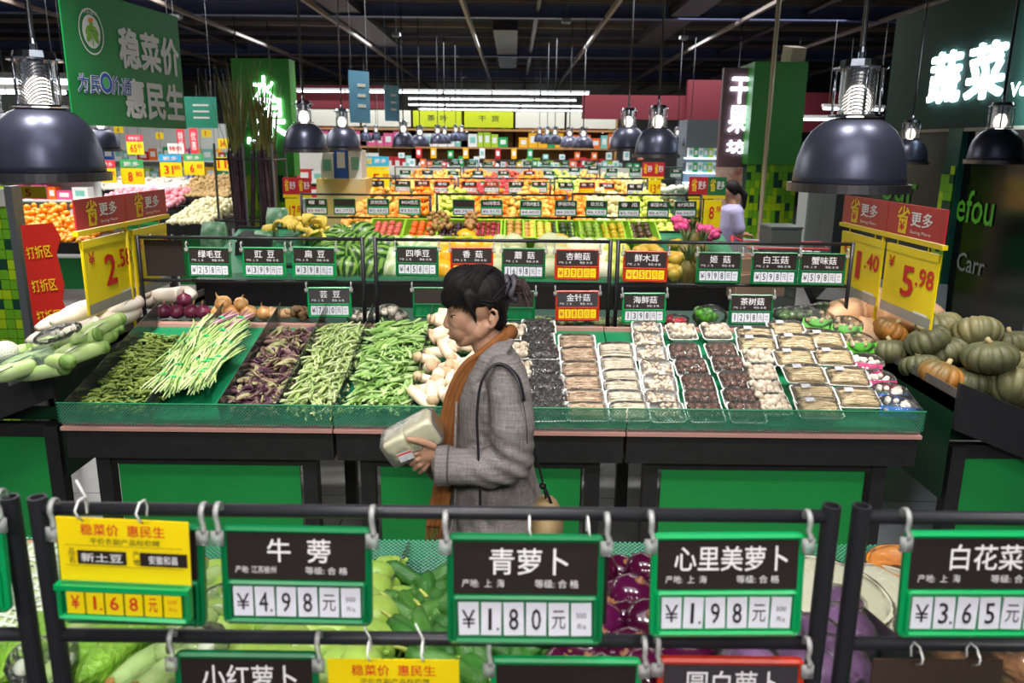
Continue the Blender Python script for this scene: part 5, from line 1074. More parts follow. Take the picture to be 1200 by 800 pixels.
# purple cabbages in film
PC = mat('purple_cabbage_leaf', '#35103c', .35, col2='#8f6498', nscale=9, nstretch=(1, 1, .35), detail=6, contrast=.9, bump=.5, bscale=14, coat=.3)
def cabbage():
    t = thing('wrapped_cabbage', '', 'cabbage'); MB().ell((0, 0, 0), (.075, .07, .06), None, 24, 16, fn=lambda q, p: 1 + .06 * noise3(Vector((math.cos(q), math.sin(q), p * 2)), 2)).build('head', PC, t, smooth=True)
    MB().ell((0, 0, 0), (.079, .075, .065), None, 30, 18, fn=lambda q, p: 1 + .05 * noise3(Vector((math.cos(q), math.sin(q), p * 2)), 6)).build('film', FILM, t, smooth=True); return t
KCB = Kind(cabbage())
for i, (px, py, h) in enumerate(((850, 748, .08), (905, 752, .08), (955, 760, .07), (975, 790, .08), (800, 765, .05), (985, 722, .04), (880, 800, .09), (940, 800, .08), (930, 735, .02), (990, 745, .04))):
    KCB.put(tuple(PL(px, py, PLN, h)), (U(-.6, .6), U(-.6, .6), U(0, 6)), U(.9, 1.05), 'purple cabbage wrapped in clear film behind the red-framed sign', 'wrapped purple cabbages')
# winter melon slabs and cut pumpkins
WR = mat('winter_melon_rind', '#2c4a2a', .35); WF = mat('winter_melon_flesh', '#e9e6cf', .5, col2='#dcdcb8', nscale=9, nstretch=(1, 1, 6)); PF = mat('pumpkin_flesh', '#f08a1c', .4, col2='#f7a136', nscale=7); PR = mat('pumpkin_rind_tan', '#d99a62', .4, col2='#c77f48', nscale=5)
def slab(px, py, h, r, th, label, rot, m_r=WR, m_f=WF, name='winter_melon_slab', cat='melon', hole=None):
    t = thing(name, label, cat, tuple(PL(px, py, PLN, h)), rot)
    MB().lathe([(0, 0), (r, 0), (r * 1.03, th * .5), (r, th)], 32).build('rind', m_r, t, smooth=True)
    MB().lathe([(0 if not hole else r * .45, th * (1.0 if not hole else .6)), (r * .6, th * 1.01), (r * .97, th * 1.01), (r, th * .99)], 32).build('flesh', m_f, t, smooth=True)
    MB().lathe([(0, th * 1.08), (r * .8, th * 1.06), (r * 1.04, th * .98), (r * 1.08, th * .4), (r * 1.02, 0)], 32, rib=lambda q, z: 1 + .015 * math.sin(9 * q + z * 90)).build('film', FILM, t, smooth=True)
    return t
slab(968, 712, .05, .13, .05, 'wrapped round slab of winter melon with pale flesh, left of the right rack post', (.1, .1, 0)); slab(1035, 724, .03, .14, .05, 'wrapped round slab of winter melon behind the right rack post', (.08, -.05, .4))
slab(1052, 690, .05, .075, .075, 'wrapped cut pumpkin with orange flesh beside the cauliflower sign', (.15, -.1, 0), PR, PF, 'cut_pumpkin', 'pumpkin', True)
slab(1020, 700, .0, .07, .05, 'orange pumpkin piece behind the right rack post, partly under a white slip', (.9, .2, .6), PR, PF, 'cut_pumpkin', 'pumpkin'); slab(1188, 785, .07, .08, .09, 'wrapped cut pumpkin at the bottom right corner', (.1, .1, 0), PR, PF, 'cut_pumpkin', 'pumpkin', True)
slab(1120, 700, .03, .08, .06, 'wrapped cut pumpkin half hidden by the cauliflower sign', (.1, .1, 0), PR, PF, 'cut_pumpkin', 'pumpkin'); slab(1175, 725, .03, .09, .06, 'orange pumpkin slice below the cauliflower sign', (.2, .1, 1), PR, PF, 'cut_pumpkin', 'pumpkin')
slab(1105, 760, .06, .09, .06, 'wrapped cut pumpkin behind the brown-black board', (.1, .1, 1), PR, PF, 'cut_pumpkin', 'pumpkin')
# bitter melons and luffas at the left
BM = mat('bitter_melon_skin', '#8cbf3e', .35, col2='#6ea52c', nscale=20, bump=1.0, bscale=70, rnd=.1); LU = mat('luffa_skin', '#a7c07a', .55, col2='#8fae62', nscale=8, nstretch=(1, 4, 4), bump=.3, bscale=40, rnd=.1); FLW = mat('dry_flower', '#9c7434', .8)
def warty(L, r, m, seed):
    rr = random.Random(seed); n = 30; k = 20; rings = []
    for i in range(n):
        s = i / (n - 1); rad = r * (.2 + .8 * min(1, s / .18, (1 - s) / .2)); ring = []
        for j in range(k):
            q = 2 * math.pi * j / k; b = 1 + .10 * math.cos(q * 5) + .10 * noise3(Vector((s * 22, math.cos(q) * 3, math.sin(q) * 3)), 1.3, seed)
            ring.append((L * (s - .5), rad * b * math.cos(q) + .03 * L * math.sin(s * 3), rad * b * math.sin(q)))
        rings.append(ring)
    return MB().loft(rings).mesh('bitter_melon', m, True)
bm_ = [warty(.28, .032, BM, s) for s in (1, 2)]
def lay2(name, me, a, b, c, d, h0, h1, label, cat, group, Lref, tip=None, fixed=None):
    A = PL(a, b, PLN, h0); B = PL(c, d, PLN, h1); dd = B - A; s = dd.length / Lref
    t = thing(name, label, cat, tuple((A + B) / 2), tuple(dd.to_track_quat('X', 'Z').to_euler()), group); t.scale = (s, s ** .3, s ** .3); link('flesh', me, t)
    if tip: link('dry_flower', tip, t, (Lref * .5, 0, 0), (U(0, 3), 0, 0))
tipm = MB().ell((.004, 0, 0), (.012, .013, .012), None, 8, 6, fn=lambda q, p: 1 + .35 * math.sin(4 * q + 3 * p)).mesh('dry_flower', FLW, True)
for i, (a, b, c, d, l) in enumerate(((0, 795, 95, 730, 'left one beside the rack post'), (75, 785, 190, 715, 'middle one under the yellow notice'), (92, 800, 200, 730, 'front one below the yellow notice'), (10, 770, 80, 715, 'one under the netted goods'), (-40, 800, 30, 760, 'one cut by the left edge'))):
    lay2('bitter_melon', bm_[i % 2], a, b, c, d, .1, .08, 'bright green warty bitter melon, ' + l, 'melon', 'bitter melons in the near bin', .28)
lum = [root_mesh('luffa', .32, .030, LU, s, .55, .04) for s in (1, 2)]
LW = ('highest one behind the yellow notice', 'one reaching to the chayotes', 'one at the right under the lower bar', 'long one at the bottom, left', 'long one at the bottom, middle', 'long one at the bottom, right', 'thick one over the small red radish sign', 'one in the lower layer', 'one at the back by the net', 'another at the back by the net', 'front one at the bottom edge')
for i, (a, b, c, d) in enumerate(((240, 660, 215, 720), (262, 690, 200, 740), (270, 715, 190, 770), (100, 800, 190, 745), (130, 800, 228, 740), (160, 805, 262, 745), (225, 795, 255, 742), (60, 760, 150, 700), (180, 700, 262, 672), (228, 712, 268, 678), (40, 800, 120, 750))):
    lay2('luffa', lum[i % 2], c, d, a, b, .07 + .02 * (i % 3), .07 + .02 * (i % 3), 'pale green luffa with dry flower tip, ' + LW[i], 'luffa', 'luffas in the near bin', .32, tipm)
for i, (px, py, l) in enumerate(((45, 665, 'nearest the green net'), (62, 700, 'in the middle'), (28, 700, 'between the rack posts'), (70, 735, 'lowest, above the bitter melon'), (-10, 740, 'cut by the left edge'), (10, 690, 'at the left edge'), (52, 685, 'leaning on the post'))):
    NK.put(tuple(PL(px, py, PLN, .07)), (U(0, 1), 0, U(0, 3)), (1.15, 1.15, 1), 'pale green melon in white foam net, ' + l, 'netted melons behind the left rack posts')
for i, (px, l) in enumerate(((18, 'left one'), (52, 'right one'))):
    o = link('sweet_potato', root_mesh('sweet_potato', .2, .035, mat('tan_potato', '#d3a27c', .6), i, .4), None, tuple(PL(px, 650, PLN, .06)), (0, 0, .3)); tag(o, 'tan root vegetable at the net behind the left rack posts, ' + l, 'vegetable', 'tan roots at the near net')
kb = Kind(bag('plastic_bag', mat('pale_bag_content', '#dfe6cf', .6), .16, .12, .07, None, 22, n=2, r=.02)); 
for i, (px, py, l) in enumerate(((45, 790, 'crumpled clear bag at the foot of the left rack post'), (235, 770, 'crumpled clear bag beside the small red radish sign'), (262, 720, 'clear bag on the chayotes behind the burdock sign'))):
    kb.put(tuple(PL(px, py, PLN, .1)), (U(-.3, .3), .2, U(0, 3)), .8, l)
# ------------------------------------------------------------ melons on the second island
def stripe_mat(name, a, b, n=12, rough=.35, w=.5):
    m = mat(name, a, rough); nt = m.node_tree; N = nt.nodes; L = nt.links
    tc = N.new('ShaderNodeTexCoord'); sp = N.new('ShaderNodeSeparateXYZ'); L.new(tc.outputs['Object'], sp.inputs[0])
    at = N.new('ShaderNodeMath'); at.operation = 'ARCTAN2'; L.new(sp.outputs[1], at.inputs[0]); L.new(sp.outputs[0], at.inputs[1])
    nz = N.new('ShaderNodeTexNoise'); nz.inputs['Scale'].default_value = 22; L.new(tc.outputs['Object'], nz.inputs[0])
    mu = N.new('ShaderNodeMath'); mu.operation = 'MULTIPLY_ADD'; mu.inputs[1].default_value = n; L.new(at.outputs[0], mu.inputs[0])
    nm = N.new('ShaderNodeMath'); nm.operation = 'MULTIPLY'; nm.inputs[1].default_value = 3.2; L.new(nz.outputs[0], nm.inputs[0]); L.new(nm.outputs[0], mu.inputs[2])
    si = N.new('ShaderNodeMath'); si.operation = 'SINE'; L.new(mu.outputs[0], si.inputs[0])
    rp = N.new('ShaderNodeValToRGB'); rp.color_ramp.elements[0].position = w - .15; rp.color_ramp.elements[1].position = w + .15; rp.color_ramp.elements[0].color = lin(a) + (1,); rp.color_ramp.elements[1].color = lin(b) + (1,)
    mr = N.new('ShaderNodeMapRange'); mr.inputs[1].default_value = -1; L.new(si.outputs[0], mr.inputs[0]); L.new(mr.outputs[0], rp.inputs[0]); L.new(rp.outputs[0], nt.nodes['Principled BSDF'].inputs['Base Color'])
    return m
def ballmesh(name, r, m, e=1.0, nu=20, nv=12, fn=None): return MB().ell((0, 0, 0), (r, r, r * e), None, nu, nv, fn=fn).mesh(name, m, True)
FM = FI['melon']
def fruit(name, me, pts, pl, label, group, cat, tilt=1.4, sc=(.92, 1.08)):
    for px, py, h in pts:
        o = link(name, me, None, tuple(P(px, py, 6.42 + max(0, (319 - py)) / 40 * .55)), (U(-tilt, tilt), U(-tilt, tilt), U(0, 6))); s = U(*sc); o.scale = (s, s, s); tag(o, label, cat, group)
WMm = ballmesh('watermelon', .125, stripe_mat('watermelon_stripes', '#1f4a1c', '#7fa84a', 12), 1.08, 24, 14)
fruit('watermelon', WMm, [(x + (y % 2) * 9, 318 - y * 15, .1 + .05 * y) for y in range(3) for x in (382, 408, 436) if not (y == 0 and x == 382)] + [(398, 279, .18), (425, 277, .18), (455, 292, .12)], FM, 'dark green striped watermelon in the heap behind the left rack', 'striped watermelons', 'melon')
HM = ballmesh('hami_melon', .11, mat('pale_netted_melon', '#c6caa0', .5, col2='#aeb488', nscale=14, bump=.3), 1.2)
fruit('netted_melon', HM, [(x, 318 - y * 14, .09 + .04 * y) for y in range(3) for x in (585, 602, 642, 656)], FM, 'pale netted melon in the heap behind the red and green mushroom signs', 'pale netted melons', 'melon')
GM = ballmesh('green_white_melon', .1, stripe_mat('pale_green_stripes', '#b8cf94', '#e0e8c4', 8), 1.1)
fruit('striped_pale_melon', GM, [(x, 318 - y * 14, .09 + .04 * y) for y in range(3) for x in (462, 480, 498, 514)], FM, 'pale green striped melon in the heap behind the four-season bean sign', 'pale green melons', 'melon')
YM_ = ballmesh('yellow_melon', .1, mat('yellow_melon_skin', '#f2b81c', .35, col2='#e8a414', nscale=6), 1.25)
fruit('yellow_melon', YM_, [(x, 320 - y * 14, .09 + .04 * y) for y in range(3) for x in (522, 540, 558, 572)] + [(549, 281, .12), (656, 300, .1), (654, 286, .12)], FM, 'bright yellow melon in the heap around the red-framed shiitake sign', 'yellow melons', 'melon')
WMl = ballmesh('white_melon', .1, mat('white_melon_skin', '#eceacb', .4, rnd=.06), 1.05)
fruit('white_melon', WMl, [(x, 320 - y * 14, .09 + .04 * y) for y in range(3) for x in (674, 690, 706)], FM, 'cream white melon in the heap behind the king oyster sign', 'white melons', 'melon')
YG = ballmesh('pomelo', .085, mat('yellow_green_pomelo', '#c9cf5a', .45, rnd=.1), 1.1)
fruit('pomelo', YG, [(x, 320 - y * 12, .08 + .03 * y) for y in range(3) for x in (716, 728)], FM, 'yellow green pomelo in the narrow heap beside the rack posts', 'pomelos', 'fruit')
PPm = root_mesh('papaya', .24, .05, mat('papaya_skin', '#e2a83c', .4, col2='#9fb04a', nscale=5, rnd=.15), 2, .5)
for i in range(22):
    o = link('papaya', PPm, None, tuple(PL(U(738, 795), U(285, 322), FM, .1)), (U(-.3, .3), U(-.3, .3), U(.8, 2.2))); tag(o, 'yellow and green papaya in the heap behind the black fungus sign', 'fruit', 'papayas')
def pineapple():
    t = thing('pineapple', '', 'fruit'); MB().ell((0, 0, 0), (.065, .065, .1), None, 16, 14, fn=lambda q, p: 1 + .06 * math.sin(8 * q + 9 * p) * math.cos(p)).build('flesh', mat('pineapple_skin', '#8a7a3a', .6, col2='#5d5a28', nscale=30), t, smooth=True)
    for k in range(12):
        a = k * 2.4; r = .02 + .045 * (k % 4) / 3
        MB().tube([(0, 0, .08), (r * math.cos(a) * .6, r * math.sin(a) * .6, .15), (r * math.cos(a) * 1.5, r * math.sin(a) * 1.5, .21)], [.008, .008, .001], 4, flat=.3).build('leaf', mat('pineapple_leaf', '#4f6a3c', .5), t)
    return t
KPN = Kind(pineapple())
for i, (px, py) in enumerate(((803, 300), (820, 300), (806, 320), (822, 320), (812, 285))):
    KPN.put(tuple(PL(px, py, FM, .12)), (U(-.2, .2), U(-.2, .2), U(0, 6)), 1.1, 'spiky pineapple standing left of the shimeji mushroom sign', 'pineapples')
BN = mat('banana_skin', '#f0d25a', .45, rnd=.08)
def bananas():
    t = thing('banana_bunch', '', 'banana')
    for k in range(6):
        a = -.5 + k * .2; pts = [(.02 * math.cos(a) + .11 * s * math.sin(a), -.02 + .14 * s * math.cos(a) , .06 * math.sin(s * 2.6)) for s in (0, .2, .4, .6, .8, 1)]
        MB().tube(pts, [.007, .014, .018, .018, .014, .005], 7).build('banana', BN, t, smooth=True)
    return t
KBN = Kind(bananas())
for i in range(26):
    px, py = U(310, 385), U(263, 282); KBN.put(tuple(P(px, py, U(6.7, 7.3))), (U(-.5, .5), U(-.5, .5), U(0, 6)), 1, 'yellow banana bunch in the heap behind the black-eyed bean signs at the left', 'banana bunches')
tb = table(P(300, 280, 6.6).x, P(388, 280, 6.6).x, 6.5, 7.4, 1.0, 1.08, 'low display table under the bananas', simple=True)
# peaches / boxes on the right side
KBX = []
for i, (px, py, m, l) in enumerate(((880, 318, mat('pale_carton', '#d9b79c', .7), 'pale carton of peaches right of the shimeji sign'), (868, 300, MATS['pale_carton'], 'pale carton behind the white jade mushroom sign'))):
    p = P(px, py, 6.3); t = thing('carton', l, 'box', tuple(p), .3); MB().b2((-.22, -.15, -.18), (.22, .15, -.15)).b2((-.22, -.15, -.15), (-.2, .15, 0)).b2((.2, -.15, -.15), (.22, .15, 0)).b2((-.2, -.15, -.15), (.2, -.13, 0)).b2((-.2, .13, -.15), (.2, .15, 0)).build('walls', m, t)
    pm = ballmesh('peach', .045, mat('pink_peach', '#e9a58c', .6, rnd=.1), 1, 10, 6)
    for a in range(4):
        for b in range(2): link('peach', pm, t, (-.15 + a * .1, -.06 + b * .11, -.07))
t = thing('side_table', 'dark side table right of the melons with a slanted black board', 'table', (2.25, 5.9, 0), (0, 0, -.5))
MB().b2((0, 0, .72), (.9, 1.3, .86)).build('tray', BLK, t); MB().box((.0, .6, .88), (.05, 1.2, .2), (0, -.5, 0)).build('end_board', MATS['black_slanted_board'], t)
for x in (.08, .82):
    for y in (.08, 1.2): MB().b2((x - .03, y - .03, 0), (x + .03, y + .03, .72)).build('leg', BLK, t)
MB().b2((.12, .02, .15), (.78, .04, .66)).build('green_panel', GRNP, t)
# fruit crates on the upper edge of the island
CRT = mat('lime_crate_plastic', '#9ccf3c', .4)
def crate():
    t = thing('fruit_crate', '', 'crate'); m = MB()
    for s in (-1, 1): m.add([(s * .12, -.16, 0), (s * .14, -.18, .1), (s * .14, .18, .1), (s * .12, .16, 0), (s * .13, -.17, 0), (s * .155, -.19, .1), (s * .155, .19, .1), (s * .13, .17, 0)], [(0, 1, 2, 3), (7, 6, 5, 4), (1, 5, 6, 2), (0, 3, 7, 4)])
    m.b2((-.12, -.16, -.005), (.12, .16, .005)).b2((-.15, -.185, .0), (.15, -.165, .1)).b2((-.15, .165, .0), (.15, .185, .1)); m.build('shell', CRT, t); return t
KCR = Kind(crate())
CR_ = ((454, 'pink_red_apple', '#e2685a', 'pink red fruit', .03), (494, 'orange_persimmon', '#f06a1c', 'orange red persimmons', .032), (533, 'dark_plum', '#3a1e30', 'dark purple plums', .03), (572, 'red_date', '#a02838', 'dark red dates', .022), (607, 'russet_pear', '#c8944a', 'tan russet pears', .034), (633, 'yellow_pear', '#e6c84c', 'yellow pears', .034), (660, 'dark_avocado', '#3a4a30', 'dark green fruit', .034), (690, 'green_pear', '#8aa83c', 'green fruit in blue wrap', .034), (719, 'yellow_mango', '#c9b022', 'greenish yellow fruit', .034), (750, 'brown_kiwi', '#5a4430', 'dark brown fruit', .032))
for i, (px, nm, col, what, r) in enumerate(CR_):
    p = PL(px, 268, FM, .0); p = Vector((P(px, 270, 7.02).x, 7.02, FM[1] * 7.02 + FM[2] + .05)); KCR.put(tuple(p), (.35, 0, 0), 1, 'lime green crate of ' + what + ' above the melons', 'lime green fruit crates')
    me = ballmesh(nm, r, mat(nm, col, .35, rnd=.15), .95, 10, 7)
    nx = int(.25 / (2 * r)); ny = int(.34 / (2 * r))
    for a in range(nx):
        for b in range(ny):
            q = p + Euler((.35, 0, 0)).to_matrix() @ Vector(((a - (nx - 1) / 2) * 2.05 * r, (b - (ny - 1) / 2) * 2.05 * r, .06 + U(0, .02)))
            o = link(nm, me, None, tuple(q), (U(0, 3), U(0, 3), 0)); tag(o, 'one of the ' + what + ' in its lime crate', 'fruit', what + ' in the crate')
NUT = ballmesh('longan', .022, mat('brown_longan', '#b48a54', .6, rnd=.15), 1, 8, 5)
for i in range(150):
    px = U(502, 530) if i < 90 else U(546, 558); o = link('longan', NUT, None, tuple(P(px, U(238, 278), U(6.95, 7.2)))); 
    y = U(6.9, 7.25); o.location = (P(px, 260, y).x, y, FM[1] * y + FM[2] + .06 + U(0, .16)); tag(o, 'small brown longan in the heap between the crates and the netted bags', 'fruit', 'brown longans')
# ------------------------------------------------------------ oranges on the islands behind
OM = [ballmesh('orange', .042, mat('orange_skin', '#f58a14', .4, rnd=.12), .95, 10, 7), ballmesh('orange', .042, mat('yellow_orange_skin', '#f7b04a', .4, rnd=.1), .95, 10, 7), ballmesh('apple', .042, mat('red_apple_skin', '#d8392c', .35, rnd=.15), .95, 10, 7), ballmesh('apple', .042, mat('yellow_green_apple', '#c6cf52', .4, rnd=.1), .95, 10, 7), ballmesh('pear', .042, mat('pale_pear', '#ead9a0', .45, rnd=.08), 1.1, 10, 7)]
def isl(nm, n, y0, y1, x0, x1, where, mound=.16):
    pl = FI[nm]; cells = 8; names = ('orange', 'tangerine', 'red apple', 'green apple', 'pear')
    order = [0, 1, 0, 2, 0, 3, 1, 4] if nm != 'orange' else [1, 0, 3, 0, 1, 0, 4, 3]
    for i in range(n):
        f = R.random(); c = int(f * cells); k = order[c]; x = x0 + (x1 - x0) * f; g = R.random(); y = y0 + (y1 - y0) * g; fr = (f * cells) % 1
        z = pl[1] * y + pl[2] + .04 + mound * min(1, 3 * fr, 3 * (1 - fr)) * U(.55, 1)
        o = link(names[k].replace(' ', '_'), OM[k], None, (x, y, z)); tag(o, names[k] + ' in the heaps ' + where, 'fruit', names[k] + 's ' + where)
isl('orange', 250, 9.3, 10.3, -1.9, 1.85, 'below the third rack row', .1); isl('orange2', 100, 12.6, 13.9, -2.4, 2.5, 'below the fourth rack row', .1); isl('orange3', 40, 17, 17.9, -2.3, 2.5, 'below the fifth rack row', .1)
for nm, y0, y1, x0, x1 in (('orange', 8.75, 10.3, -1.95, 1.87), ('orange2', 12.3, 13.95, -2.55, 2.55), ('orange3', 16.3, 17.95, -2.35, 2.55)):
    pl = FI[nm]; mb = MB(); oc = [0, 1, 0, 2, 0, 3, 1, 4] if nm != 'orange' else [1, 0, 3, 0, 1, 0, 4, 3]
    for i in range(900):
        f = R.random(); c = int(f * 8); x = x0 + (x1 - x0) * f; y = y0 + (y1 - y0) * R.random(); fr = (f * 8) % 1
        z = pl[1] * y + pl[2] + .03 + (.06 if nm == 'orange' else .08) * min(1, 3 * fr, 3 * (1 - fr)) * (1 - R.random() ** 2); mb.ell((x, y, z), .04, None, 8, 5, mi=oc[c])
    o = mb.build('fruit_heap', [m.materials[0] for m in OM], None, True, fix=False); tag(o, 'lower layer of fruit under the heaps of island ' + {'orange': 'three', 'orange2': 'four', 'orange3': 'five'}[nm], 'fruit', None, 'stuff')
# ------------------------------------------------------------ wooden shelves at the back
YW = 22.0
xl = P(364, 160, YW).x; xr = P(722, 160, YW).x; nb = 6; bw = (xr - xl) / nb; zt = P(540, 130, YW).z
levels = [.45, .95, P(540, 202, YW).z, P(540, 172, YW).z, P(540, 151, YW).z]
boxc = [mat('pkg_red', '#c8242c', .4), mat('pkg_orange', '#ee6a1c', .4), mat('pkg_yellow', '#f2b418', .4), mat('pkg_lime', '#a9cc28', .4), mat('pkg_green', '#18a050', .4), mat('pkg_white', '#e4e6e4', .5), mat('pkg_pink', '#d85a8a', .4), mat('pkg_teal', '#7cc0b4', .5), mat('pkg_blue', '#2c5cc0', .4)]
JAR = clear_mat('jar_glass', (.7, .75, .75), .2, .1, haze=.3, hazecol=(.5, .5, .5))
bxm = {}
def package(t_label, group, x, y, z, w, d, h, m, cat='box', nm='gift_box'):
    k = (w, d, h, m.name)
    if k not in bxm: bxm[k] = MB().b2((-w / 2, 0, 0), (w / 2, d, h)).b2((-w * .3, -.003, h * .3), (w * .3, 0, h * .75), 1).mesh('box', [m, boxc[5] if m != boxc[5] else boxc[7]])
    o = link(nm, bxm[k], None, (x, y, z)); return tag(o, t_label, cat, group)
def jar():
    t = thing('jar', '', 'jar'); MB().lathe([(0, 0), (.1, 0), (.11, .03), (.11, .2), (.07, .25), (.07, .27)], 12).build('glass', JAR, t, smooth=True); MB().lathe([(.075, .26), (.08, .33), (0, .335)], 12).build('lid', BLK, t); MB().lathe([(.095, .01), (.1, .02), (.1, .15), (0, .16)], 12).build('contents', mat('jar_contents', '#c8c0b0', .7, rnd=.4), t); return t
KJ = Kind(jar())
for b in range(nb):
    x0 = xl + b * bw; t = thing('wooden_shelf_unit', 'wooden shelf unit at the back, bay ' + ('with red gift boxes at the left end', 'with books and red boxes', 'with glass jars', 'with jars and green boxes', 'with yellow boxes', 'with red and orange boxes at the right end')[b], 'shelf', (x0 + bw / 2, YW, 0), 0, 'wooden shelf units at the back')
    for s in (-1, 1): MB().b2((s * bw / 2 - .03, 0, 0), (s * bw / 2 + .03, .5, zt)).build('upright', WOOD, t)
    MB().b2((-bw / 2, .47, 0), (bw / 2, .5, zt)).build('back_panel', mat('brown_shelf_back', '#8a5c34', .7), t)
    for z in levels: MB().b2((-bw / 2, -.02, z - .05), (bw / 2, .5, z)).build('shelf_board', WOOD, t)
    hp = (P(0, 130, YW).z - P(0, 149, YW).z)
    hm = mat('olive_lime_board', '#c2cc10', .4) if b in (2, 3) else mat('cream_board', '#ddd8c8', .5)
    MB().b2((-bw / 2 + .03, -.03, zt - hp), (bw / 2 - .03, .01, zt)).build('header_board', hm, t)
    if b in (2, 3): text('茶  叶' if b == 2 else '干  货', bw * .4, .16, INKB, t, (.0, -.035, zt - hp * .45), None, .01, 'header_words')
    for li, z in enumerate(levels):
        if li in (2, 3) and b in (2, 3) and not (li == 3):
            for k in range(5): KJ.put((x0 + .2 + k * (bw - .3) / 4.5, YW + .1, z), 0, 1, 'glass jar with black lid on the back shelves', 'glass jars on the back shelves')
            continue
        x = x0 + .12
        ci = ((0, 5, 0, 6, 0), (5, 0, 0, 6, 5), (3, 4, 5, 5, 3), (4, 3, 5, 3, 4), (2, 2, 3, 2, 2), (0, 1, 0, 1, 0))[b][li]
        while x < x0 + bw - .2:
            w = R.choice((.16, .2, .26)); m = boxc[ci if R.random() < .75 else R.randint(0, 7)]
            package('coloured gift box on the back wooden shelves', 'boxes on the back wooden shelves', x + w / 2, YW + .05, z, w - .015, .3, R.choice((.26, .34, .4)), m); x += w
# goods row in front of shelves
for i in range(46):
    px = 470 + i * 6.3; package('small package in the low row before the wooden shelves', 'small packages before the wooden shelves', P(px, 182, 20).x, 20 + (i % 2) * .3, 1.45 + .2 * (i % 3 == 0), .13, .2, R.choice((.12, .18, .25)), boxc[R.choice((1, 5, 5, 5, 7, 0, 4, 2))], 'packet', 'small_packet')
t = thing('low_gondola', 'low shelving row with small packages before the wooden shelves', 'shelf', (.2, 20, 0)); MB().b2((-3.4, -.05, 0), (3.4, .6, 1.45)).build('body', mat('cream_metal', '#cfc8b8', .5), t); MB().b2((-3.4, -.1, 1.2), (3.4, -.05, 1.24)).build('shelf_lip', STEEL, t)
# chilled cabinet
Yc = 17.5; a = P(805, 140, Yc); b = P(862, 140, Yc); zc = a.z
t = thing('chilled_cabinet', 'grey open chilled cabinet with lit shelves before the maroon wall', 'refrigerator', ((a.x + b.x) / 2, Yc, 0)); w = b.x - a.x
MB().b2((-w / 2, .1, 0), (w / 2, .8, zc)).build('body', mat('cabinet_grey', '#5d666e', .5), t); MB().b2((-w / 2, -.05, zc - .9), (w / 2, .1, zc)).build('canopy', MATS['cabinet_grey'], t)
for i, py in enumerate((176, 193, 205)):
    z = P(0, py, Yc).z; MB().b2((-w / 2, -.3, z - .03), (w / 2, .1, z)).build('shelf', mat('lit_shelf_edge', '#dcefff', .4, emit=1.6), t)
    if i < 2:
        for k in range(9): package('white and green pack on a lit shelf of the chilled cabinet', 'packs in the chilled cabinet', t.location.x - w / 2 + .08 + k * (w - .1) / 9, Yc - .25, z, .1, .2, .2, boxc[(5, 4, 5, 7, 3)[k % 5]], 'package', 'chilled_pack')
MB().b2((-w / 2, -.35, 0), (w / 2, .0, P(0, 207, Yc).z)).build('base', BLK, t)
wv = ballmesh('cauliflower', .07, mat('white_cauliflower', '#e3ebd8', .7), .8, 10, 6)
for i in range(26):
    o = link('cauliflower', wv, None, tuple(P(U(775, 806), U(220, 230), 12.2 + U(0, .6)))); tag(o, 'white cauliflower in the heap by the promotion stand at the right', 'vegetable', 'white cauliflowers')
o = table(P(772, 230, 12).x, P(812, 230, 12).x, 12.0, 13, .95, 1.1, 'display table under the white cauliflowers', simple=True)
# pink produce and lilac woman's surroundings
pkm = ballmesh('dragon_fruit', .036, mat('pink_dragon_fruit', '#e4508a', .45, rnd=.2), 1.25, 10, 7)
for i in range(46):
    f = R.random(); o = link('dragon_fruit', pkm, None, tuple(P(790 + 50 * f + U(-4, 4), 260 + 16 * f + U(-5, 5), 7.1 - .3 * f)), (U(0, 3), U(0, 3), 0)); tag(o, 'bright pink dragon fruit heaped at the right end of the crates', 'fruit', 'dragon fruits')
t = thing('side_table', 'dark side table under the dragon fruits at the right of the crates', 'table', (1.62, 6.4, 0)); MB().add([(0, 0, 1.0), (.5, .0, .95), (.5, .9, 1.1), (0, .9, 1.16), (0, 0, .95), (.5, 0, .9), (.5, .9, 1.05), (0, .9, 1.1)], [(0, 1, 2, 3), (7, 6, 5, 4), (0, 4, 5, 1), (1, 5, 6, 2), (2, 6, 7, 3), (3, 7, 4, 0)]).build('tray', BLK, t)
for x in (.05, .45):
    for y in (.05, .85): MB().b2((x - .03, y - .03, 0), (x + .03, y + .03, .98)).build('leg', BLK, t)
# ------------------------------------------------------------ the fruit side at the left
def fruit_table(px0, px1, Y, pyt, d, label, heap_top, me, nm, what, group, n, edge=18, lab=None):
    a = P(px0, pyt, Y); b = P(px1, pyt, Y); t = thing('display_table', label, 'table', ((a.x + b.x) / 2, Y, 0)); w = b.x - a.x; z = a.z
    MB().b2((-w / 2, 0, z - .14), (w / 2, d, z)).build('tray', BLK, t)
    for x in (-w / 2 + .06, w / 2 - .06):
        for y in (.05, d - .05): MB().b2((x - .04, y - .04, 0), (x + .04, y + .04, z - .14)).build('leg', BLK, t)
    MB().b2((-w / 2 + .14, .06, .15), (w / 2 - .14, .08, z - .2)).build('green_panel', GRNP, t)
    zz = P(px0, heap_top, Y + d * .7).z - z; mb = MB()
    for i in range(int(n * 2.6) + 260):
        x = U(-w / 2 + .04, w / 2 - .04); y = U(0.02, d); h = z + zz * min(1, y / (d * .75)) * U(.75, 1)
        if i >= n: h = max(z, h)
        if i < n: o = link(nm, me, None, (t.location.x + x, Y + y, h)); tag(o, what, 'fruit', group)
        else: mb.ell((t.location.x + x, Y + y, z + (h - z) * U(.4, .95)), .04, None, 7, 5)
    o = mb.build(nm + '_heap', me.materials[0], None, True, fix=False); tag(o, 'lower layer of the ' + nm.replace('_', ' ') + ' heap on its table at the left', 'fruit', None, 'stuff')
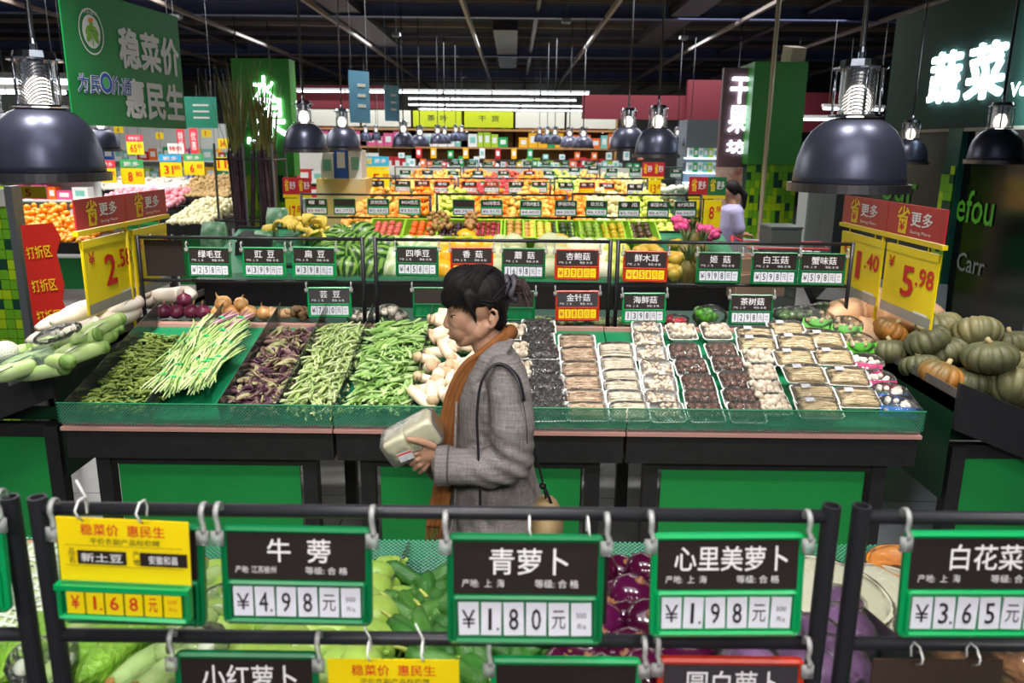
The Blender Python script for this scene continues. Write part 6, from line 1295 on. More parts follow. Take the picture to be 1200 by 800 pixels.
fruit_table(-40, 106, 9.8, 283, 1.6, 'black display table under the oranges at the far left', 238, ballmesh('orange', .045, mat('bright_orange_skin', '#f8960f', .35, rnd=.12), .95, 10, 7), 'orange', 'bright orange in the big heap at the left behind the red zigzag board', 'oranges in the left heap', 110)
fruit_table(190, 246, 10.2, 262, 1.4, 'black display table under the pale pears at the left', 234, ballmesh('pale_pear', .04, mat('cream_pear', '#e8dfb4', .4, rnd=.06), 1, 10, 7), 'pear', 'pale round pear in the heap right of the red promotion board', 'pale pears in the left heap', 130)
fruit_table(95, 192, 12.2, 248, 1.4, 'display table under the pink netted apples at the left', 221, ballmesh('pink_apple', .045, mat('pink_net_apple', '#ee9aa8', .5, rnd=.2), 1, 10, 7), 'apple', 'pink apple in foam net in the heap above the red promotion board', 'pink apples in the left heap', 220)
fruit_table(200, 268, 13.2, 230, 1.4, 'display table under the peanuts at the left', 205, ballmesh('peanut', .03, mat('peanut_shell', '#b89a68', .7, rnd=.15), 1.5, 8, 5), 'peanut', 'peanut in the heap left of the sugarcane', 'peanuts in the left heap', 200)
fruit_table(98, 205, 14.5, 222, 1.2, 'display table under the white mushrooms far left', 208, ballmesh('dried_mushroom', .045, mat('white_brown_mix', '#e8e0d4', .6, rnd=.2), .8, 8, 5), 'dried_fruit', 'pale dried goods in the heap behind the pink apples', 'dried goods in the left heap', 120)
# yellow price cards hanging over the left side
def ycard(px0, px1, py0, py1, Y, txt, label, top=None, tcol=None):
    a = P(px0, py0, Y); b = P(px1, py1, Y); w = b.x - a.x; h = a.z - b.z; t = thing('price_card', label, 'sign', ((a.x + b.x) / 2, Y, (a.z + b.z) / 2))
    MB().b2((-w / 2, 0, -h / 2), (w / 2, .01, h / 2)).build('card', YEL, t)
    big, sm = txt
    text(big, w * (.2 if len(big) < 2 else .42), h * .6, INKR, t, (-w * .1, -.006, -.02 * h), None, .02, 'big_digit')
    if sm: text(sm, w * .26, h * .3, INKR, t, (w * .28, -.006, h * .15), None, .01, 'small_digits')
    if top: 
        hh = h * .55; MB().b2((-w / 2, .0, h / 2 + .01), (w / 2, .01, h / 2 + hh)).build('topper', tcol, t)
        text(top, w * .7, hh * .5, INKW, t, (0, -.006, h / 2 + hh * .5), None, .01, 'topper_words')
    for s in (-1, 1): MB().tube([(s * w * .4, .005, h / 2), (s * w * .4, .005, h / 2 + 1.2)], .004, 4).build('thread', STEEL, t)
TB = mat('cyan_topper', '#2aa4d8', .5); TG = mat('green_topper', '#3aa860', .5); TRd = mat('red_topper', '#e03848', .5)
for a in ((141, 170, 197, 216, 12.5, ('8', '80'), 'yellow price card reading 8.80 with green topper at the far left', '更多', TG), (187, 214, 190, 207, 13, ('31', '80'), 'yellow price card reading 31.80 with cyan topper at the far left', '更多', TB), (215, 240, 189, 205, 13.4, ('6', '80'), 'yellow price card reading 6.80 with green topper', '更多', TG), (250, 275, 184, 200, 13.6, ('11', '80'), 'yellow price card reading 11.80 beside the sugarcane', None, None),
          (148, 169, 166, 181, 15, ('65', '80'), 'small yellow price card reading 65 with red topper below the green banner', '特价', TRd), (118, 137, 197, 214, 12.4, ('2', '50'), 'yellow price card reading 2.50 with red topper beside the near left lamp', '更多', TRd), (255, 269, 162, 174, 16, ('34', ''), 'small yellow price card reading 34 left of the sugarcane', None, None), (18, 55, 218, 233, 7.5, ('5', ''), 'yellow price card reading 5 just below the near left lamp', None, None),
          (182, 192, 155, 163, 17, ('9', ''), 'tiny yellow price card reading 9 below the banner', None, None), (236, 248, 152, 161, 17, ('7', ''), 'tiny yellow price card reading 7 left of the sugarcane leaves', None, None), (133, 145, 148, 156, 17, ('4', ''), 'tiny yellow price card reading 4 directly under the banner edge', None, None), (430, 446, 196, 210, 13.5, ('3', '9'), 'yellow price card behind the second rack row at its left end', None, None)):
    ycard(*a)
for px0, px1, py0, py1, Y, m, s, l in ((206, 218, 150, 180, 15.5, TRd, '特惠', 'red vertical banner below the big green banner, left one'), (221, 233, 150, 180, 15.4, TRd, '优惠', 'red vertical banner below the big green banner, right one')):
    a = P(px0, py0, Y); b = P(px1, py1, Y); t = thing('hanging_banner', l, 'banner', ((a.x + b.x) / 2, Y, b.z)); MB().b2((-(b.x - a.x) / 2, 0, 0), ((b.x - a.x) / 2, .01, a.z - b.z)).build('sheet', m, t); text(s[0] + '\n' + s[1], (b.x - a.x) * .6, (a.z - b.z) * .7, INKW, t, (0, -.006, (a.z - b.z) / 2), None, .01, 'words')
a = P(196, 168, 15); b = P(216, 180, 15); o = MB().b2((a.x, 15, b.z), (b.x, 15.01, a.z)).build('white_notice', WHT); tag(o, 'white notice with red print beside the red banners', 'notice'); text('特价', .24, .09, INKR, o, ((a.x + b.x) / 2, 14.99, (a.z + b.z) / 2))
# back shelving at the left: gondolas of coloured goods
for g_, (px0, px1, Y, z1, rows, l) in enumerate(((100, 345, 19, 2.1, (.6, 1.1, 1.55), 'long gondola of bright goods behind the left price cards'), (0, 250, 23, 2.9, (1.2, 1.7, 2.2, 2.6), 'tall gondola of bright goods at the back left'), (340, 440, 15.5, 1.5, (.5, .95, 1.25), 'gondola of packets left of the second rack row'), (-60, 100, 13.5, 1.75, (.6, 1.0, 1.4), 'gondola of packets behind the near left lamp'))):
    a = P(px0, 180, Y); b = P(px1, 180, Y); w = b.x - a.x; t = thing('gondola', l, 'shelf', ((a.x + b.x) / 2, Y, 0)); MB().b2((-w / 2, .35, 0), (w / 2, .4, z1 + .3)).build('back_panel', mat('white_gondola', '#d8dcda', .5), t)
    for z in rows:
        MB().b2((-w / 2, -.02, z - .03), (w / 2, .35, z)).build('shelf_board', MATS['white_gondola'], t); x = a.x + .1
        while x < b.x - .15:
            bwid = R.choice((.14, .2, .27)); package('bright packet on the gondola ' + ('behind the left price cards', 'at the back left', 'left of the second rack row', 'behind the near left lamp')[g_], 'packets on gondola ' + str(g_ + 1), x + bwid / 2, Y + .05, z, bwid - .01, .2, R.choice((.22, .3, .34)) * (.9 if g_ < 2 else .7), boxc[R.choice((5, 5, 5, 0, 2, 7, 8, 6, 4, 1, 3, 5))], 'packet', 'packet'); x += bwid
a = P(478, 88, 24)
t = thing('gondola', 'grey stack of goods and blue cartons left of the second rack promotion stand', 'shelf', (P(395, 220, 9.8).x, 9.8, 0)); MB().b2((-.25, 0, 0), (.35, .5, 1.55)).build('body', mat('yellow_white_display', '#d8cfa8', .5, col2='#e2c040', nscale=3), t)
for k in range(3):
    package('white and blue carton on the yellow display left of the third rack row', 'white and blue cartons', t.location.x - .12 + k * .17, 9.85, 1.55, .16, .3, (.3, .42, .34)[k], boxc[5 if k != 1 else 8])
# big green banner
Yb = 4.6; A = P(68, -22, 4.25); 
t = thing('hanging_banner', 'big green hanging banner with white characters at the upper left', 'banner', (0, 0, 0))
# the banner recedes to the right: left edge nearer than the right edge
TL = P(66, -22, 4.0); BL = P(85, 146, 4.0); TRr = P(207, 21, 5.05); BR = P(214, 151, 5.05)
dx = TRr.x - TL.x; dy = TRr.y - TL.y; Wb = math.hypot(dx, dy); ang = math.atan2(dy, dx); zb = (BL.z + BR.z) / 2; Hb = TL.z - zb
t.location = ((TL.x + TRr.x) / 2, (TL.y + TRr.y) / 2, zb); t.rotation_euler = (0, 0, ang)
MB().b2((-Wb / 2, -.004, 0), (Wb / 2, .004, Hb)).build('sheet', mat('banner_green', '#06803c', .5), t)
bt = text('稳菜价', Wb * .57, Hb * .33, INKW, t, (Wb * .19, -.008, Hb * .63), None, .034, 'upper_words'); text('惠民生', Wb * .57, Hb * .33, INKW, t, (Wb * .2, -.008, Hb * .23), None, .034, 'lower_words')
def disc(r0, r1, n=32, y=0, ax=1):
    m = MB(); vs = [(r * math.cos(2 * math.pi * j / n) * ax, y, r * math.sin(2 * math.pi * j / n)) for r in (r0, r1) for j in range(n)]; m.add(vs, [(j, (j + 1) % n, n + (j + 1) % n, n + j) for j in range(n)]); return m
ex = -Wb * .30; ez = Hb * .70; er = Hb * .17
for nm, m_, mt in (('emblem_ring', disc(er * .93, er, ax=.9), INKW), ('emblem_disc', disc(.0005, er * .72, ax=.9), INKW)):
    m_.build(nm, mt, t, loc=(ex, -.008, ez))
LG = mat('leaf_print_green', '#6aa51c', .5)
for sx, sz, a in ((-.3, .05, .7), (.3, .05, -.7), (-.28, -.25, .7), (.28, -.25, -.7), (0, .22, 0)):
    MB().ell((0, 0, 0), (er * .14, .0006, er * .26), (0, a, 0), 10, 6).build('emblem_leaf', LG, t, loc=(ex + sx * er * .9, -.011, ez + sz * er))
MB().b2((-.004, -.0005, -er * .6), (.004, 0, er * .2)).build('emblem_stem', LG, t, loc=(ex, -.011, ez)); MB().ell((0, 0, 0), (er * .2, .0006, er * .09), (0, -.2, 0), 10, 6).build('emblem_flame', mat('emblem_orange', '#e8841c', .5), t, loc=(ex, -.011, ez + er * .5))
text('绿色食品', er * 1.1, er * .16, INKW, t, (ex, -.009, ez + er * .82), None, .004, 'emblem_words')
BLU = mat('blue_print_letters', '#1c50b0', .5)
w2 = text('为民', Wb * .17, Hb * .15, INKW, t, (-Wb * .36, -.009, Hb * .31), None, .05, 'logo_outline', slant=.15); text('为民', Wb * .17, Hb * .14, BLU, t, (-Wb * .36, -.012, Hb * .31), None, .0, 'logo_words', slant=.15)
text('价通', Wb * .17, Hb * .15, INKW, t, (-Wb * .11, -.009, Hb * .32), None, .05, 'logo_outline', slant=.15); text('价通', Wb * .17, Hb * .14, BLU, t, (-Wb * .11, -.012, Hb * .32), None, .0, 'logo_words', slant=.15)
disc(Hb * .035, Hb * .085).build('logo_ring', INKW, t, loc=(-Wb * .235, -.0125, Hb * .33)); disc(Hb * .045, Hb * .075).build('logo_ring', BLU, t, loc=(-Wb * .235, -.014, Hb * .33)); disc(.0005, Hb * .04).build('logo_face', mat('logo_green', '#3cb45a', .5), t, loc=(-Wb * .235, -.0135, Hb * .33))
for s in (-.4, .4): MB().tube([(s * Wb, 0, Hb), (s * Wb, 0, 4.3 - zb)], .003, 4).build('wire', STEEL, t)
# blue hanging banners
BB = mat('blue_banner_print', '#3a8cc0', .5, col2='#7fb0c4', nscale=1.3)
for px0, px1, py0, py1, Y, l in ((411, 432, 83, 144, 9.2, 'blue hanging banner with a pale left strip, nearer one'), (452, 467, 100, 142, 11.6, 'blue hanging banner, the farther one to the right'), (214, 248, 113, 150, 11, 'small green hanging banner right of the big green one')):
    a = P(px0, py0, Y); b = P(px1, py1, Y); w = (b.x - a.x) * 1.5; h = a.z - b.z; t = thing('hanging_banner', l, 'banner', ((a.x + b.x) / 2, Y, b.z), .8 if px0 > 300 else 0)
    MB().b2((-w / 2, 0, 0), (w / 2, .01, h)).build('sheet', BB if px0 > 300 else mat('teal_banner', '#168a5a', .5, col2='#3aa49c', nscale=2), t)
    for k in range(3): MB().b2((-w * .1, -.002, h * (.3 + .2 * k)), (w * .3, 0, h * (.36 + .2 * k))).build('print', WHT, t)
    for s in (-.4, .4): MB().tube([(s * w, 0, h), (s * w, 0, 4.3 - b.z)], .003, 4).build('wire', STEEL, t)
# red zigzag board and mosaic board at the left
YZ = 4.85
a = P(16, 222, YZ); t = thing('mosaic_board', 'board clad in green mosaic with a metal edge at the far left', 'board', (a.x - .35, YZ, 0)); MB().b2((-.4, 0, 0), (.3, .08, a.z)).build('core', MATS['deep_green_paint'], t); mosaic(t, .62, a.z * .97, 1, y=-.002, seed=4, tw=.055, th=.062)
MB().b2((.3, -.015, 0), (.345, .08, a.z + .02)).build('metal_edge', STEEL, t); MB().b2((-.4, -.02, a.z - .1), (.3, -.012, a.z)).build('top_band', mat('pale_grey_band', '#b8b8b4', .5), t)
zz = [(24, 264), (61, 261), (71, 279), (66, 297), (75, 333), (73, 352), (80, 372), (95, 400), (45, 410), (38, 372)]
q = [P(x, y, YZ - .04) for x, y in zz]; cx = sum(v.x for v in q) / len(q); t = thing('zigzag_board', 'red zigzag-edged board with yellow discount words beside the mosaic board', 'sign', (cx, YZ - .04, .9))
MB().prism([(v.x - cx, v.z - .9) for v in q], 0, .006).build('board', mat('red_zigzag_board', '#c8281c', .5), t)
for px, py in ((46, 295), (52, 334), (58, 370)):
    v = P(px, py, YZ - .05); text('打折区', .155, .075, INKY, t, (v.x - cx, -.012, v.z - .9), (0, .0, 0), .012, 'words').rotation_euler = (0, -.12, 0)
MB().tube([(0, .02, -.9), (0, .02, 0)], .012, 6).build('pole', STEEL, t)
# ------------------------------------------------------------ sugarcane bundle
CN = mat('sugarcane_skin', '#2a1c24', .4, col2='#4a3440', nscale=5, rnd=.2); CL = mat('sugarcane_leaf', '#5f7a3e', .6, col2='#9a8a50', nscale=6, rnd=.2)
def cane(L=1.05):
    t = thing('sugarcane', '', 'sugarcane'); pts = []; rad = []
    for i in range(30):
        pts.append((0, 0, L * i / 29)); rad.append(.021 if i % 3 else .024)
    MB().tube(pts, rad, 8).build('stalk', CN, t, smooth=True)
    for k in range(4):
        a = k * 1.6; e = .08 + .12 * (k % 3) / 2
        MB().tube([(0, 0, L - .05), (e * .4 * math.cos(a), e * .4 * math.sin(a), L + .35), (e * math.cos(a), e * math.sin(a), L + .7 + .08 * (k % 3))], [.012, .010, .001], 4, flat=.3).build('leaf', CL, t)
    return t
KS = Kind(cane())
for i in range(22):
    side = i % 2; px = (283 if side == 0 else 317) + U(-8, 8); p = P(px + (3 if side == 0 else -3), 252, 8.2 + U(-.1, .25)); KS.put(tuple(p - Vector((0, 0, .35))), (U(-.02, .05), U(-.025, .025) + (-.05 if side == 0 else .05), U(0, 6)), (1, 1, U(.88, 1.0)), 'dark purple sugarcane with green leafy top in the ' + ('left' if side == 0 else 'right') + ' half of the bundle', ('left' if side == 0 else 'right') + ' half of the sugarcane bundle')
p = P(297, 270, 8.1); t = thing('sugarcane_rack', 'black metal rack holding the sugarcanes', 'rack', (p.x, 8.15, 0))
for x in (-.3, 0, .3):
    for y in (-.2, .25): MB().tube([(x, y, 0), (x * .93, y, 1.95)], .012, 6).build('upright', STEEL, t)
for z in (.85, 1.2, 1.8): MB().tube([(-.29, -.2, z), (.29, -.2, z), (.29, .25, z), (-.29, .25, z), (-.29, -.2, z)], .01, 6).build('hoop', BLKM, t)
MB().b2((-.32, -.24, .1), (.32, .28, .86)).build('black_bin', mat('dark_bin', '#1a2018', .5), t)
for i, (px, py, Y, w, h, l) in enumerate(((252, 282, 7.2, .22, .34, 'green printed bag standing left of the sugarcane bin'), (326, 262, 7.6, .2, .3, 'green printed bag standing right of the sugarcane bin'), (312, 285, 7.0, .2, .22, 'green printed bag lying before the sugarcane bin'))):
    p = P(px, py, Y); o = thing('printed_bag', l, 'bag', (p.x, Y, p.z - .2)); MB().loft([[(sx * w / 2 * k, sy * .06 * kk, z) for sx, sy in ((-1, -1), (0, -1.3), (1, -1), (1, 1), (0, 1.3), (-1, 1))] for z, k, kk in ((.2 - h / 2, .9, 1), (.2 - h * .3, 1, 1.2), (.2 + h * .2, .97, .9), (.2 + h / 2, .9, .15))]).build('bag_body', mat('green_bag_print', '#145c34', .4, col2='#8fbf98', nscale=14), o, smooth=True)
o = MB().box((0, 0, 0), (.28, .5, .3), (0, .1, .2)).box((0, -.26, 0), (.2, .02, .2), (0, .1, .2)).build('black_crate', BLK, None, loc=tuple(P(300, 278, 7.0) + Vector((0, 0, -.12)))); tag(o, 'low black crate before the sugarcane bin', 'crate')
# shopping cart of the woman in lilac
def cart():
    t = thing('shopping_cart', 'grey wire shopping cart with red handle pushed by the woman in lilac', 'cart')
    W_, D_, Hh = .3, .8, .45; m = MB()
    for i in range(12):
        y = D_ * i / 11; m.tube([(-W_, y, 1.0), (-W_ * .9, y, .6), (W_ * .9, y, .6), (W_, y, 1.0)], .004, 4)
    for k in range(5):
        z = .6 + .1 * k; f = .9 + .1 * k / 4; m.tube([(-W_ * f, 0, z), (-W_ * f, D_, z), (W_ * f, D_, z), (W_ * f, 0, z), (-W_ * f, 0, z)], .005, 4)
    m.build('basket', STEEL, t)
    MB().tube([(-W_, -.12, 1.03), (W_, -.12, 1.03)], .016, 8).build('handle', boxc[0], t, smooth=True)
    for s in (-1, 1): MB().tube([(s * W_, -.12, 1.03), (s * W_, 0, .98), (s * W_, .8, 1.0)], .011, 6).build('side_rail', boxc[0], t); MB().tube([(s * W_ * .9, .05, .6), (s * W_ * .9, .0, .2), (s * W_, .75, .12)], .012, 6).build('frame_tube', STEEL, t)
    for x in (-.25, .25):
        for y in (.02, .75): MB().lathe([(.0, -.012), (.05, -.012), (.05, .012), (0, .012)], 14).xform(Matrix.Rotation(math.pi / 2, 4, 'Y')).build('wheel', BLK, t, loc=(x, y, .055))
    MB().b2((-.2, .1, .62), (.2, .5, .85)).build('dark_liner', BLK, t)
    return t
ct = cart(); p = P(873, 268, 8.3); ct.location = (p.x, 8.3, 0); ct.rotation_euler = (0, 0, -math.pi / 2 - .25)

# goods and fittings right of the pillar
for i, (px0, px1, py0, py1, Y, m, l) in enumerate(((950, 978, 196, 252, 12.0, mat('white_cabinet', '#d0d2d0', .4), 'white upright cabinet behind the big right lamp'), (980, 1036, 205, 285, 13.0, mat('dark_grey_counter', '#3c4046', .5), 'dark grey counter behind the right promotion board'), (905, 938, 268, 290, 8.0, mat('grey_wire_basket', '#5f6662', .5), 'grey basket standing right of the shopping cart'))):
    a = P(px0, py0, Y); b = P(px1, py1, Y); w = b.x - a.x; t = thing('cabinet' if i < 2 else 'basket', l, 'cabinet' if i < 2 else 'basket', ((a.x + b.x) / 2, Y, 0))
    zb = 0 if i < 2 else 0.0; MB().b2((-w / 2, 0, zb), (w / 2, .4, a.z if i < 2 else a.z)).build('body', m, t); MB().b2((-w / 2 - .01, -.01, a.z), (w / 2 + .01, .41, a.z + .02)).build('top', WHT if i < 2 else STEEL, t)
    if i < 2: MB().b2((-w / 2 + .02, -.012, .2), (-.01, 0, a.z - .05)).build('door', m, t); MB().b2((.01, -.012, .2), (w / 2 - .02, 0, a.z - .05)).build('door', m, t)
for i, (px, m) in enumerate(((984, 0), (994, 5), (1003, 8), (1012, 5), (1022, 4), (1030, 2))):
    a = P(px, 205, 13.1); package('packet on the dark grey counter behind the right promotion board', 'packets on the grey counter', a.x, 13.05, P(1000, 205, 13).z + .02, .11, .15, .3, boxc[m], 'packet', 'packet')
# ------------------------------------------------------------ people
def remesh(mb, name, m, parent, voxel, smooth=3, disp=None, factor=.5):
    """merge overlapping closed volumes into one continuous skin"""
    me = mb.mesh(name + '_volumes', m, True)
    bm = bmesh.new(); bm.from_mesh(me); bmesh.ops.recalc_face_normals(bm, faces=bm.faces); bm.to_mesh(me); bm.free()
    o = bpy.data.objects.new(name, me); COL.objects.link(o)
    r = o.modifiers.new('r', 'REMESH'); r.mode = 'VOXEL'; r.voxel_size = voxel; r.use_smooth_shade = True
    s = o.modifiers.new('s', 'SMOOTH'); s.iterations = smooth; s.factor = factor
    bpy.context.view_layer.update(); dg = bpy.context.evaluated_depsgraph_get()
    me2 = bpy.data.meshes.new_from_object(o.evaluated_get(dg)); bpy.data.objects.remove(o)
    if disp:
        n_ = len(me2.vertices); co_ = np.empty(n_ * 3); no_ = np.empty(n_ * 3); me2.vertices.foreach_get('co', co_); me2.vertices.foreach_get('normal', no_)
        co_ = co_.reshape(-1, 3); dd_ = np.array([disp(Vector(v)) for v in co_]); co_ = co_ + no_.reshape(-1, 3) * dd_[:, None]; me2.vertices.foreach_set('co', co_.ravel())
    me2.materials.clear(); me2.materials.append(m); me2.name = name
    q = Vector(parent.location) if parent else Vector()
    me2.transform(Matrix.Translation(-q)); me2.polygons.foreach_set('use_smooth', [True] * len(me2.polygons)); me2.update()
    return link(name, me2, parent)
SKIN = mat('skin', '#b58d76', .5, col2='#a87c65', nscale=14, sss=.12)
HAIR = mat('black_hair', '#0d0b0e', .62, spec=.25, col2='#171214', nscale=40, nstretch=(1, 1, .2))
Y0 = 2.42
def W(px, py, dy=0.0): return P(px, py, Y0 + dy)
pe = thing('person', 'woman in grey linen coat and brown scarf looking down at a package in her hand', 'person', (W(580, 500).x, Y0, 0))
b = MB()
def T(pts, rad, n=14, flat=1.0, mb=None, nrm=None):
    m = mb or b; pts = [Vector(p) for p in pts]; m.tube(pts, rad, n, True, 0, flat, nrm)
    if flat == 1.0:
        for p, r in ((pts[0], rad[0]), (pts[-1], rad[-1])): m.ell(p, r * .995, None, n, 8)
E_ = b.ell
# head
E_(W(563, 349), (.086, .073, .088), None, 28, 18)
E_(W(546, 370), (.056, .057, .066), (0, .12, 0), 28, 18)
E_(W(538, 354), (.042, .055, .046), None, 20, 12)
E_(W(541, 384), (.040, .046, .048), None, 20, 12)
for s in (-1, 1):
    E_(W(538, 379, .027 * s), (.024, .022, .026), None, 16, 10)
    T([W(571, 382, .050 * s), W(562, 390, .044 * s), W(545, 400, .017 * s)], [.02, .022, .017]); E_(W(556, 381, .016 * s), (.040, .044, .046), None, 18, 12)
    E_(W(529, 382.5, .011 * s), (.0085, .008, .0075), None, 12, 8)
E_(W(540.5, 400), (.0185, .022, .0165), None, 16, 10)
E_(W(534, 390), (.021, .029, .024), None, 16, 10)
T([W(528, 362), W(525.5, 371), W(522.6, 380)], [.010, .0095, .0105])
E_(W(524.2, 382), (.0095, .011, .008), None, 12, 8)
T([W(532, 361, -.045), W(528, 359, -.022), W(527.5, 360, 0), W(528, 359, .022), W(532, 361, .045)], [.008, .0105, .0105, .0105, .008])
E_(W(528.0, 390.6), (.0085, .019, .0048), (0, .3, 0), 14, 8); E_(W(529.3, 395.0), (.0082, .0165, .0058), (0, -.2, 0), 14, 8)
for s in (-1, 1):
    E_(W(532.6, 369.5, .031 * s), (.0125, .0155, .0100), None, 14, 10)       # eyelid bulge
    ec = [W(573, 366, .073 * s), W(577, 362, .079 * s), W(582, 365, .081 * s), W(583, 373, .079 * s), W(579, 381, .075 * s), W(575, 384, .072 * s)]
    T(ec, [.0045, .0055, .0062, .0058, .006, .006], 8); E_(W(577, 374, .071 * s), (.012, .006, .02), None, 12, 8); E_(W(574, 375, .0745 * s), (.004, .005, .006), None, 8, 6)
# neck and trunk
T([W(566, 386), W(574, 405), W(582, 428)], [.053, .054, .062], 20)
def pm(py, dy=0): return (P(601, py, Y0 + dy) - P(600, py, Y0 + dy)).length
def ringw(px, py, hw, hy, n=36, sq=2.2, yo=0.0, zc=None):
    c = W(px, py); k = pm(py) * hw; o = []
    for j in range(n):
        q = 2 * math.pi * j / n; cx, sx = math.cos(q), math.sin(q)
        o.append(c + Vector((k * math.copysign(abs(cx) ** (2 / sq), cx), yo + hy * math.copysign(abs(sx) ** (2 / sq), sx), 0)))
    return o
b.loft([ringw(583, 412, 14, .07), ringw(580, 432, 28, .15), ringw(577, 465, 34, .16), ringw(576, 520, 34, .145), ringw(580, 580, 38, .155), ringw(580, 640, 40, .15)])
def arm(s, pts, rads): T([W(x, y, d * s) for x, y, d in pts], rads, 16)
arm(-1, ((592, 440, .165), (598, 480, .2), (600, 540, .2)), [.052, .045, .038]); arm(-1, ((600, 540, .2), (570, 546, .2), (535, 543, .195), (514, 536, .188)), [.038, .037, .031, .024])
arm(1, ((585, 440, .165), (570, 490, .19), (560, 540, .17)), [.05, .044, .038]); arm(1, ((560, 540, .17), (535, 545, .12), (508, 546, .02)), [.038, .033, .025])
# near hand: palm, thumb on the near face, four fingers curled below the pack
def chain(pts, r): T([W(*p) for p in pts], r, 10)
hd = -.188
b.loft([[W(514, 530, hd) + Vector((0, .011 * math.cos(a), .024 * math.sin(a))) for a in [2 * math.pi * j / 12 for j in range(12)]], [W(503, 528, hd - .004) + Vector((0, .014 * math.cos(a), .036 * math.sin(a))) for a in [2 * math.pi * j / 12 for j in range(12)]], [W(494, 530, hd - .006) + Vector((.002 * math.sin(a), .012 * math.cos(a), .034 * math.sin(a))) for a in [2 * math.pi * j / 12 for j in range(12)]]])
E_(W(514, 535, hd), (.026, .021, .027), None, 14, 10)
chain(((508, 522, hd - .008), (496, 518, hd - .024), (486, 515.5, hd - .032), (478, 514, hd - .034)), [.0135, .0115, .010, .0078])
chain(((497, 527, hd - .002), (487, 531, hd - .012), (480, 536, hd + .0), (478, 538, hd + .018)), [.0105, .0092, .0085, .0072])
chain(((498, 533, hd), (489, 538, hd - .008), (483, 543, hd + .008), (481, 544, hd + .026)), [.0105, .0092, .0085, .0072])
chain(((500, 538, hd), (492, 545, hd - .004), (487, 549, hd + .012), (485, 550, hd + .03)), [.010, .009, .0082, .007])
chain(((503, 542, hd + .002), (497, 550, hd + .004), (493, 553, hd + .018), (491, 554, hd + .032)), [.009, .0078, .007, .006])
# far hand under the pack
E_(W(499, 543, -.02), (.032, .03, .018), (0, .3, 0), 14, 10)
for k in range(4): chain(((496, 543 + k, -.04 + .02 * k), (486, 541 + k, -.05 + .021 * k), (478, 537 + k, -.055 + .021 * k), (474, 533, -.055 + .02 * k)), [.0095, .0088, .008, .007])
chain(((502, 541, -.045), (500, 545, -.08), (494, 546, -.1)), [.011, .010, .008])
# legs and feet
hx = W(580, 640).x
for s, fx in ((-1, -.10), (1, .14)):
    T([(hx, Y0 + .085 * s, .88), (hx + fx * .4, Y0 + .085 * s, .48), (hx + fx, Y0 + .08 * s, .09)], [.085, .058, .038]); T([(hx + fx + .04, Y0 + .08 * s, .04), (hx + fx - .14, Y0 + .085 * s, .028)], [.038, .028])
body = remesh(b, 'body', SKIN, pe, .0027, 13)
loc = Vector(pe.location)
def L_(v): return v - loc
def part(mb, name, m, smooth=True, par=None): mb.v = [tuple(Vector(v) - loc) for v in mb.v]; return mb.build(name, m, par or body, smooth=smooth)
# eyes, brows, lips
for s in (-1, 1):
    m = MB().ell(W(531.4, 370.8, .0305 * s), (.0092, .0125, .0062), None, 14, 10); part(m, 'eyeball', mat('eye_white', '#cfc4bc', .3))
    m = MB().ell(W(530.4, 371.0, .0390 * s), (.0052, .0045, .0050), None, 10, 8); part(m, 'iris', mat('dark_iris', '#20130e', .2))
    m = MB().tube([W(537.5, 370.6, .0435 * s), W(534, 369.2, .0460 * s), W(530.0, 369.4, .0425 * s), W(527.4, 371.0, .034 * s)], [.0009, .0017, .0018, .001], 6); part(m, 'eyelashes', HAIR)
    m = MB().tube([W(538, 362.5, .046 * s), W(533, 360.5, .042 * s), W(528.5, 361.2, .03 * s)], [.001, .0028, .002], 6, flat=.6); part(m, 'eyebrow', HAIR)
m = MB().ell(W(527.6, 390.9), (.0092, .0175, .0040), (0, .3, 0), 16, 8).ell(W(528.9, 394.7), (.0088, .0155, .0050), (0, -.2, 0), 16, 8); part(m, 'lips', mat('lip_skin', '#9c5a50', .45))
m = MB().tube([W(527.2, 392.7, -.001), W(529, 393.0, -.016), W(531.5, 393.6, -.0235)], [.0012, .0012, .0006], 5); part(m, 'mouth_line', mat('mouth_line', '#5c2c28', .6))
# hair
h = MB(); H_ = h.ell
H_(W(563, 340), (.089, .082, .082), (0, -.1, 0), 30, 18); H_(W(547, 334), (.074, .072, .062), (0, .2, 0), 26, 16); H_(W(580, 352), (.044, .072, .070), None, 22, 14); H_(W(531, 346), (.038, .060, .044), (0, .35, 0), 20, 12)
H_(W(584, 372), (.028, .058, .040), None, 18, 12); H_(W(593, 338), (.030, .034, .036), None, 16, 10)
for s in (-1, 1):
    T([W(548, 346, .07 * s), W(551, 358, .073 * s), W(556, 371, .069 * s), W(559, 382, .061 * s)], [.018, .013, .007, .002], 8, mb=h)
def hd_(v): return .0022 * noise3(Vector((v.x * .6, v.y * 5, v.z * .9)), 22) + .0012 * noise3(Vector((v.x, v.y * 6, v.z)), 45)
hair = remesh(h, 'hair', HAIR, pe, .004, 3, hd_); hair.parent = body
rr = random.Random(11); st = MB()
def cat(pts, n=5):
    pts = [Vector(p) for p in pts]; q = [pts[0]] + pts + [pts[-1]]; o = []
    for i in range(1, len(q) - 2):
        for k in range(n):
            t = k / n; a, b_, c_, d = q[i - 1], q[i], q[i + 1], q[i + 2]
            o.append(.5 * ((2 * b_) + (c_ - a) * t + (2 * a - 5 * b_ + 4 * c_ - d) * t * t + (3 * b_ - a - 3 * c_ + d) * t ** 3))
    return o + [pts[-1]]
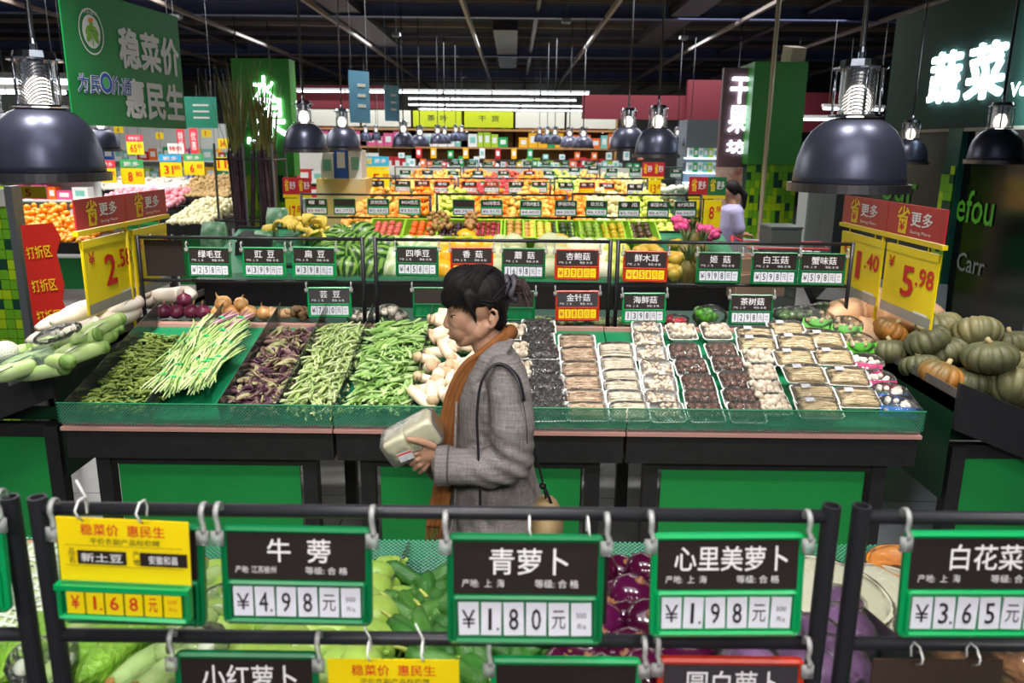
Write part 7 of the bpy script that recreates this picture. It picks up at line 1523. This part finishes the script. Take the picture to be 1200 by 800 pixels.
for k in range(420):     # fringe combed forward and down, both sides
    sd = -1 if k % 4 else 1; t = rr.random(); n_ = lambda v: rr.uniform(-v, v)
    a = W(546 + 30 * t + n_(3), 311 + 3 * t + n_(2), sd * (.012 + .03 * t)); c = W(528 + 34 * t + n_(2), 328 + 4 * t + n_(3), sd * (.052 + .028 * t)); d = W(516.5 + 39 * t + n_(2), 351 + 13 * t + rr.uniform(-5, 7), sd * (.050 + .024 * t))
    q = cat([a, c, d], 4); st.tube(q, [.0016] * (len(q) - 2) + [.0012, .0003], 4, cap=False)
for k in range(120):     # strands swept back to the clip
    s = rr.uniform(-1, 1); z = rr.random()
    a = W(540 + 22 * rr.random(), 316 + 34 * abs(s), .074 * s * (.6 + .4 * z)); c = W(576, 322 + 34 * abs(s) + rr.uniform(-5, 5), .082 * s); d = W(597, 336 + rr.uniform(-9, 9), .03 * s)
    st.tube([a, (a + c) / 2 + Vector((0, .014 * s, .006 * (1 - abs(s)))), c, (c + d) / 2 + Vector((0, .01 * s, .002)), d], [.001, .002, .002, .002, .001], 4, cap=False)
for k in range(60):
    s = -1 if k % 2 else 1; a = W(572 + rr.uniform(-3, 14), 356 + rr.uniform(-6, 6), .082 * s); d = W(590 + rr.uniform(-3, 6), 372 + rr.uniform(-8, 14), .04 * s)
    st.tube([a, (a + d) / 2 + Vector((0, .008 * s, 0)), d], [.001, .0018, .0006], 4, cap=False)
o = part(st, 'hair_strands', HAIR); o['kind'] = 'stuff'
tl = MB()
for k in range(150):     # loose end of the tied hair, falling behind the clip
    a = W(600, 338, rr.uniform(-.02, .02)) + Vector((0, 0, rr.uniform(-.02, .02))); an = rr.uniform(-.35, 1.0); L = rr.uniform(.04, .075)
    c = a + Vector((L * .55, rr.uniform(-.02, .02), L * .25 * (1 - an))); d = c + Vector((L * .35 * (1 - an * .4), rr.uniform(-.03, .03), -L * (.4 + .6 * rr.random())))
    tl.tube([a, (a + c) / 2 + Vector((0, 0, .006)), c, d], [.002, .0018, .0014, .0003], 4, cap=False)
o = part(tl, 'loose_hair', mat('brown_hair_ends', '#3a2620', .5)); o['kind'] = 'stuff'
m = MB()
for q, r in ((595, .034), (603, .032)):
    pts = [W(q, 338) + Vector((.012 * math.cos(a) * .6 + .006 * math.sin(3 * a), .032 * math.cos(a), .036 * math.sin(a))) for a in [2 * math.pi * j / 18 for j in range(19)]]
    m.tube(pts, [.0085 + .002 * math.sin(j * 2.1) for j in range(19)], 8)
part(m, 'hair_tie', mat('grey_hair_tie', '#4b4650', .6))
# coat
CT = mat('grey_linen', '#837c7b', .8, col2='#6f6867', nscale=5, bump=.25, bscale=420, detail=8)
nt = CT.node_tree
def weave(m, sc=900):
    nt = m.node_tree; N = nt.nodes; L = nt.links; b_ = N['Principled BSDF']; src = b_.inputs['Base Color'].links[0].from_socket
    tc = N.new('ShaderNodeTexCoord'); outs = []
    for st_ in ((14, 14, 260), (260, 260, 14)):
        mp = N.new('ShaderNodeMapping'); mp.inputs['Scale'].default_value = st_; L.new(tc.outputs['Object'], mp.inputs[0]); nz = N.new('ShaderNodeTexNoise'); nz.inputs['Scale'].default_value = 1.0; nz.inputs['Detail'].default_value = 4; L.new(mp.outputs[0], nz.inputs[0]); outs.append(nz.outputs[0])
    ad = N.new('ShaderNodeMath'); ad.operation = 'ADD'; L.new(outs[0], ad.inputs[0]); L.new(outs[1], ad.inputs[1])
    mr = N.new('ShaderNodeMapRange'); mr.inputs[1].default_value = .7; mr.inputs[2].default_value = 1.3; mr.inputs[3].default_value = .55; mr.inputs[4].default_value = 1.35; L.new(ad.outputs[0], mr.inputs[0])
    hs = N.new('ShaderNodeHueSaturation'); L.new(mr.outputs[0], hs.inputs['Value']); L.new(src, hs.inputs['Color']); L.new(hs.outputs[0], b_.inputs['Base Color'])
weave(CT)
c = MB()
c.loft([ringw(586, 404, 13, .075), ringw(584, 412, 20, .10), ringw(581, 424, 30, .155), ringw(579, 438, 38, .19), ringw(577, 462, 43, .19), ringw(576, 500, 45, .175), ringw(577, 540, 48, .17), ringw(581, 580, 53, .18), ringw(582, 610, 57, .19), ringw(574, 640, 68, .20), ringw(568, 672, 76, .21), ringw(566, 720, 80, .215)])
T([W(592, 438, -.16), W(597, 462, -.195), W(600, 500, -.21), W(600, 540, -.205)], [.062, .064, .064, .06], 18, mb=c); T([W(600, 541, -.205), W(575, 547, -.205), W(548, 546, -.2), W(526, 546, -.195)], [.06, .06, .056, .055], 18, mb=c)
c.tube([W(529, 546, -.195), W(512, 545, -.192)], [.0605, .063], 24)
T([W(583, 438, .16), W(572, 480, .2), W(562, 535, .18)], [.062, .062, .058], 18, mb=c); T([W(562, 536, .18), W(540, 545, .13), W(515, 547, .04)], [.058, .055, .05], 18, mb=c)
# collar lapels
for s in (-1, 1):
    T([W(597, 398, .045 * s), W(588, 407, .10 * s), W(570, 424, .135 * s), W(554, 443, .135 * s), W(540, 470, .12 * s)], [.02, .034, .036, .030, .010], 12, flat=.42, mb=c)
def cd_(v):
    w = .0055 * noise3(Vector((v.x * 1.6, v.y, v.z * .55)), 8) + .0035 * noise3(Vector((v.x, v.y, v.z * .8)), 17, 3)
    # soft folds around the elbow
    e = W(596, 545, -.2); d = (v - e).length
    if d < .16: w += .0055 * (1 - d / .16) * math.sin(((v.x - e.x) * .55 + (v.z - e.z) * 1.0) * 120 + noise3(v, 9) * 3)
    f = W(575, 500, -.2); 
    w += .003 * math.sin((v.x * .9 + v.z * .35) * 95 + 3 * noise3(v, 6)) * max(0, min(1, (v.z * -1 + 1.1) * 3))
    return w
co = remesh(c, 'coat', CT, pe, .0042, 4, cd_); co.parent = body
m = MB()
SEAM = mat('dark_seam', '#4c4645', .9)
m.tube([W(607, 440, -.245), W(613, 470, -.262), W(617, 495, -.262), W(618, 520, -.255)], .0014, 5); part(m, 'sleeve_seam', SEAM)
m = MB(); pts = [W(526, 546, -.195) + Vector((.0, .0635 * math.cos(a), .0635 * math.sin(a))) for a in [2 * math.pi * j / 26 for j in range(27)]]; m.tube(pts, .0028, 6); part(m, 'cuff_fold', SEAM)
m = MB().tube([W(535, 470, -.12), W(533, 520, -.14), W(534, 580, -.15), W(530, 617, -.16), W(510, 660, -.17)], .004, 6); part(m, 'coat_edge', CT)
# scarf: folded lengths round the neck and down the front
SF = mat('brown_wool_scarf', '#8a5424', .85, col2='#744318', nscale=18, bump=.10, bscale=220)
s_ = MB()
for s in (-1, 1):
    for k, (ox, dy, r) in enumerate(((0, 0, .014), (-6, .006, .013), (6, -.002, .012), (-11, .012, .011))):
        base = [(594, 388, .015), (588, 394, .062), (574, 406, .088), (556, 426, .098), (541, 450, .100), (532, 478, .098), (527, 508, .095), (525, 530, .092), (523, 560, .10), (518, 590, .108), (513, 614, .112)]
        pts = [W(x + ox * (.4 + .6 * min(1, i / 3)) * (1 if s < 0 else .6), y + (2 * k if i < 3 else 0), s * (d + dy * (1 if i > 1 else .3))) for i, (x, y, d) in enumerate(base)]
        T(cat(pts, 3), [r * .84] * (3 * (len(pts) - 1) + 1), 8, mb=s_)
T([W(596, 390, -.03), W(598, 389, 0), W(596, 390, .03)], [.024, .026, .024], 10, mb=s_)
sc_ = remesh(s_, 'scarf', SF, pe, .0035, 1); sc_.parent = body
m = MB()
for k in range(22):
    x = 500 + k * .95; a = W(x, 612 + rr.uniform(-1, 2), -.112 + rr.uniform(-.012, .012)); m.tube([a, W(x - 1 + rr.uniform(-.8, .8), 628, -.112), W(x - 2 + rr.uniform(-1.5, 1.5), 642 + rr.uniform(-3, 6), -.112)], [.0017, .0014, .001], 4)
o = part(m, 'scarf_fringe', SF); o['kind'] = 'stuff'
# trousers and shoes
tr = MB()
for s, fx in ((-1, -.10), (1, .14)): T([(hx, Y0 + .085 * s, .86), (hx + fx * .4, Y0 + .085 * s, .48), (hx + fx, Y0 + .08 * s, .10)], [.10, .075, .06], 14, mb=tr)
q = remesh(tr, 'trousers', mat('grey_trousers', '#6f6a68', .8), pe, .008, 3); q.parent = body
for s, fx in ((-1, -.10), (1, .14)):
    m = MB().ell((hx + fx - .04, Y0 + .082 * s, .035), (.13, .048, .035), None, 18, 10).ell((hx + fx + .03, Y0 + .08 * s, .06), (.05, .045, .05), None, 14, 8); part(m, 'shoe', BLK)
for o in (hair, co, sc_, q): o.parent = body
# shoulder bag
STR = mat('dark_leather_strap', '#1e1a22', .45)
bg = thing('shoulder_bag', 'beige shoulder bag with black strap hanging behind the woman', 'bag', tuple(W(640, 612, -.10)))
m = MB().ell((0, 0, 0), (.055, .11, .085), None, 22, 14, fn=lambda q, p: 1 + .05 * noise3(Vector((math.cos(q), math.sin(q), p)), 4)); m.build('bag_body', mat('beige_bag_cloth', '#a08a62', .7, col2='#8a7450', nscale=8), bg, smooth=True)
def gl(pts, r, nm, mm, flat=1, nrm=None): m = MB().tube(cat([W(*p) - Vector(bg.location) for p in pts]), r, 8, flat=flat, nrm=nrm); return m.build(nm, mm, bg, smooth=True)
gl(((563, 600, -.215), (562, 560, -.235), (560, 520, -.232), (559, 485, -.228), (563, 452, -.226), (572, 434, -.222), (584, 426, -.212), (597, 431, -.225), (608, 445, -.255), (614, 470, -.275)), .0115, 'strap', STR, .35)
gl(((620, 500, -.2), (630, 540, -.15), (637, 570, -.11), (640, 584, -.10)), .007, 'strap', STR, .5); gl(((634, 566, -.12), (640, 575, -.13), (650, 600, -.12)), .006, 'rear_strap', STR, .6)
m = MB().lathe([(.006, -.002), (.011, -.002), (.011, .002), (.006, .002), (.006, -.002)], 14).xform(Matrix.Rotation(math.pi / 2, 4, 'X')); m.build('ring', MATS['chrome'], bg, loc=tuple(W(636, 569, -.135) - Vector(bg.location)))
# package in her hand
pk_ = thing('mushroom_package', 'two cream film-wrapped blocks of enoki with a printed slip held by the woman', 'package', tuple(W(482, 513, -.155)), (.15, -.52, 0))
CRM = mat('cream_enoki_block', '#efe9c9', .45, col2='#e2dab2', nscale=7, nstretch=(1, 1, 6), sss=.05)
def sbox(mb, c, r, e=.35, n=22, k=14):
    vs = []; 
    def f(a): return math.copysign(abs(a) ** e, a)
    for i in range(k + 1):
        p = -math.pi / 2 + math.pi * i / k
        for j in range(n):
            q = 2 * math.pi * j / n; vs.append((c[0] + r[0] * f(math.cos(p)) * f(math.cos(q)), c[1] + r[1] * f(math.cos(p)) * f(math.sin(q)), c[2] + r[2] * f(math.sin(p))))
    mb.add(vs, [(i * n + j, i * n + (j + 1) % n, (i + 1) * n + (j + 1) % n, (i + 1) * n + j) for i in range(k) for j in range(n)]); return mb
sbox(MB(), (-.040, 0, -.002), (.039, .05, .043), .3).build('block', CRM, pk_, smooth=True); sbox(MB(), (.042, .0, .002), (.046, .05, .046), .3).build('block', CRM, pk_, smooth=True)
sbox(MB(), (.004, 0, 0), (.093, .054, .0505), .3).build('film', clear_mat('tight_film', (.99, .99, .98), .0, .28, .15, 30, haze=.10), pk_, smooth=True)
sbox(MB(), (.086, .01, -.004), (.012, .045, .035), .5).build('brown_end', mat('brown_end', '#7a5c40', .6), pk_, smooth=True)
MB().box((0, 0, 0), (.045, .0012, .03), (0, .15, 0)).build('label_slip', SLIP, pk_, loc=(-.028, -.054, -.02)); MB().box((0, 0, 0), (.043, .0008, .004), (0, .15, 0)).build('label_stripe', INKR, pk_, loc=(-.028, -.0552, -.01))
# the woman in lilac, far back on the right
SP = 9.0
w2_ = thing('person', 'woman in a lilac top pushing a shopping cart far back on the right', 'person', (P(858, 240, SP).x, SP, 0))
X2 = w2_.location.x; c = MB()
c.ell((X2 - .05, SP, 1.49), (.085, .075, .105), None, 16, 10); c.ell((X2 - .125, SP, 1.475), (.015, .012, .014), None, 8, 6); T([(X2 - .035, SP, 1.42), (X2, SP, 1.3)], [.05, .06], 10, mb=c)
c.loft([[(X2 + rx * math.cos(a) + ox, SP + ry * math.sin(a), z) for a in [2 * math.pi * j / 16 for j in range(16)]] for z, rx, ry, ox in ((1.34, .06, .1, 0), (1.28, .1, .17, 0), (1.1, .12, .17, 0), (.95, .11, .14, 0), (.8, .13, .16, 0))])
for s in (-1, 1): T([(X2, SP + .17 * s, 1.26), (X2 + .06, SP + .2 * s, 1.02), (X2 + .14, SP + .16 * s, 1.03)], [.05, .04, .028], 10, mb=c); T([(X2, SP + .08 * s, .85), (X2 + .03 * s, SP + .08 * s, .45), (X2 + .06 * s, SP + .08 * s, .06)], [.085, .06, .042], 10, mb=c)
for s in (-1, 1):
    for k in range(4): T([(X2 + .14, SP + .16 * s + (k - 1.5) * .018, 1.03), (X2 + .2, SP + .16 * s + (k - 1.5) * .02, 1.02), (X2 + .21, SP + .16 * s + (k - 1.5) * .02, .985)], [.013, .011, .009], 6, mb=c)
    T([(X2 + .15, SP + .13 * s, 1.02), (X2 + .18, SP + .1 * s, .99)], [.012, .01], 6, mb=c)
bd2 = remesh(c, 'body', SKIN, w2_, .010, 1)
c = MB(); c.loft([[(X2 + rx * math.cos(a), SP + ry * math.sin(a), z) for a in [2 * math.pi * j / 18 for j in range(18)]] for z, rx, ry in ((1.35, .08, .12), (1.29, .125, .2), (1.1, .15, .2), (.95, .15, .17), (.86, .17, .19))])
for s in (-1, 1): T([(X2, SP + .18 * s, 1.26), (X2 + .04, SP + .21 * s, 1.1)], [.07, .07], 10, mb=c)
o = remesh(c, 'lilac_top', mat('lilac_cloth', '#a9a4cf', .8), w2_, .012, 2); o.parent = bd2
c = MB(); c.ell((X2 - .02, SP, 1.525), (.10, .09, .095), None, 16, 10); T([(X2 + .07, SP, 1.52), (X2 + .13, SP, 1.45), (X2 + .14, SP, 1.3)], [.035, .04, .015], 10, mb=c)
o = remesh(c, 'hair', HAIR, w2_, .012, 1); o.parent = bd2
c = MB()
for s in (-1, 1): T([(X2, SP + .08 * s, .88), (X2 + .03 * s, SP + .08 * s, .45), (X2 + .06 * s, SP + .08 * s, .05)], [.11, .08, .06], 10, mb=c)
o = remesh(c, 'trousers', mat('dark_trousers', '#1e1e28', .8), w2_, .014, 2); o.parent = bd2
